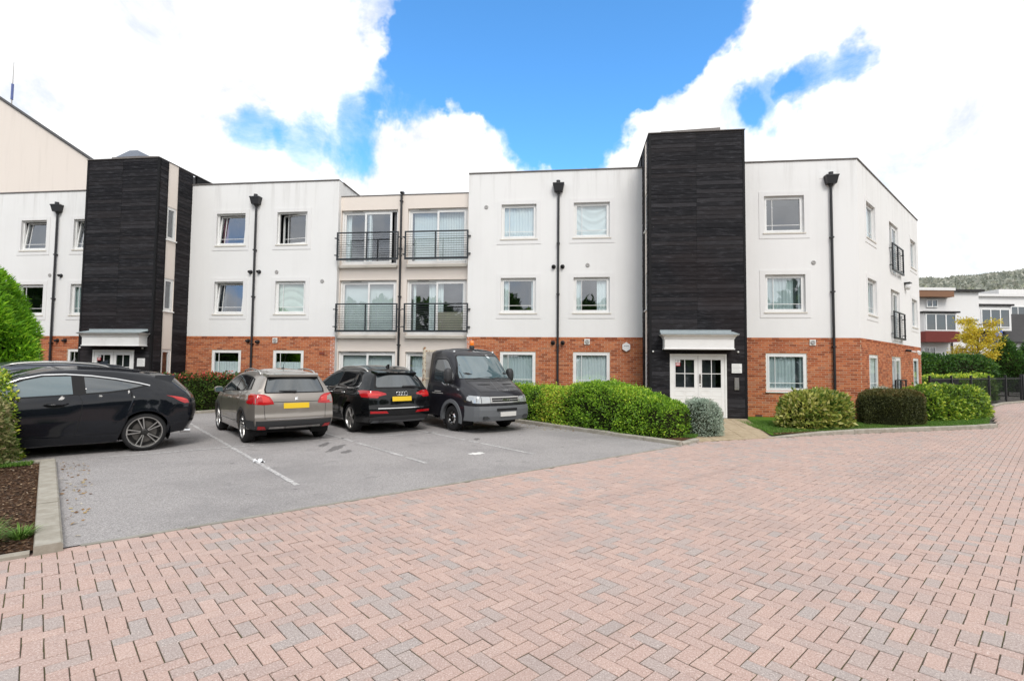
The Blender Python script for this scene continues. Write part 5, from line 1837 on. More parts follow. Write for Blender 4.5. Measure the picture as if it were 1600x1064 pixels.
def det_cross(c, e, M, body):
    pm_ = body.data.materials[0]
    side = [(-0.34, 1.115), (-0.20, 1.33), (0.05, 1.375), (0.6, 1.405), (1.1, 1.395), (1.42, 1.345), (1.66, 1.27), (2.20, 1.02), (2.20, 0.985), (1.2, 1.03), (0.3, 1.062)]
    skin(c, e, M, 'window_rubber', 'L', side, M_SEAM, 0.0030, both=True)
    skin(c, e, M, 'rear_door_glass', 'L', [(0.27, 1.08), (0.02, 1.20), (0.10, 1.350), (0.6, 1.385), (0.86, 1.382), (0.86, 1.055)], M_CARGLASS2, 0.0052, both=True)
    skin(c, e, M, 'front_door_glass', 'L', [(0.93, 1.052), (0.93, 1.380), (1.12, 1.373), (1.40, 1.327), (1.64, 1.25), (2.05, 1.05), (2.05, 1.01)], M_CARGLASS, 0.0052, both=True)
    skin(c, e, M, 'quarter_glass', 'L', [(-0.28, 1.12), (-0.17, 1.315), (0.03, 1.350), (-0.04, 1.17), (0.16, 1.085)], M_CARGLASS2, 0.0052, both=True)
    for ln in ([(0.89, 1.40), (0.89, 0.9), (0.885, 0.45)], [(0.14, 1.07), (0.22, 0.9), (0.42, 0.74), (0.47, 0.45), (0.9, 0.40), (2.0, 0.40), (2.06, 0.6), (2.1, 0.98)]):
        seam(c, e, M, 'L', ln, 0.008, both=True)
    for xx, zz in ((0.36, 0.915), (1.10, 0.895)):
        for sd in (1, -1):
            h = c.hit('L' if sd > 0 else 'R', xx + .1, zz)[0]
            MB().tube([(xx, h.y, zz), (xx + 0.05, h.y + sd * 0.028, zz), (xx + 0.17, h.y + sd * 0.028, zz - .004), (xx + 0.22, h.y, zz - .006)], 0.012, 6).obj('door_handle', pm_, e, M, smooth=True)
    # rear
    skin(c, e, M, 'rear_window_rubber', 'B', [(-0.60, 1.045), (0.60, 1.045), (0.60, 1.12), (0.50, 1.40), (-0.50, 1.40), (-0.60, 1.12)], M_SEAM, 0.004)
    skin(c, e, M, 'rear_glass', 'B', [(-0.565, 1.065), (0.565, 1.065), (0.57, 1.12), (0.505, 1.325), (-0.505, 1.325), (-0.57, 1.12)], M_CARGLASS, 0.0065)
    spm = MB(); a = [(-0.36, 0.56, 1.455), (-0.36, -0.56, 1.455), (-0.60, -0.50, 1.425), (-0.60, 0.50, 1.425)]; b = [(x, y, z - 0.045) for x, y, z in a]; b[0] = (-0.36, 0.57, 1.36); b[1] = (-0.36, -0.57, 1.36)
    spm.face(a); spm.face(b[::-1])
    for i in range(4): spm.face([a[i], a[(i + 1) % 4], b[(i + 1) % 4], b[i]])
    spm.obj('roof_spoiler', pm_, e, M)
    # tail lamps wrap the corner: a rear lobe and a side lobe
    skin(c, e, M, 'tail_light', 'B', [(0.44, 0.83), (0.455, 0.89), (0.51, 0.975), (0.60, 1.02), (0.69, 1.03), (0.80, 1.03), (0.80, 0.83), (0.62, 0.815)], M_TAIL, 0.008, 0.03, both=True)
    skin(c, e, M, 'tail_light', 'L', [(-0.62, 0.83), (-0.44, 0.835), (-0.36, 0.86), (-0.42, 0.92), (-0.37, 1.00), (-0.45, 1.035), (-0.64, 1.03)], M_TAIL, 0.008, 0.03, both=True)
    skin(c, e, M, 'tail_light_lens', 'B', [(0.50, 0.865), (0.53, 0.95), (0.60, 0.99), (0.66, 0.99), (0.64, 0.86)], M_TAILB, 0.011, 0.03, both=True)
    skin(c, e, M, 'bumper_moulding', 'B', [(-0.87, 0.30), (0.87, 0.30), (0.87, 0.505), (0.70, 0.495), (-0.70, 0.495), (-0.87, 0.505)], M_PLASTIC, 0.010)
    skin(c, e, M, 'bumper_moulding', 'L', [(-0.72, 0.30), (-0.40, 0.335), (-0.385, 0.40), (-0.5, 0.47), (-0.72, 0.505)], M_PLASTIC, 0.010, both=True)
    skin(c, e, M, 'skid_plate', 'B', [(-0.50, 0.315), (0.50, 0.315), (0.52, 0.345), (0.50, 0.375), (-0.50, 0.375), (-0.52, 0.345)], M_ALLOY, 0.016, 0.04)
    skin(c, e, M, 'reflector', 'B', [(0.56, 0.325), (0.72, 0.33), (0.72, 0.40), (0.60, 0.39)], M_TAIL, 0.017, 0.03, both=True)
    seam(c, e, M, 'B', [(-0.57, 0.525), (0.57, 0.525)], 0.016, M_CHROME, 'tailgate_trim', 0.006)
    seam(c, e, M, 'B', [(0.60, 0.53), (0.62, 0.83)], 0.008, both=True)
    seam(c, e, M, 'B', [(-0.45, 0.868), (0.45, 0.868)], 0.010)
    skin(c, e, M, 'number_plate', 'B', [(-0.255, 0.735), (0.255, 0.735), (0.255, 0.845), (-0.255, 0.845)], M_PLATE, 0.010)
    skin(c, e, M, 'emblem', 'B', [(-0.03, 0.905), (0.0, 0.915), (0.035, 0.905), (0.02, 0.935), (0.03, 0.965), (0.0, 0.955), (-0.03, 0.97), (-0.015, 0.935)], M_CHROME, 0.008, 0.02)
    h = c.hit('B', 0, 1.09)[0]
    MB().tube([(h.x - 0.03, 0.02, 1.075), (h.x - 0.04, 0.0, 1.085), (h.x - 0.035, 0.34, 1.095)], [0.03, 0.022, 0.012], 8).obj('rear_wiper', M_PLASTIC, e, M)
    roof_rail(c, e, M, -0.20, 1.25, 0.565, M_ALLOY, 0.055, 0.018)
    hh = c.hit('T', 0.25, 0)[0]
    MB().tube([(0.25, 0, hh.z - 0.01), (0.25, 0, hh.z + 0.03)], [0.04, 0.02], 8).tube([(0.24, 0, hh.z + 0.02), (0.02, 0, hh.z + 0.34)], [0.006, 0.003], 6).obj('aerial', M_PLASTIC, e, M)
    for sd in (1, -1): door_mirror(e, M, 2.02, 0.85, 1.03, M_GREYPLASTIC if sd < 0 else pm_, sd)
    skin(c, e, M, 'windscreen', 'F', [(-0.62, 1.05), (0.62, 1.05), (0.52, 1.37), (-0.52, 1.37)], M_CARGLASS, 0.005)
    skin(c, e, M, 'headlamp', 'F', [(0.45, 0.70), (0.80, 0.74), (0.80, 0.83), (0.5, 0.78)], M_LAMP, 0.006, 0.04, both=True)
    skin(c, e, M, 'grille', 'F', [(-0.4, 0.42), (0.4, 0.42), (0.42, 0.66), (-0.42, 0.66)], M_SEAM, 0.006)
    seam(c, e, M, 'L', [(0.46, 0.32), (2.1, 0.31)], 0.13, M_PLASTIC, 'sill_moulding', 0.006, both=True)
    seam(c, e, M, 'L', [(0.50, 0.395), (2.05, 0.395)], 0.022, M_ALLOY, 'sill_trim', 0.010, both=True)
    arch_trim(c, e, M, M_PLASTIC, 0.06, 0.007)


P_BEIGE = paint('grey_beige_paint', (0.30, 0.272, 0.245), 0.6, 0.34)
v = Vector((-5.80, 11.05, 0)) + E1 * 0.885
make_car('parked_car', 'grey beige crossover with roof rails seen from behind, its rear window wiper parked', cross, P_BEIGE, (v.x, v.y), math.atan2(E2.y, E2.x), 1.025,
         dict(w=0.205, rim=0.228, style='ten', rot=0.5), None, det_cross)

# ---- black estate SUV -----------------------------------------------------------
suv = dict(wb=2.807, wr=0.362, arch=0.410, sill=0.26, sill_r=0.03, sill_f=0.03, zroof=1.62, wmax=0.948, wroof=0.615, tuck=0.06, shoulder=0.055,
           tail_len=0.65, tail_tap=0.12, nose_len=0.9, nose_tap=0.20, flare=0.018, round=0.095, crown=0.06, crown_r=0.11, crown_f=0.2, crown_s=0.10,
           top=[(-0.62, 1.46), (-0.42, 1.525), (0.0, 1.585), (0.6, 1.62), (1.1, 1.615), (1.55, 1.56), (1.85, 1.47), (2.6, 1.12), (2.8, 1.075), (3.3, 1.0), (3.55, 0.92), (3.72, 0.84)],
           rear=[(0.15, -0.72), (0.32, -0.83), (0.45, -0.905), (0.60, -0.93), (0.70, -0.90), (0.86, -0.885), (1.0, -0.86), (1.10, -0.81), (1.45, -0.60), (1.64, -0.46)],
           front=[(0.15, 3.58), (0.3, 3.68), (0.5, 3.70), (0.8, 3.68), (0.95, 3.5), (1.1, 3.2), (1.64, 2.3)],
           belt=[(-0.95, 1.10), (0.4, 1.075), (1.5, 1.05), (2.5, 1.02), (3.7, 0.86)],
           crease=[(-0.75, 0.985, 3.2, 0.93, 0.016), (0.5, 0.47, 2.3, 0.44, 0.012)])


def det_suv(c, e, M, body):
    pm_ = body.data.materials[0]
    side = [(-0.34, 1.155), (-0.36, 1.25), (-0.20, 1.445), (0.1, 1.475), (0.7, 1.51), (1.2, 1.50), (1.55, 1.44), (1.80, 1.355), (2.36, 1.09), (2.36, 1.065), (1.4, 1.09), (-0.1, 1.115)]
    skin(c, e, M, 'window_rubber', 'L', side, M_SEAM, 0.003, both=True)
    skin(c, e, M, 'quarter_glass', 'L', [(-0.29, 1.165), (-0.30, 1.245), (-0.16, 1.42), (0.06, 1.445), (0.06, 1.135)], M_CARGLASS2, 0.0052, both=True)
    skin(c, e, M, 'rear_door_glass', 'L', [(0.12, 1.132), (0.12, 1.450), (0.7, 1.488), (0.95, 1.487), (0.95, 1.117)], M_CARGLASS2, 0.0052, both=True)
    skin(c, e, M, 'front_door_glass', 'L', [(1.03, 1.115), (1.03, 1.485), (1.2, 1.478), (1.53, 1.42), (1.78, 1.335), (2.24, 1.11), (2.2, 1.09)], M_CARGLASS, 0.0052, both=True)
    seam(c, e, M, 'L', [(-0.37, 1.25), (-0.35, 1.15), (-0.1, 1.105), (1.4, 1.08), (2.36, 1.055)], 0.018, M_CHROME, 'window_trim', 0.007, both=True)
    for ln in ([(0.99, 1.50), (0.99, 0.9), (0.98, 0.48)], [(0.10, 1.11), (0.22, 0.95), (0.46, 0.8), (0.52, 0.48), (1.0, 0.44), (2.2, 0.44), (2.26, 0.6), (2.3, 1.05)]):
        seam(c, e, M, 'L', ln, 0.008, both=True)
    for xx, zz in ((0.32, 0.985), (1.20, 0.965)):
        for sd in (1, -1):
            h = c.hit('L' if sd > 0 else 'R', xx + .1, zz)[0]
            MB().tube([(xx, h.y, zz), (xx + 0.05, h.y + sd * 0.030, zz), (xx + 0.18, h.y + sd * 0.030, zz - .004), (xx + 0.23, h.y, zz - .006)], 0.013, 6).obj('door_handle', M_CHROME, e, M, smooth=True)
    skin(c, e, M, 'rear_window_rubber', 'B', [(-0.66, 1.115), (0.66, 1.115), (0.66, 1.18), (0.55, 1.50), (-0.55, 1.50), (-0.66, 1.18)], M_SEAM, 0.004)
    skin(c, e, M, 'rear_glass', 'B', [(-0.60, 1.14), (0.60, 1.14), (0.61, 1.19), (0.53, 1.43), (-0.53, 1.43), (-0.61, 1.19)], M_CARGLASS, 0.0065)
    spm = MB(); a = [(-0.44, 0.58, 1.545), (-0.44, -0.58, 1.545), (-0.73, -0.53, 1.495), (-0.73, 0.53, 1.495)]; b = [(x, y, z - 0.045) for x, y, z in a]; b[0] = (-0.44, 0.59, 1.44); b[1] = (-0.44, -0.59, 1.44)
    spm.face(a); spm.face(b[::-1])
    for i in range(4): spm.face([a[i], a[(i + 1) % 4], b[(i + 1) % 4], b[i]])
    spm.obj('roof_spoiler', pm_, e, M)
    skin(c, e, M, 'tail_light', 'B', [(0.40, 0.965), (0.42, 0.995), (0.60, 1.05), (0.90, 1.065), (0.90, 0.90), (0.62, 0.885), (0.58, 0.925)], M_TAIL, 0.008, 0.03, both=True)
    skin(c, e, M, 'tail_light', 'L', [(-0.74, 0.90), (-0.62, 0.91), (-0.54, 0.98), (-0.50, 1.05), (-0.58, 1.065), (-0.8, 1.065)], M_TAIL, 0.008, 0.03, both=True)
    skin(c, e, M, 'tail_light_lens', 'B', [(0.52, 0.955), (0.56, 0.985), (0.82, 1.015), (0.82, 0.93)], M_TAILB, 0.011, 0.03, both=True)
    skin(c, e, M, 'fog_light', 'B', [(0.36, 0.515), (0.80, 0.52), (0.80, 0.575), (0.42, 0.57)], M_TAIL, 0.008, 0.03, both=True)
    skin(c, e, M, 'bumper_moulding', 'B', [(-0.86, 0.31), (0.86, 0.31), (0.86, 0.42), (0.55, 0.455), (-0.55, 0.455), (-0.86, 0.42)], M_PLASTIC, 0.008)
    skin(c, e, M, 'diffuser', 'B', [(-0.75, 0.29), (0.75, 0.29), (0.70, 0.345), (-0.70, 0.345)], M_GREYPLASTIC, 0.014, 0.04)
    seam(c, e, M, 'B', [(-0.62, 0.635), (0.62, 0.635)], 0.018, M_CHROME, 'tailgate_trim', 0.007)
    seam(c, e, M, 'B', [(0.62, 0.645), (0.72, 0.78), (0.74, 0.88)], 0.008, both=True)
    skin(c, e, M, 'number_plate', 'B', [(-0.26, 0.80), (0.26, 0.80), (0.26, 0.912), (-0.26, 0.912)], M_PLATE, 0.010)
    hb = c.hit('B', 0, 0.985)[0]
    mb = MB()
    for k in range(4):
        y0 = -0.105 + 0.07 * k
        n = 20
        ring = [(hb.x - 0.014, y0 + 0.046 * math.cos(2 * math.pi * q / n), 0.985 + 0.046 * math.sin(2 * math.pi * q / n)) for q in range(n + 1)]
        mb.tube(ring, 0.0075, 6, cap=False)
    mb.obj('ring_emblem', M_CHROME, e, M, smooth=True)
    h = c.hit('B', 0, 1.16)[0]
    MB().tube([(h.x - 0.03, -0.05, 1.155), (h.x - 0.035, -0.30, 1.165), (h.x - 0.03, -0.44, 1.16)], [0.026, 0.018, 0.012], 8).obj('rear_wiper', M_PLASTIC, e, M)
    MB().tube([(-0.78, 0.52, 0.335), (-0.945, 0.52, 0.33)], 0.055, 14, cap=False).tube([(-0.78, 0.52, 0.335), (-0.94, 0.52, 0.33)], 0.047, 14, cap=False).obj('exhaust_tip', M_CHROME, e, M)
    roof_rail(c, e, M, -0.30, 1.45, 0.60, M_ALLOY, 0.05, 0.02)
    hh = c.hit('T', -0.12, 0)[0]
    MB().prism([(-0.22, hh.z - .02), (-0.02, hh.z - .01), (-0.20, hh.z + 0.075), (-0.235, hh.z + 0.07)], -0.018, 0.018).obj('fin_aerial', pm_, e, M)
    for sd in (1, -1): door_mirror(e, M, 2.18, 0.92, 1.11, pm_, sd)
    skin(c, e, M, 'windscreen', 'F', [(-0.66, 1.14), (0.66, 1.14), (0.55, 1.48), (-0.55, 1.48)], M_CARGLASS, 0.005)
    skin(c, e, M, 'headlamp', 'F', [(0.5, 0.75), (0.86, 0.80), (0.86, 0.90), (0.55, 0.85)], M_LAMP, 0.006, 0.04, both=True)
    skin(c, e, M, 'grille', 'F', [(-0.4, 0.45), (0.4, 0.45), (0.42, 0.82), (-0.42, 0.82)], M_SEAM, 0.006)
    seam(c, e, M, 'L', [(0.5, 0.36), (2.3, 0.34)], 0.10, M_PLASTIC, 'sill_moulding', 0.006, both=True)


v = Vector((-4.08, 12.90, 0)) + E1 * 0.95
make_car('parked_car', 'black estate SUV with ring emblem and single oval exhaust beside the grey crossover', suv, paint('black_paint', (0.0045, 0.0052, 0.006), 0.0, 0.45), (v.x, v.y), math.atan2(E2.y, E2.x), 1.0,
         dict(w=0.245, rim=0.266, style='five_split', rot=0.35), None, det_suv)
v = Vector(lot(0.15, 15.45))
make_car('parked_car', 'dark blue grey car with roof rails, only its roof showing over the black coupe', suv, paint('blue_grey_paint', (0.055, 0.065, 0.085), 0.6, 0.3), (v.x, v.y), math.atan2(-E1.y, -E1.x), 1.02,
         dict(w=0.235, rim=0.25, style='ten', rot=0.1), None, det_suv)

# ---- pickup tipper with a black cab ---------------------------------------------
# x=0 sits at the FRONT axle here; the cab is one skin, the load bed stands behind it
cab = dict(wb=40.0, wr=0.345, arch=0.425, sill=0.36, sill_r=0.0, sill_f=0.0, zroof=2.22, wmax=0.985, wroof=0.835, tuck=0.03, shoulder=0.05,
           tail_len=0.05, tail_tap=0.0, nose_len=0.55, nose_tap=0.13, flare=0.0, round=0.075, crown=0.06, crown_r=0.0, crown_f=0.16, crown_s=0.12,
           top=[(-1.30, 2.16), (-1.10, 2.21), (-0.7, 2.22), (-0.42, 2.19), (-0.22, 2.10), (0.32, 1.43), (0.40, 1.37), (0.72, 1.23), (0.94, 1.09), (1.02, 0.98)],
           rear=[(0.15, -1.30), (1.0, -1.30), (2.2, -1.25)],
           front=[(0.15, 0.92), (0.36, 1.00), (0.55, 1.03), (0.75, 1.02), (0.95, 0.98), (1.1, 0.88), (1.4, 0.34), (2.2, -0.28)],
           belt=[(-1.3, 1.27), (-0.3, 1.24), (0.4, 1.20), (0.9, 1.02)], crease=[(-1.25, 0.98, 0.2, 0.98, 0.008)])


def det_cab(c, e, M, body):
    pm_ = body.data.materials[0]
    # side window, door
    win = [(-1.02, 1.36), (-1.02, 1.90), (-0.94, 1.955), (-0.48, 1.96), (-0.36, 1.90), (-0.03, 1.52), (-0.01, 1.42), (-0.20, 1.26), (-0.42, 1.24), (-0.62, 1.32)]
    skin(c, e, M, 'window_rubber', 'L', win, M_SEAM, 0.003, both=True)
    skin(c, e, M, 'door_glass', 'L', [(u * 0.955 - 0.022, 1.60 + (v - 1.60) * 0.93) for u, v in win], M_CARGLASS, 0.0052, both=True)
    seam(c, e, M, 'L', [(-1.03, 1.345), (-0.63, 1.315), (-0.42, 1.235), (-0.20, 1.245)], 0.014, M_CHROME, 'window_trim', 0.006, both=True)
    seam(c, e, M, 'L', [(-1.16, 0.42), (-1.16, 1.3), (-1.13, 1.95), (-1.02, 2.04), (-0.50, 2.03), (-0.36, 1.97), (0.03, 1.52), (0.08, 1.30), (0.06, 1.08)], 0.010, both=True)
    seam(c, e, M, 'L', [(-1.28, 0.82), (-0.45, 0.80)], 0.20, M_GREYPLASTIC, 'side_rubbing_strip', 0.012, both=True)
    skin(c, e, M, 'handle_recess', 'L', [(-1.12, 1.08), (-0.97, 1.08), (-0.97, 1.21), (-1.12, 1.21)], M_PLASTIC, 0.006, 0.04, both=True)
    # lettering on the door, too small to read: two short lines
    for (a, b, z, w) in ((-0.86, -0.55, 1.045, 0.022), (-0.98, -0.42, 0.995, 0.016)):
        for axis in 'LR':
            x = a; k = 0
            while x < b:
                l = 0.03 + 0.012 * (k % 3)
                me = c.strip(axis, [(x, z), (x + l, z)], w, 0.005, 0.02); me.materials.append(M_PLATEW); add_obj('door_lettering', me, e, M)
                x += l + 0.012; k += 1
    # windscreen, wipers
    ws = [(-0.87, 1.41), (0.87, 1.41), (0.86, 1.52), (0.745, 2.01), (0.70, 2.055), (-0.70, 2.055), (-0.745, 2.01), (-0.86, 1.52)]
    skin(c, e, M, 'windscreen_rubber', 'F', ws, M_SEAM, 0.004)
    skin(c, e, M, 'windscreen', 'F', [(u * 0.965, 1.70 + (v - 1.70) * 0.94) for u, v in ws], M_CARGLASSB, 0.0065)
    for y0, y1 in ((-0.55, 0.02), (0.05, 0.58)):
        h0 = c.hit('F', y0, 1.43)[0]; h1 = c.hit('F', y1, 1.47)[0]
        MB().tube([(h0.x + 0.03, y0, 1.42), (h1.x + 0.02, y1, 1.465)], [0.014, 0.008], 6).obj('wiper', M_PLASTIC, e, M)
    seam(c, e, M, 'F', [(-0.78, 1.375), (0.78, 1.375)], 0.05, M_PLASTIC, 'scuttle', 0.005)
    # bonnet lines and vents
    seam(c, e, M, 'F', [(0.80, 1.33), (0.66, 1.06)], 0.010, both=True)
    seam(c, e, M, 'F', [(0.22, 1.265), (0.58, 1.265)], 0.022, both=True)
    seam(c, e, M, 'F', [(-0.62, 1.09), (0.62, 1.09)], 0.008)
    seam(c, e, M, 'F', [(0.10, 1.36), (0.16, 1.10)], 0.012, M_GREYPLASTIC, 'bonnet_crease', 0.002, both=True)
    seam(c, e, M, 'L', [(-1.20, 2.09), (-0.55, 2.085), (-0.36, 2.02), (0.08, 1.50)], 0.012, M_PLASTIC, 'roof_gutter', 0.008, both=True)
    skin(c, e, M, 'side_vent', 'L', [(0.24, 1.12), (0.36, 1.10), (0.36, 1.13), (0.25, 1.155)], M_LAMP, 0.008, 0.03, both=True)
    # grille band, headlamps, badge lettering
    skin(c, e, M, 'grille_surround', 'F', [(-0.48, 0.80), (0.48, 0.80), (0.48, 0.955), (-0.48, 0.955)], M_ALLOY, 0.010, 0.05)
    skin(c, e, M, 'grille', 'F', [(-0.44, 0.825), (0.44, 0.825), (0.44, 0.925), (-0.44, 0.925)], M_SEAM, 0.013, 0.05)
    seam(c, e, M, 'F', [(-0.43, 0.875), (0.43, 0.875)], 0.012, M_ALLOY, 'grille_bar', 0.016)
    skin(c, e, M, 'headlamp', 'F', [(0.49, 0.80), (0.72, 0.79), (0.72, 0.965), (0.49, 0.955)], M_LAMP, 0.010, 0.04, both=True)
    skin(c, e, M, 'headlamp', 'F', [(0.735, 0.79), (0.90, 0.80), (0.92, 0.99), (0.735, 0.968)], M_LAMP, 0.010, 0.04, both=True)
    skin(c, e, M, 'indicator', 'L', [(0.70, 0.86), (0.84, 0.84), (0.84, 0.98), (0.70, 0.96)], M_LAMP, 0.010, 0.03, both=True)
    h = c.hit('F', 0, 0.875)[0]
    tm = text_mesh('IVECO', 0.085, M_CHROME, 0.004)
    add_obj('badge_lettering', tm, e, M @ Matrix.Translation((h.x + 0.022, 0, 0.875)) @ Matrix(((0, 0, 1, 0), (1, 0, 0, 0), (0, 1, 0, 0), (0, 0, 0, 1))))
    seam(c, e, M, 'F', [(-0.90, 0.755), (0.90, 0.755)], 0.03, M_SEAM, 'bumper_gap', 0.006)
    # grey bumper wraps the nose
    bp = MB(); n = 24
    sec = [(0.0, 0.72), (0.055, 0.715), (0.075, 0.62), (0.070, 0.46), (0.03, 0.34), (-0.10, 0.32)]
    rows = []
    for k in range(n + 1):
        y = -0.99 + 1.98 * k / n
        hh = c.hit('F', max(-0.84, min(0.84, y)), 0.56)[0].x
        back = 0.0 if abs(y) < 0.84 else -0.45 * ((abs(y) - 0.84) / 0.15) ** 1.6
        rows.append([(hh + back + dx, y * (1.0 if abs(y) < .9 else 1.0), z) for dx, z in sec])
    for k in range(n):
        for q in range(len(sec) - 1): bp.face([rows[k][q], rows[k + 1][q], rows[k + 1][q + 1], rows[k][q + 1]])
    bo = bp.obj('bumper', M_GREYPLASTIC, e, M, smooth=True)
    hx = c.hit('F', 0, 0.56)[0].x + 0.085
    MB().box(hx - 0.02, hx + 0.006, -0.26, 0.26, 0.45, 0.565).obj('number_plate', M_PLATEW, e, M)
    MB().box(hx - 0.03, hx - 0.004, -0.36, 0.30, 0.60, 0.66).obj('bumper_vent', M_SEAM, e, M)
    for sd in (1, -1):
        x6 = c.hit('F', sd * 0.58, 0.56)[0].x
        MB().box(x6 - 0.05, x6 + 0.062, sd * 0.56 - 0.17, sd * 0.56 + 0.17, 0.395, 0.465).obj('bumper_vent', M_PLASTIC, e, M)
    # arch lips, mirrors, beacon, marker lamps
    for sd in (1, -1):
        arch = MB(); pr = None
        for t in range(-12, 193, 8):
            r0, r1 = c.arch - 0.01, c.arch + 0.085
            q = [(r * math.cos(R(t)), sd * yy, c.wr + r * math.sin(R(t))) for r, yy in ((r0, c.wmax + 0.022), (r1, c.wmax + 0.018), (r1 + .01, c.wmax - 0.02), (r0, c.wmax - 0.08))]
            if pr:
                for a in range(3): arch.face([pr[a], q[a], q[a + 1], pr[a + 1]])
                arch.face([pr[3], q[3], q[0], pr[0]])
            pr = q
        arch.obj('wheel_arch_trim', M_GREYPLASTIC, e, M)
    for sd in (1, -1):
        door_mirror(e, M, -0.02, 0.97, 1.50, M_PLASTIC, sd, (0.12, 0.22, 0.40))
        hm = c.hit('T', -0.36, sd * 0.66)[0]
        MB().lathe([(0.0, 0.03), (0.03, 0.02), (0.04, -0.02)], 'z', 12, 0, (-0.34, sd * 0.68, hm.z)).obj('marker_lamp', M_LAMP, e, M, smooth=True)
    hm = c.hit('T', -0.42, 0.0)[0].z
    MB().lathe([(0.0, 0.0), (0.075, 0.0), (0.075, 0.05), (0.06, 0.09)], 'z', 16, 0, (-0.42, -0.02, hm)).obj('beacon_base', M_PLASTIC, e, M)
    MB().lathe([(0.066, 0.09), (0.068, 0.15), (0.06, 0.21), (0.035, 0.235), (0.0, 0.24)], 'z', 18, 0, (-0.42, -0.02, hm)).obj('beacon', M_AMBER, e, M, smooth=True)
    # chassis and tipping bed
    MB().box(-4.6, -1.2, -0.40, -0.30, 0.50, 0.66).box(-4.6, -1.2, 0.30, 0.40, 0.50, 0.66).obj('chassis', M_SEAM, e, M)
    bed = MB(); x0, x1, hw = -4.75, -1.50, 1.03
    bed.box(x0, x1, -hw, hw, 0.86, 0.94)
    M_BED = nmat('worn_grey_bed', lambda w, p: w.mix(w.smooth(w.noise(p, 5, 5), 0.4, 0.7), (0.50, 0.48, 0.45), (0.32, 0.28, 0.24)), 0.6)
    bo = bed.obj('load_bed', M_BED, e, M)
    for sd in (1, -1): MB().box(x0, x1, sd * hw - 0.03, sd * hw + 0.03, 0.945, 1.33).obj('dropside', M_BED, bo, M)
    MB().box(x0 - 0.035, x0 - 0.003, -hw, hw, 0.945, 1.33).obj('tailboard', M_BED, bo, M)
    hd = MB()
    hd.box(-1.47, -1.42, -0.98, 0.98, 0.95, 2.16)
    hd.obj('headboard', M_BED, bo, M)
    M_POST = nmat('cream_rusty_post', lambda w, p: w.mix(w.smooth(w.noise(p, 12, 5), 0.50, 0.62), (0.66, 0.60, 0.48), (0.30, 0.14, 0.06)), 0.6)
    for sd in (1, -1): MB().box(-1.48, -1.40, sd * 1.0 - 0.035, sd * 1.0 + 0.035, 0.90, 2.30).obj('corner_post', M_POST, bo, M)
    MB().box(-1.475, -1.415, -0.96, 0.96, 2.165, 2.22).obj('headboard_rail', M_POST, bo, M)
    MB().box(-1.475, -1.415, -0.96, 0.96, 1.36, 1.40).obj('headboard_rail', M_POST, bo, M)
    for sd in (1, -1):
        wheel(e, M @ Matrix.Translation((-3.45, sd * 0.80, 0.345)), 0.345, 0.38, 0.205, 'steel', sd)


def make_truck():
    v = Vector((-1.576, 13.31, 0)) + E1 * 0.95
    heading = math.atan2(-E2.y, -E2.x)
    M = Matrix.Translation((v.x, v.y, 0.010)) @ Matrix.Rotation(heading, 4, 'Z') @ Matrix.Scale(0.955, 4)
    e = thing('tipper_truck', 'black cabbed flatbed tipper with amber roof beacon and grey bumper facing the camera', 'truck', M)
    c = Car(cab); me = c.build(); me.materials.append(pmat('black_cab_paint', (0.013, 0.013, 0.018), 0.36, 0.0, 0.35, 0.75))
    body = add_obj('body', me, e, M)
    for sd in (1, -1):
        a = MB(); n = 20
        for q in range(n):
            t0, t1 = R(-25 + 230 * q / n), R(-25 + 230 * (q + 1) / n); rr = c.arch + 0.012
            y0, y1 = sd * (c.wmax - 0.03), sd * (c.wmax - 0.45)
            p0, p1 = (rr * math.cos(t0), c.wr + rr * math.sin(t0)), (rr * math.cos(t1), c.wr + rr * math.sin(t1))
            a.face([(p0[0], y0, p0[1]), (p1[0], y0, p1[1]), (p1[0], y1, p1[1]), (p0[0], y1, p0[1])])
            a.face([(p0[0], y1, p0[1]), (p1[0], y1, p1[1]), (0, y1, c.wr)])
        a.obj('wheel_well', M_SEAM, e, M, fix=False)
        wheel(e, M @ Matrix.Translation((0, sd * 0.855, c.wr)), c.wr, 0.215, 0.205, 'steel', sd)
    MB().box(-1.15, 0.85, -0.72, 0.72, 0.30, 0.40).obj('floor_pan', M_SEAM, e, M)
    det_cab(c, e, M, body)


make_truck()
# ------------------------------------------------------------------ plants
def blob_mesh(stations, nring=22, power=2.6, noise=0.05, seed=0, flat=0.0):
    """closed mound lofted along stations of (x, y, halfwidth, z0, height); returns vertices and quads"""
    rg = np.random.default_rng(seed)
    st = [np.array(s, float) for s in stations]
    n = len(st); V = []
    for i, s in enumerate(st):
        d = st[min(i + 1, n - 1)][:2] - st[max(i - 1, 0)][:2]; d /= (np.linalg.norm(d) + 1e-9)
        side = np.array([-d[1], d[0]])
        for k in range(nring):
            t = -math.pi * 0.10 + (math.pi * 1.20) * k / (nring - 1)
            c, q = math.cos(t), math.sin(t)
            e = 2 / power
            a = math.copysign(abs(c) ** e, c) * s[2]; b = math.copysign(abs(q) ** e, q)
            z = s[3] + (s[4] * b if b > 0 else b * 0.1)
            j = 1 + rg.normal(0, noise)
            p = s[:2] + side * a * j
            V.append((p[0], p[1], s[3] + (z - s[3]) * (1 + rg.normal(0, noise * 0.5))))
    F = [(i * nring + k, i * nring + k + 1, (i + 1) * nring + k + 1, (i + 1) * nring + k) for i in range(n - 1) for k in range(nring - 1)]
    return np.array(V), F


def densify(stations, m):
    """smooth a coarse list of stations into m of them, rounding both ends off"""
    s = np.array(stations, float); L = np.concatenate([[0], np.cumsum(np.linalg.norm(np.diff(s[:, :2], axis=0), axis=1))])
    u = np.linspace(0, L[-1], m)
    return np.stack([np.interp(u, L, s[:, k]) for k in range(s.shape[1])], 1)


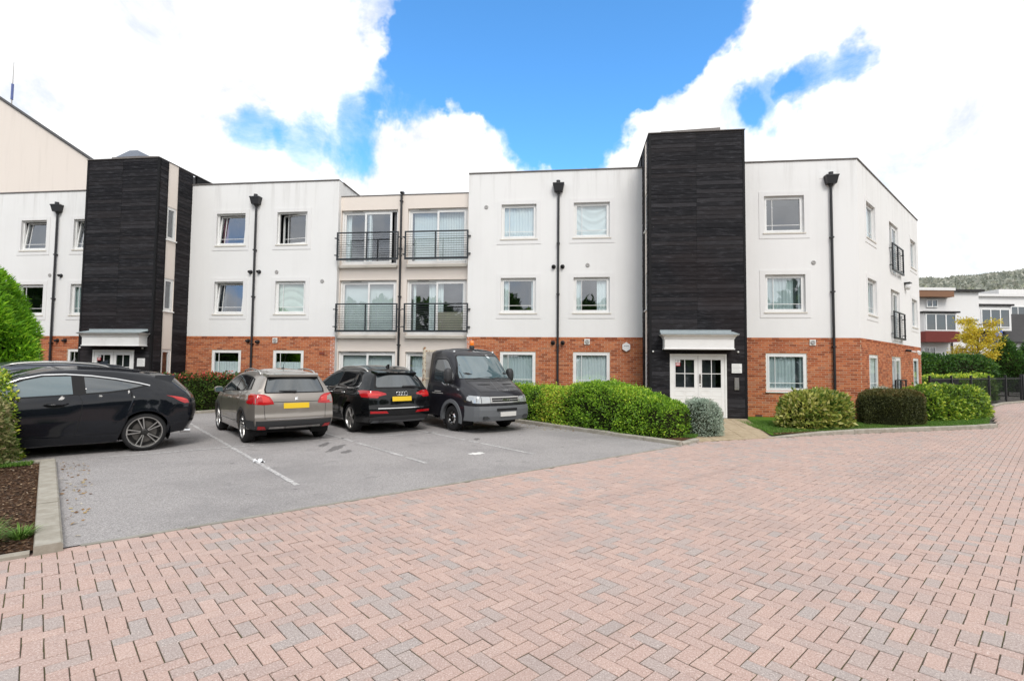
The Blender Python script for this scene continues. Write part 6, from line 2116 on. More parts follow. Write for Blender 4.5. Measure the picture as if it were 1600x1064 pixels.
def scatter_on(V, F, n, rg):
    V = np.asarray(V); T_ = np.array([(f[0], f[1], f[2]) for f in F] + [(f[0], f[2], f[3]) for f in F if len(f) == 4])
    a, b, c = V[T_[:, 0]], V[T_[:, 1]], V[T_[:, 2]]
    nr = np.cross(b - a, c - a); ar = np.linalg.norm(nr, axis=1); nr /= (ar[:, None] + 1e-12)
    k = rg.choice(len(T_), n, p=ar / ar.sum())
    r1, r2 = np.sqrt(rg.random(n)), rg.random(n)
    P_ = a[k] * (1 - r1)[:, None] + b[k] * (r1 * (1 - r2))[:, None] + c[k] * (r1 * r2)[:, None]
    return P_, nr[k]


def leaf_cloud(name, P_, Nn, size, rg, mat, parent, aspect=0.5, spread=0.9, tone=None, fold=0.25, up=0.25, jitter=0.35):
    """one small folded leaf per point, turned roughly along the local outward direction"""
    n = len(P_)
    d = Nn + rg.normal(0, spread, (n, 3)); d[:, 2] += up; d /= np.linalg.norm(d, axis=1)[:, None]
    ref = rg.normal(0, 1, (n, 3)); s = np.cross(d, ref); s /= (np.linalg.norm(s, axis=1)[:, None] + 1e-9)
    w = np.cross(s, d)
    L = (size * (1 + rg.uniform(-jitter, jitter, n)))[:, None]; W_h = L * aspect / 2
    tip = P_ + d * L; mid = P_ + d * L * 0.45
    lft = mid + s * W_h + w * L * fold * 0.25; rgt = mid - s * W_h + w * L * fold * 0.25
    V = np.stack([P_, rgt, tip, lft], 1).reshape(-1, 3)
    F = np.arange(4 * n).reshape(n, 4)
    t = rg.random(n) if tone is None else tone
    o = add_obj(name, mesh_np(name, V, F, [mat], attr=np.repeat(t, 4)), parent, IDM)
    tag(o, kind='stuff')
    return o


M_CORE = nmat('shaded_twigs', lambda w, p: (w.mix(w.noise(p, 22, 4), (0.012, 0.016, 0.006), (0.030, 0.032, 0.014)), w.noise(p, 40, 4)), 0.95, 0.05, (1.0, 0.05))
M_BARK = nmat('bark', lambda w, p: (w.mix(w.noise(stretch(w, p, (1, 1, 0.3)), 20, 5), (0.07, 0.05, 0.035), (0.15, 0.11, 0.08)), w.noise(p, 40, 4)), 0.9, 0.1, (0.6, 0.01))

LG = dict(
    box=leafmat('glossy_green_leaf', [(0, (0.058, 0.131, 0.014)), (0.45, (0.158, 0.322, 0.028)), (0.8, (0.331, 0.561, 0.045)), (0.93, (0.578, 0.789, 0.079)), (1, (0.636, 0.382, 0.088))], 0.28, 0.38),
    dark=leafmat('dark_brown_green_leaf', [(0, (0.042, 0.053, 0.016)), (0.5, (0.087, 0.097, 0.026)), (0.8, (0.165, 0.142, 0.042)), (0.93, (0.237, 0.134, 0.053)), (1, (0.289, 0.097, 0.053))], 0.2),
    var=leafmat('variegated_leaf', [(0, (0.045, 0.095, 0.018)), (0.3, (0.12, 0.20, 0.035)), (0.55, (0.30, 0.35, 0.065)), (0.8, (0.52, 0.51, 0.13)), (1, (0.68, 0.65, 0.30))], 0.28, 0.40),
    laurel=leafmat('laurel_leaf', [(0, (0.052, 0.103, 0.018)), (0.5, (0.156, 0.288, 0.032)), (0.8, (0.390, 0.530, 0.053)), (1, (0.850, 0.850, 0.123))], 0.25, 0.36),
    silver=leafmat('silver_leaf', [(0, (0.158, 0.214, 0.158)), (0.5, (0.380, 0.476, 0.380)), (0.9, (0.635, 0.714, 0.604)), (1, (0.318, 0.142, 0.112))], 0.2, 0.7),
    photinia=leafmat('hedge_leaf', [(0, (0.024, 0.054, 0.011)), (0.35, (0.068, 0.135, 0.022)), (0.60, (0.162, 0.230, 0.041)), (0.66, (0.486, 0.135, 0.081)), (0.85, (0.675, 0.074, 0.068)), (1, (0.783, 0.216, 0.162))], 0.25, 0.38),
    conifer=leafmat('conifer_spray', [(0, (0.052, 0.135, 0.012)), (0.5, (0.157, 0.394, 0.020)), (0.85, (0.365, 0.675, 0.035)), (1, (0.626, 0.850, 0.069))], 0.3, 0.55),
    mixed=leafmat('mixed_shrub_leaf', [(0, (0.055, 0.083, 0.024)), (0.4, (0.179, 0.235, 0.066)), (0.7, (0.386, 0.345, 0.158)), (0.9, (0.552, 0.414, 0.264)), (1, (0.621, 0.304, 0.198))], 0.25, 0.45),
    tall=leafmat('tall_hedge_leaf', [(0, (0.016, 0.051, 0.010)), (0.5, (0.044, 0.122, 0.019)), (0.9, (0.113, 0.245, 0.027)), (1, (0.196, 0.345, 0.037))], 0.25, 0.45),
    yellow=leafmat('autumn_leaf', [(0, (0.42, 0.32, 0.03)), (0.5, (0.70, 0.54, 0.04)), (0.85, (0.80, 0.68, 0.09)), (1, (0.50, 0.54, 0.08))], 0.4, 0.55),
    grass=leafmat('grass_blade', [(0, (0.05, 0.12, 0.014)), (0.6, (0.115, 0.25, 0.030)), (0.9, (0.20, 0.36, 0.06)), (1, (0.40, 0.42, 0.20))], 0.3, 0.5),
    dry=leafmat('fallen_leaf', [(0, (0.120, 0.055, 0.020)), (0.5, (0.300, 0.170, 0.060)), (0.85, (0.450, 0.360, 0.170)), (1, (0.600, 0.550, 0.420))], 0.1, 0.7),
)


def hedge(name, label, cat, stations, leaf, n, size, seed, m=40, power=3.0, aspect=0.5, noise=0.04, tone_fn=None, extra=None, group=None, spread=0.8, depth=0.10, core=0.93):
    rg = np.random.default_rng(seed)
    stations = [np.array(q_, float) for q_ in stations]
    for a_, b_ in ((0, 1), (-1, -2)):                     # close both ends
        d_ = stations[a_][:2] - stations[b_][:2]; d_ /= np.linalg.norm(d_)
        for (o_, kw, kh) in ((0.10, 0.62, 0.86), (0.05, 0.05, 0.25)):
            q_ = stations[a_].copy(); q_[:2] += d_ * o_; q_[2] *= kw; q_[4] *= kh
            stations = [q_] + stations if a_ == 0 else stations + [q_]
    st = densify(stations, m)
    V, F = blob_mesh(st, 24, power, noise, seed)
    c = V.mean(axis=0)
    e = thing(name, label, cat, Matrix.Translation((c[0], c[1], st[0][3])), group)
    # shaded inner mass, drawn in a little from the leaf surface
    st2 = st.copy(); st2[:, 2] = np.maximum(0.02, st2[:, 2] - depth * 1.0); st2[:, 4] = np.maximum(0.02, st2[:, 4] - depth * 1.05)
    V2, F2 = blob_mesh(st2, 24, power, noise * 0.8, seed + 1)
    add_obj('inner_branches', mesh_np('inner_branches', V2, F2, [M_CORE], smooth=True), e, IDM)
    P_, Nn = scatter_on(V, F, n, rg)
    out = P_ - c; flip = (Nn * out).sum(1) < 0; Nn[flip] *= -1
    lump = np.zeros(n)
    for k in range(7):                          # clumps and hollows
        f = rg.normal(0, 2.6 + k * 1.2, 3); lump += np.sin(P_ @ f + rg.uniform(0, 6.28)) / 7 * 2.0
    P_ = P_ - Nn * (rg.random(n) ** 1.6 * depth * 1.5)[:, None] + Nn * (lump * depth * 0.35)[:, None]
    shoot = rg.random(n) < 0.014                # stray shoots stand clear of the clipped face
    P_[shoot] += Nn[shoot] * rg.uniform(0.02, 0.09, (shoot.sum(), 1)) + np.array([0, 0, 0.025])
    t = np.clip(rg.random(n) * 0.80 + 0.16 * lump + 0.08, 0, 1)
    if tone_fn is not None: t = tone_fn(P_, t, rg)
    ok = (P_[:, 2] > st[0][3] - 0.02) & ~((lump < -0.62) & (rg.random(n) < 0.55))
    leaf_cloud('foliage', P_[ok], Nn[ok], size, rg, LG[leaf], e, aspect, spread, t[ok])
    # a few stems at the foot
    sm = MB()
    for k in range(5):
        q = st[int((k + 0.5) / 5 * (m - 1))]
        sm = MB().tube([(q[0], q[1], q[3] - 0.03), (q[0] + rg.normal(0, .05), q[1] + rg.normal(0, .05), q[3] + q[4] * 0.5)], [0.02, 0.012], 6)
        sm.obj('stem', M_BARK, e, IDM)
    return e


def ell(cx, cy, ang, half_len, half_w, h, z0=0.05, n=9, top=1.0):
    """stations of an oval bush"""
    r = []
    for k in range(n):
        u = -1 + 2 * k / (n - 1); q = max(0.02, 1 - abs(u) ** 2.8) ** 0.5
        r.append((cx + math.cos(ang) * half_len * u, cy + math.sin(ang) * half_len * u, half_w * q, z0, h * (0.30 + 0.70 * q ** 0.8) * (1 + (top - 1) * (u + 1) / 2)))
    return r


# clipped hedge between truck and entrance: level at the back, a hump, then falling to the corner of the kerb
def hm(b, w, h, a=10.95):
    x, y, _ = lot(a, b); return (x, y, w, 0.05, h)


def tone_hm(P_, t, rg):
    b = P_ @ np.array(E2)
    near = np.clip((b - 9.6) / 0.8, 0, 1) * np.clip((11.4 - b) / 0.6, 0, 1)     # a browned, yellowing stretch
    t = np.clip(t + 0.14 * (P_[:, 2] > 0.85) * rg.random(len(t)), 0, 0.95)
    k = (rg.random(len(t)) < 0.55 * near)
    t[k] = 0.88 + 0.12 * rg.random(k.sum())
    return t


hedge('clipped_hedge', 'long clipped green hedge with rounded end between the truck and the entrance path', 'hedge',
      [hm(13.5, 0.70, 1.0), hm(11.2, 0.76, 1.02), hm(10.6, 0.80, 1.05), hm(9.9, 0.84, 1.18), hm(9.3, 0.86, 1.24), hm(8.7, 0.86, 1.20), hm(8.1, 0.84, 1.08), hm(7.5, 0.80, 0.92), hm(6.95, 0.72, 0.76)],
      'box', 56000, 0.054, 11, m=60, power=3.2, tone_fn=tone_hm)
hedge('silver_bush', 'small silver grey leaved bush beside the entrance path', 'bush', ell(4.82, 13.0, 0.35, 0.50, 0.46, 0.84), 'silver', 13000, 0.055, 12, m=26, power=3.6, noise=0.09, aspect=0.25, spread=0.9)
hedge('variegated_bush', 'rounded yellow and green variegated bush under the right hand ground floor window', 'bush', ell(8.62, 14.55, 0.30, 1.12, 0.62, 0.98), 'var', 7500, 0.135, 13, m=30, power=3.4, aspect=0.45, depth=0.11)
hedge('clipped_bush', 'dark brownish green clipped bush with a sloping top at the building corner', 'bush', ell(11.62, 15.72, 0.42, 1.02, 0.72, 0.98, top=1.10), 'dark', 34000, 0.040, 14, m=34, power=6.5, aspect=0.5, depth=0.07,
      tone_fn=lambda P_, t, rg: np.clip(t * 0.62 + 0.30 * (P_[:, 2] > 0.90) + 0.45 * (P_[:, 0] > 12.30) * rg.random(len(t)), 0, 1))  # top leaves toned lighter: sky light painted in, along with fresh clipping
hedge('laurel_hedge', 'glossy green laurel hedge to the right of the dark clipped bush', 'hedge', [(12.9, 16.75, 0.35, 0.05, 0.8), (13.3, 16.9, 0.62, 0.05, 1.02), (14.6, 17.5, 0.75, 0.05, 1.08), (15.8, 18.2, 0.78, 0.05, 1.08), (16.8, 19.1, 0.74, 0.05, 1.0), (17.6, 20.0, 0.60, 0.05, 0.75), (18.0, 20.5, 0.3, 0.05, 0.4)],
      'laurel', 16000, 0.10, 15, m=40, power=3.4, depth=0.12)
hedge('silver_shrub', 'low silvery plant behind the dark clipped bush by the ground floor window', 'shrub', ell(13.0, 18.0, 0.65, 1.3, 0.45, 1.02), 'silver', 5000, 0.07, 16, m=20, power=2.4, aspect=0.3)
hedge('boundary_hedge', 'clipped hedge with yellow top behind the black metal fence', 'hedge', [(20.0, 25.6, 0.3, -0.05, 1.2), (21.0, 26.1, 0.6, -0.05, 1.40), (24.0, 27.7, 0.65, -0.05, 1.45), (26.6, 29.0, 0.65, -0.05, 1.5), (27.2, 29.3, 0.3, -0.05, 1.2)],
      'laurel', 14000, 0.12, 17, m=36, power=4.5, depth=0.12, tone_fn=lambda P_, t, rg: np.clip(t * 0.6 + 0.45 * (P_[:, 2] > 1.25), 0, 1))
hedge('tall_hedge', 'tall dark green hedge in front of the white houses', 'hedge', [(19.2, 28.4, 0.5, -0.05, 2.1), (20.2, 28.7, 0.9, -0.05, 2.55), (24.0, 30.0, 0.95, -0.05, 2.65), (28.6, 31.6, 0.9, -0.05, 2.6), (29.9, 32.1, 0.6, -0.05, 2.3)],
      'tall', 22000, 0.13, 18, m=40, power=5.0, depth=0.16)


def tone_ph(P_, t, rg):
    hi = P_[:, 2] > 1.08
    t = t * 0.58
    r = hi & (rg.random(len(t)) < 0.30); t[r] = 0.64 + 0.36 * rg.random(r.sum())
    return t


hedge('red_tipped_hedge', 'green hedge with red new growth on top behind the parked cars', 'hedge',
      [(*lot(-6.0, 19.35)[:2], 0.5, 0.05, 1.1), (*lot(-5.5, 19.35)[:2], 0.62, 0.05, 1.22), (*lot(-1.5, 19.4)[:2], 0.62, 0.05, 1.24), (*lot(3.6, 20.9)[:2], 0.60, 0.05, 1.24), (*lot(6.5, 21.0)[:2], 0.60, 0.05, 1.2), (*lot(7.0, 21.0)[:2], 0.4, 0.05, 0.9)],
      'photinia', 30000, 0.085, 19, m=60, power=3.6, tone_fn=tone_ph)

# conifer by the left wing and the near shrubs of the mulch bed
def round_tree(name, label, cat, cx, cy, prof, leaf, n, size, seed, aspect=0.3, spread=0.6, up=0.4, depth=0.3, tone_fn=None, trunk=True):
    """crown turned about a vertical axis from (height, radius) pairs, lumpy"""
    rg = np.random.default_rng(seed); nr, ns = 30, 26
    hs = np.linspace(prof[0][0], prof[-1][0], ns); rs = np.interp(hs, *zip(*prof))
    V = []
    ph = rg.uniform(0, 6.28, 6)
    for i in range(ns):
        for k in range(nr):
            t = 2 * math.pi * k / nr
            lump = 1 + 0.07 * math.sin(3 * t + ph[0] + hs[i] * 1.3) + 0.06 * math.sin(5 * t + ph[1] - hs[i] * 2.1) + 0.04 * math.sin(9 * t + ph[2] + hs[i] * 4)
            V.append((cx + rs[i] * lump * math.cos(t), cy + rs[i] * lump * math.sin(t), hs[i]))
    F = [(i * nr + k, i * nr + (k + 1) % nr, (i + 1) * nr + (k + 1) % nr, (i + 1) * nr + k) for i in range(ns - 1) for k in range(nr)]
    V = np.array(V)
    e = thing(name, label, cat, Matrix.Translation((cx, cy, 0)))
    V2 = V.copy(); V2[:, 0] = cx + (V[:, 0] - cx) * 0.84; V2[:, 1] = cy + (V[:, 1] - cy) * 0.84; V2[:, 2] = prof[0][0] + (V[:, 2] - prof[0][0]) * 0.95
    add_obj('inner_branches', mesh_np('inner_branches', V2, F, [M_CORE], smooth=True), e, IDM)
    P_, Nn = scatter_on(V, F, n, rg)
    out = P_ - np.array([cx, cy, 0]); out[:, 2] = 0
    flip = (Nn * out).sum(1) < 0; Nn[flip] *= -1
    lump = np.zeros(n)
    for k in range(8):
        f = rg.normal(0, 3.5, 3); lump += np.sin(P_ @ f + rg.uniform(0, 6.28)) / 4
    P_ = P_ - Nn * (rg.random(n) ** 1.4 * depth)[:, None] + Nn * (lump * depth * 0.25)[:, None]
    t = np.clip(rg.random(n) * 0.7 + 0.18 * lump + 0.12, 0, 1)
    if tone_fn is not None: t = tone_fn(P_, t, rg)
    leaf_cloud('crown', P_, Nn, size, rg, LG[leaf], e, aspect, spread, t, up=up)
    if trunk:
        MB().tube([(cx, cy, -0.05), (cx + 0.05, cy, prof[0][0] + 0.5)], [0.12, 0.09], 8).obj('trunk', M_BARK, e, IDM)
    return e


round_tree('conifer', 'tall bright green conifer at the left edge in front of the left wing', 'tree', -14.55, 13.3, [(0.1, 1.15), (0.8, 1.45), (1.8, 1.58), (2.6, 1.52), (3.3, 1.30), (3.9, 0.95), (4.4, 0.55), (4.8, 0.1)], 'conifer', 60000, 0.15, 21, 0.20, 0.55, 0.5, 0.35)


def tone_sh(P_, t, rg):
    lo = P_[:, 2] < 1.25 + 0.2 * np.sin(P_[:, 0] * 5)
    t = t * 0.5 + 0.05
    t[lo] = t[lo] + 0.40 * rg.random(lo.sum())
    return np.clip(t, 0, 1)


hedge('mixed_shrub', 'variegated shrub with pinkish dry leaves at the left edge of the mulch bed', 'shrub', ell(-8.82, 8.0, 2.2, 0.95, 0.78, 1.30, 0.04), 'mixed', 16000, 0.066, 22, m=26, power=2.7, tone_fn=tone_sh, depth=0.13)
hedge('green_shrub', 'yellow green rounded shrub top beside the variegated shrub at the left edge', 'shrub', ell(-9.15, 8.6, 2.2, 0.80, 0.75, 1.60, 0.04), 'laurel', 14000, 0.060, 23, m=24, power=2.6, depth=0.12, tone_fn=lambda P_, t, rg: np.clip(t + 0.15, 0, 1))

# grass tuft, moss edge, scattered bark and leaves
def tuft(name, label, x, y, n, L, seed, spread=0.28, z=0.035):
    rg = np.random.default_rng(seed)
    e = thing(name, label, 'plant', Matrix.Translation((x, y, z)))
    V, F, A = [], [], []
    for k in range(n):
        a = rg.uniform(0, 6.28); r = spread * rg.random() ** 0.6
        bx, by = x + r * 0.5 * math.cos(a), y + r * 0.5 * math.sin(a)
        l = L * rg.uniform(0.55, 1.15); lean = rg.uniform(0.35, 1.0); w = rg.uniform(0.004, 0.008)
        px, py = -math.sin(a) * w, math.cos(a) * w
        b = len(V)
        for q in range(5):
            u = q / 4
            ox = math.cos(a) * l * lean * u ** 1.3; oy = math.sin(a) * l * lean * u ** 1.3; oz = l * (u - 0.62 * lean * u * u)
            wq = (1 - u * 0.9)
            V += [(bx + ox + px * wq, by + oy + py * wq, z + max(oz, 0.0)), (bx + ox - px * wq, by + oy - py * wq, z + max(oz, 0.0))]
        for q in range(4): F.append((b + 2 * q, b + 2 * q + 1, b + 2 * q + 3, b + 2 * q + 2))
        A += [rg.random()] * 10
    tag(add_obj('blades', mesh_np('blades', V, F, [LG['grass']], attr=A), e, IDM), kind='stuff')
    return e


gx = lot(-0.72, 6.62)
tuft('grass_tuft', 'arching green grass tuft at the front corner of the mulch bed', gx[0], gx[1], 420, 0.30, 31, 0.30)
gx = lot(-0.42, 6.78)
tuft('grass_tuft', 'small flat tuft of grass against the left kerb', gx[0], gx[1], 160, 0.16, 32, 0.16)


def litter(name, poly, n, size, seed, leaf, z, zj=0.01, label=None):
    rg = np.random.default_rng(seed); xs = [p[0] for p in poly]; ys = [p[1] for p in poly]; pts = []
    while len(pts) < n:
        x, y = rg.uniform(min(xs), max(xs)), rg.uniform(min(ys), max(ys))
        if in_poly(x, y, poly): pts.append((x, y, z + rg.random() * zj))
    P_ = np.array(pts); Nn = np.tile([0, 0, 1.0], (n, 1)); ang = rg.uniform(0, 6.28, n)
    d = np.stack([np.cos(ang), np.sin(ang), rg.normal(0.05, 0.12, n)], 1)
    rgl = rg
    s = np.stack([-np.sin(ang), np.cos(ang), rg.normal(0, 0.25, n)], 1)
    L = (size * rg.uniform(0.5, 1.4, n))[:, None]
    V = np.stack([P_, P_ + d * L * 0.5 - s * L * 0.28, P_ + d * L, P_ + d * L * 0.5 + s * L * 0.28], 1).reshape(-1, 3)
    o = add_obj(name, mesh_np(name, V, np.arange(4 * n).reshape(n, 4), [LG[leaf]], attr=np.repeat(rg.random(n), 4)))
    tag(o, label, 'leaves', kind='stuff')
    return o


M_CHIP = leafmat('bark_chip', [(0, (0.018, 0.010, 0.006)), (0.5, (0.075, 0.040, 0.022)), (0.9, (0.16, 0.095, 0.055)), (0.97, (0.30, 0.21, 0.12)), (1, (0.5, 0.42, 0.32))], 0.0, 0.9)
LG['chip'] = M_CHIP
litter('bark_chips', [lot(-3.2, 6.3)[:2], lot(-0.33, 6.3)[:2], lot(-0.55, 11.5)[:2], lot(-3.2, 11.5)[:2]], 26000, 0.035, 41, 'chip', 0.037, 0.022, 'brown bark mulch covering the bed at the left')
litter('fallen_leaves', [lot(-0.05, 6.4)[:2], lot(0.12, 6.4)[:2], lot(0.1, 11.2)[:2], lot(-0.3, 11.5)[:2]], 110, 0.05, 42, 'dry', 0.012, 0.012, 'dry leaves along the foot of the left kerb')
litter('fallen_leaves', [lot(9.2, 9.9)[:2], lot(10.0, 9.0)[:2], lot(10.0, 12.5)[:2], lot(9.0, 12.5)[:2]], 120, 0.05, 43, 'dry', 0.012, 0.012, 'dry leaves in the corner beside the truck')
litter('fallen_leaves', [(6.6, 12.85), (11.4, 14.5), (10.5, 15.2), (7.2, 13.9)], 300, 0.045, 44, 'dry', 0.07, 0.012, 'dry leaves on the soil under the right hand bushes')


def lawn_grass(name, poly, n, seed, label):
    rg = np.random.default_rng(seed); xs = [p[0] for p in poly]; ys = [p[1] for p in poly]; pts = []
    while len(pts) < n:
        x, y = rg.uniform(min(xs), max(xs)), rg.uniform(min(ys), max(ys))
        if in_poly(x, y, poly): pts.append((x, y))
    P_ = np.array(pts); a = rg.uniform(0, 6.28, n); h = rg.uniform(0.025, 0.06, n); w = 0.006
    px, py = np.cos(a) * w, np.sin(a) * w; lx, ly = rg.normal(0, 0.02, n), rg.normal(0, 0.02, n)
    z = np.full(n, 0.06)
    V = np.stack([np.stack([P_[:, 0] - px, P_[:, 1] - py, z], 1), np.stack([P_[:, 0] + px, P_[:, 1] + py, z], 1), np.stack([P_[:, 0] + lx, P_[:, 1] + ly, z + h], 1)], 1).reshape(-1, 3)
    o = add_obj(name, mesh_np(name, V, np.arange(3 * n).reshape(n, 3), [LG['grass']], attr=np.repeat(rg.random(n), 3)))
    tag(o, label, 'grass', kind='stuff')


lawn_grass('grass', [(6.6, 13.0), (8.0, 13.5), (10.6, 14.3), (13.8, 15.3), (14.6, 15.7), (16.4, 17.6), (12.5, 17.0), (9.0, 16.0), (7.0, 16.2)], 60000, 51, 'short green grass under and between the right hand bushes')
lawn_grass('moss_edge', [lot(-2.6, 11.15)[:2], lot(-0.62, 11.2)[:2], lot(-0.6, 11.5)[:2], lot(-2.6, 11.55)[:2]], 5000, 52, 'yellow green moss along the back kerb of the mulch bed')
lawn_grass('weeds', [(4.05, 12.15), (4.3, 12.05), (4.55, 12.5), (4.3, 12.8)], 1500, 53, 'small weeds at the hedge end beside the path')

# crumpled paper on the tarmac
def paper(x, y, seed):
    rg = np.random.default_rng(seed); n = 9; V = []
    for j in range(n):
        for i in range(n):
            u, v = i / (n - 1) - 0.5, j / (n - 1) - 0.5
            V.append((x + u * 0.17 + rg.normal(0, .008), y + v * 0.12 + rg.normal(0, .008), 0.03 + rg.normal(0, 0.012) + 0.03 * math.sin(u * 9 + v * 5)))
    F = [(j * n + i, j * n + i + 1, (j + 1) * n + i + 1, (j + 1) * n + i) for j in range(n - 1) for i in range(n - 1)]
    return add_obj('crumpled_paper', mesh_np('crumpled_paper', V, F, [pmat('white_tissue', (0.8, 0.82, 0.84), 0.9)]))


tag(paper(-4.33, 8.89, 3), 'crumpled white tissue lying on the painted bay line', 'litter')
# ------------------------------------------------------------------ fence and far right background
FA, FB = Vector((18.3, 22.4, 0)), Vector((27.6, 27.75, 0))
fd = (FB - FA); FLn = fd.length; fang = math.atan2(fd.y, fd.x)
MF = Matrix.Translation(FA) @ Matrix.Rotation(fang, 4, 'Z')
fe = thing('metal_fence', 'black vertical bar metal fence beyond the building corner', 'fence', MF)
for z in (0.14, 1.28): MB().box(0, FLn, -0.02, 0.02, z - 0.02, z + 0.02).obj('rail', M_BLACKMETAL, fe, MF)
bar = MB().tube([(0, 0, 0.05), (0, 0, 1.36)], 0.010, 6).mesh('bar', M_BLACKMETAL)
nb_ = int(FLn / 0.115)
for k in range(nb_):
    add_obj('bar', bar, fe, MF @ Matrix.Translation((0.06 + k * 0.115, 0, 0)))
for k in range(6):
    x = FLn * k / 5
    MB().cbox(x - 0.04, x + 0.04, -0.042, 0.042, -0.05, 1.45, 0.006).obj('post', M_BLACKMETAL, fe, MF)
MB().cbox(FLn + 0.12, FLn + 0.28, -0.08, 0.08, -0.05, 1.5, 0.008).obj('gate_post', M_BLACKMETAL, fe, MF)
pn = MB().box(0.06, 3.0, 0.03, 0.045, 0.1, 1.30).obj('mesh_panel', pmat('dark_mesh', (0.02, 0.021, 0.024), 0.7), fe, MF)

M_HOUSE = nmat('white_house', f_plaster((0.78, 0.77, 0.76), (0.6, 0.58, 0.55), 0.5), 0.85, 0.2)
M_TILE = nmat('red_tile', lambda w, p: w.mix(w.noise(stretch(w, p, (3, 3, 8)), 3.0, 3), (0.15, 0.030, 0.025), (0.24, 0.055, 0.045)), 0.8)
M_SLATE = nmat('dark_slate', lambda w, p: w.mix(w.noise(p, 2.0, 3), (0.020, 0.019, 0.020), (0.040, 0.037, 0.037)), 0.7)
M_TIMBER = pmat('brown_fascia', (0.22, 0.11, 0.06), 0.7)


def house_window(parent, x0, x1, z0, z1, y, n=2):
    f = MB(); ring_box(f, x0, x1, z0, z1, y - 0.06, y + 0.05, 0.09)
    for k in range(1, n):
        xx = x0 + (x1 - x0) * k / n; f.box(xx - 0.05, xx + 0.05, y - 0.055, y + 0.045, z0 + 0.09, z1 - 0.09)
    w = f.obj('window', M_UPVC, parent, IDM)
    MB().box(x0 + 0.05, x1 - 0.05, y - 0.02, y - 0.005, z0 + 0.05, z1 - 0.05).obj('pane', M_CARGLASS, w, IDM)
    return w


# white house with the red tile-hung bay
H1 = thing('house', 'white house with a red tile hung bay under a wide upper window', 'house', Matrix.Translation((38, 45, 0)))
MB().box(34.0, 41.3, 45.0, 54.0, -0.1, 8.6).obj('wall', M_HOUSE, H1, IDM)
MB().box(33.7, 38.6, 44.2, 54.2, 8.61, 8.85).obj('roof', M_HOUSE, H1, IDM)
MB().box(33.9, 38.5, 44.25, 44.98, 8.05, 8.60).obj('fascia', M_TIMBER, H1, IDM)
MB().box(38.61, 41.6, 44.7, 54.2, 8.61, 8.8).obj('roof_edge', M_SLATE, H1, IDM)
MB().box(35.6, 38.55, 43.9, 44.99, 4.1, 5.0).obj('tile_hung_apron', M_TILE, H1, IDM)
for k in range(12):
    MB().box(35.58, 38.57, 43.86, 43.895, 4.1 + k * 0.075, 4.1 + k * 0.075 + 0.06).obj('tile_course', M_TILE, H1, IDM)
MB().box(35.7, 38.45, 44.1, 44.99, 5.01, 6.6).obj('bay_box', M_HOUSE, H1, IDM)
house_window(H1, 35.75, 38.40, 5.05, 6.55, 44.05, 3)
MB().box(35.5, 38.65, 43.85, 44.99, 6.61, 6.75).obj('bay_roof', M_SLATE, H1, IDM)
house_window(H1, 36.2, 37.3, 2.3, 3.7, 44.94, 2)
house_window(H1, 36.6, 37.6, 7.2, 7.9, 44.94, 2)
MB().tube([(38.75, 44.9, 0), (38.75, 44.9, 4.1), (38.6, 44.8, 4.3)], 0.06, 8).obj('downpipe', M_PIPE, H1, IDM)
MB().box(38.9, 41.2, 44.90, 44.99, 6.1, 6.2).obj('string_course', M_LEAD, H1, IDM)
# house with slate roof and white dormer
H2 = thing('house', 'white house with dark slate roof and a white dormer window at the right edge', 'house', Matrix.Translation((50, 50, 0)))
MB().box(45.5, 60.0, 51.0, 60.0, -0.1, 4.6).obj('wall', M_HOUSE, H2, IDM)
MB().face([(45.2, 50.6, 4.55), (60.3, 50.6, 4.55), (60.3, 56.0, 7.9), (45.2, 56.0, 7.9)]).face([(45.2, 60.4, 4.55), (45.2, 56.0, 7.9), (60.3, 56.0, 7.9), (60.3, 60.4, 4.55)]).face([(45.2, 50.6, 4.4), (60.3, 50.6, 4.4), (60.3, 50.6, 4.55), (45.2, 50.6, 4.55)]).obj('roof', M_SLATE, H2, IDM, fix=False)
MB().box(47.3, 50.6, 51.6, 55.5, 5.7, 8.2).obj('dormer', M_HOUSE, H2, IDM)
MB().box(47.1, 50.8, 51.4, 55.6, 8.21, 8.4).obj('dormer_roof', M_SLATE, H2, IDM)
house_window(H2, 47.5, 50.4, 6.0, 7.9, 51.56, 3)
house_window(H2, 52.0, 54.0, 2.2, 3.8, 50.95, 2)
MB().box(57.0, 57.7, 55.0, 56.0, 7.4, 9.2).obj('chimney', M_MORTAR, H2, IDM)
# long white building up the slope
H3 = thing('house', 'long low white building higher up behind the other houses', 'house', Matrix.Translation((62, 72, 0)))
MB().box(48.0, 92.0, 74.0, 84.0, -0.1, 12.4).obj('wall', M_HOUSE, H3, IDM)
MB().box(47.7, 92.3, 73.6, 84.3, 12.41, 12.75).obj('roof', M_HOUSE, H3, IDM)
for k in range(7): house_window(H3, 50.5 + k * 5.5, 53.5 + k * 5.5, 9.2, 11.0, 73.95, 3)
H4 = thing('house', 'pale block on the skyline at the far right', 'house', Matrix.Translation((95, 95, 0)))
MB().box(92.0, 110.0, 96.0, 104.0, -0.1, 17.0).obj('wall', M_HOUSE, H4, IDM)
for k in range(3): house_window(H4, 93.5 + k * 5, 96.5 + k * 5, 12.5, 15.5, 95.95, 3)

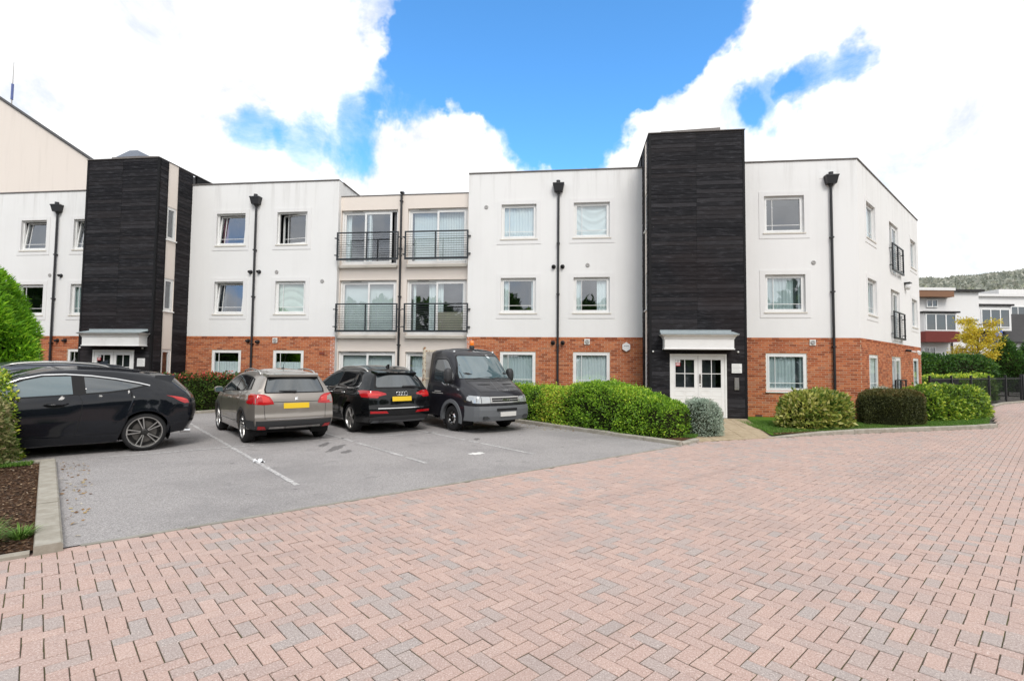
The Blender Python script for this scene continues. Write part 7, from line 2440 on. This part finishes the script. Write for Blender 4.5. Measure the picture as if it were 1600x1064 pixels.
# wooded hill
LG['wood'] = leafmat('hazed_far_wood', [(0, (0.27, 0.29, 0.25)), (0.5, (0.34, 0.355, 0.30)), (0.85, (0.41, 0.41, 0.35)), (1, (0.48, 0.47, 0.42))], 0.2, 0.8)  # distance haze painted into the leaf colours: paler and lower in contrast
def hill():
    na, nr = 90, 26; V = []; rg = np.random.default_rng(77)
    ph = rg.uniform(0, 6.28, 8)
    for j in range(nr):
        r = 230 + (900 - 230) * j / (nr - 1)
        for i in range(na):
            a = R(14) + R(66) * i / (na - 1)
            x, y = math.sin(a) * r, math.cos(a) * r
            u = (r - 230) / 470
            prof = sstep(0.0, 1.0, u) * 93 * (1 - 0.2 * max(0, u - 1))
            az = math.degrees(a)
            k_ = 1.0 + 0.006 * math.sin(az * 0.9 + ph[0]) + 0.004 * math.sin(az * 1.9 + ph[1]) + 0.004 * math.sin(az * 5 + ph[2])
            k_ *= sstep(14, 26, az)
            V.append((x, y, -1 + prof * k_ + rg.normal(0, 0.8) * min(1, u * 2)))
    F = [(j * na + i, j * na + i + 1, (j + 1) * na + i + 1, (j + 1) * na + i) for j in range(nr - 1) for i in range(na - 1)]
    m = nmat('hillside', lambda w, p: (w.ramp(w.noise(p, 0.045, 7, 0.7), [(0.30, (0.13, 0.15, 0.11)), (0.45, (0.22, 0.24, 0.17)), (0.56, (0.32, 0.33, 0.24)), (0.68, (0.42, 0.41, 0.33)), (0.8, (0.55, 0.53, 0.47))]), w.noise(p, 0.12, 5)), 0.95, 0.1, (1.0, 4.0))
    V = np.array(V)
    rgw = np.random.default_rng(78)
    Pw, Nw = scatter_on(V, F, 60000, rgw); Nw[Nw[:, 2] < 0] *= -1
    k_ = (Pw[:, 2] > 12)
    dens = sum(np.sin(Pw[:, :2] @ rgw.normal(0, 0.05, 2) + rgw.uniform(0, 6)) for _ in range(6)) / 6
    k_ &= dens > -0.12
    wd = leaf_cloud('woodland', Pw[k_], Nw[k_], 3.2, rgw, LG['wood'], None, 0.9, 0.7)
    tag(wd, 'far woodland covering the hillside above the houses', 'trees', kind='stuff')
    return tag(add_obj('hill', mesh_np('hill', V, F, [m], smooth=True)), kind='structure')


hill()

# autumn tree, small conifer, sign
def branch_tree(name, label, cx, cy, h, crown_r, leaf, n, size, seed):
    rg = np.random.default_rng(seed)
    e = thing(name, label, 'tree', Matrix.Translation((cx, cy, 0)))
    tr = MB().tube([(cx, cy, -0.1), (cx + 0.1, cy, h * 0.35), (cx, cy + 0.1, h * 0.6), (cx + .05, cy, h * 0.92)], [0.13, 0.10, 0.06, 0.015], 8)
    tr.obj('trunk', M_BARK, e, IDM)
    pts = []
    lb = MB()
    for k in range(46):
        t = rg.uniform(0.32, 0.95); a = rg.uniform(0, 6.28); L = crown_r * (0.55 + 0.6 * rg.random()) * math.sin(math.pi * min(1, (t - 0.18) / 0.95)) ** 0.6
        z0 = h * t; p0 = Vector((cx, cy, z0)); p1 = p0 + Vector((math.cos(a) * L, math.sin(a) * L, L * rg.uniform(0.1, 0.6)))
        lb.tube([p0, (p0 + p1) / 2 + Vector((0, 0, 0.08)), p1], [0.03, 0.018, 0.006], 5)
        m_ = max(3, int(n / 46))
        u = rg.uniform(0.35, 1.08, m_)
        q = np.array(p0)[None] + (np.array(p1 - p0))[None] * u[:, None] + rg.normal(0, 0.13, (m_, 3))
        pts.append(q)
    lb.obj('branches', M_BARK, e, IDM)
    P_ = np.concatenate(pts); Nn = P_ - np.array([cx, cy, h * 0.6]); Nn /= np.linalg.norm(Nn, axis=1)[:, None]
    leaf_cloud('crown', P_, Nn, size, rg, LG[leaf], e, 0.5, 1.0, None, up=-0.2)


branch_tree('autumn_tree', 'small tree with yellow autumn leaves in front of the white houses', 31.5, 34.4, 5.1, 1.40, 'yellow', 7000, 0.14, 61)
round_tree('conifer', 'small dark green conifer beside the blue sign at the right edge', 'tree', 35.0, 36.2, [(0.2, 1.1), (0.9, 1.45), (2.0, 1.2), (3.0, 0.75), (3.7, 0.3), (4.1, 0.05)], 'tall', 9000, 0.17, 62, 0.3, 0.6, 0.3, 0.25)
round_tree('conifer', 'larger dark evergreen cut off by the right edge', 'tree', 39.6, 38.5, [(0.2, 1.4), (1.2, 1.7), (2.6, 1.3), (3.6, 0.8), (4.4, 0.1)], 'tall', 9000, 0.18, 63, 0.3, 0.6, 0.3, 0.25)
SG = thing('road_sign', 'round blue road sign on a post above the small conifer', 'sign', Matrix.Translation((36.6, 38.4, 0)))
MB().tube([(36.6, 38.4, -0.1), (36.6, 38.4, 4.75)], 0.05, 8).obj('post', M_VENT, SG, IDM)
MB().lathe([(0.0, -0.08), (0.30, -0.08), (0.30, -0.05)], 'y', 28, 0, (36.6, 38.4, 4.55)).obj('sign_face', pmat('blue_sign', (0.01, 0.10, 0.48), 0.4), SG, IDM)
MB().tube([(36.42, 38.30, 4.75), (36.68, 38.30, 4.42)], 0.05, 6).tube([(36.55, 38.30, 4.36), (36.78, 38.30, 4.30), (36.7, 38.30, 4.52)], 0.045, 6).obj('arrow', M_UPVC, SG, IDM)

# unseen trees added behind the photographer to shape reflections in glass and paint
def unseen_tree_belt():
    rg = np.random.default_rng(91); PP = []; NN = []
    spots = [(-46, -12), (-36, -22), (-27, -19), (-17, -26), (-8, -21), (2, -27), (12, -20), (21, -25), (31, -18), (40, -12), (48, -2), (-52, 0), (-41, -18), (-31, -27), (-22, -24), (-12, -30), (-3, -28), (7, -30), (16, -28), (26, -26), (35, -21), (44, -9), (-49, -7), (53, 4)]
    for (x, y) in spots:
        h = rg.uniform(6.0, 10.5); r = rg.uniform(3.2, 5.0); n = 1700
        d = rg.normal(0, 1, (n, 3)); d /= np.linalg.norm(d, axis=1)[:, None]
        lump = 1 + 0.22 * np.sin(d @ rg.normal(0, 4, 3)) + 0.15 * np.sin(d @ rg.normal(0, 7, 3))
        p = d * (lump * rg.uniform(0.75, 1.0, n))[:, None] * np.array([r, r, h * 0.5]) + np.array([x, y, h * 0.52])
        PP.append(p); NN.append(d)
    P_ = np.concatenate(PP); N_ = np.concatenate(NN)
    o = leaf_cloud('unseen_tree_belt', P_, N_, 0.95, rg, LG['tall'], None, 0.75, 0.5)
    tag(o, 'unseen belt of trees added behind the photographer for reflections', 'trees', kind='stuff')


unseen_tree_belt()
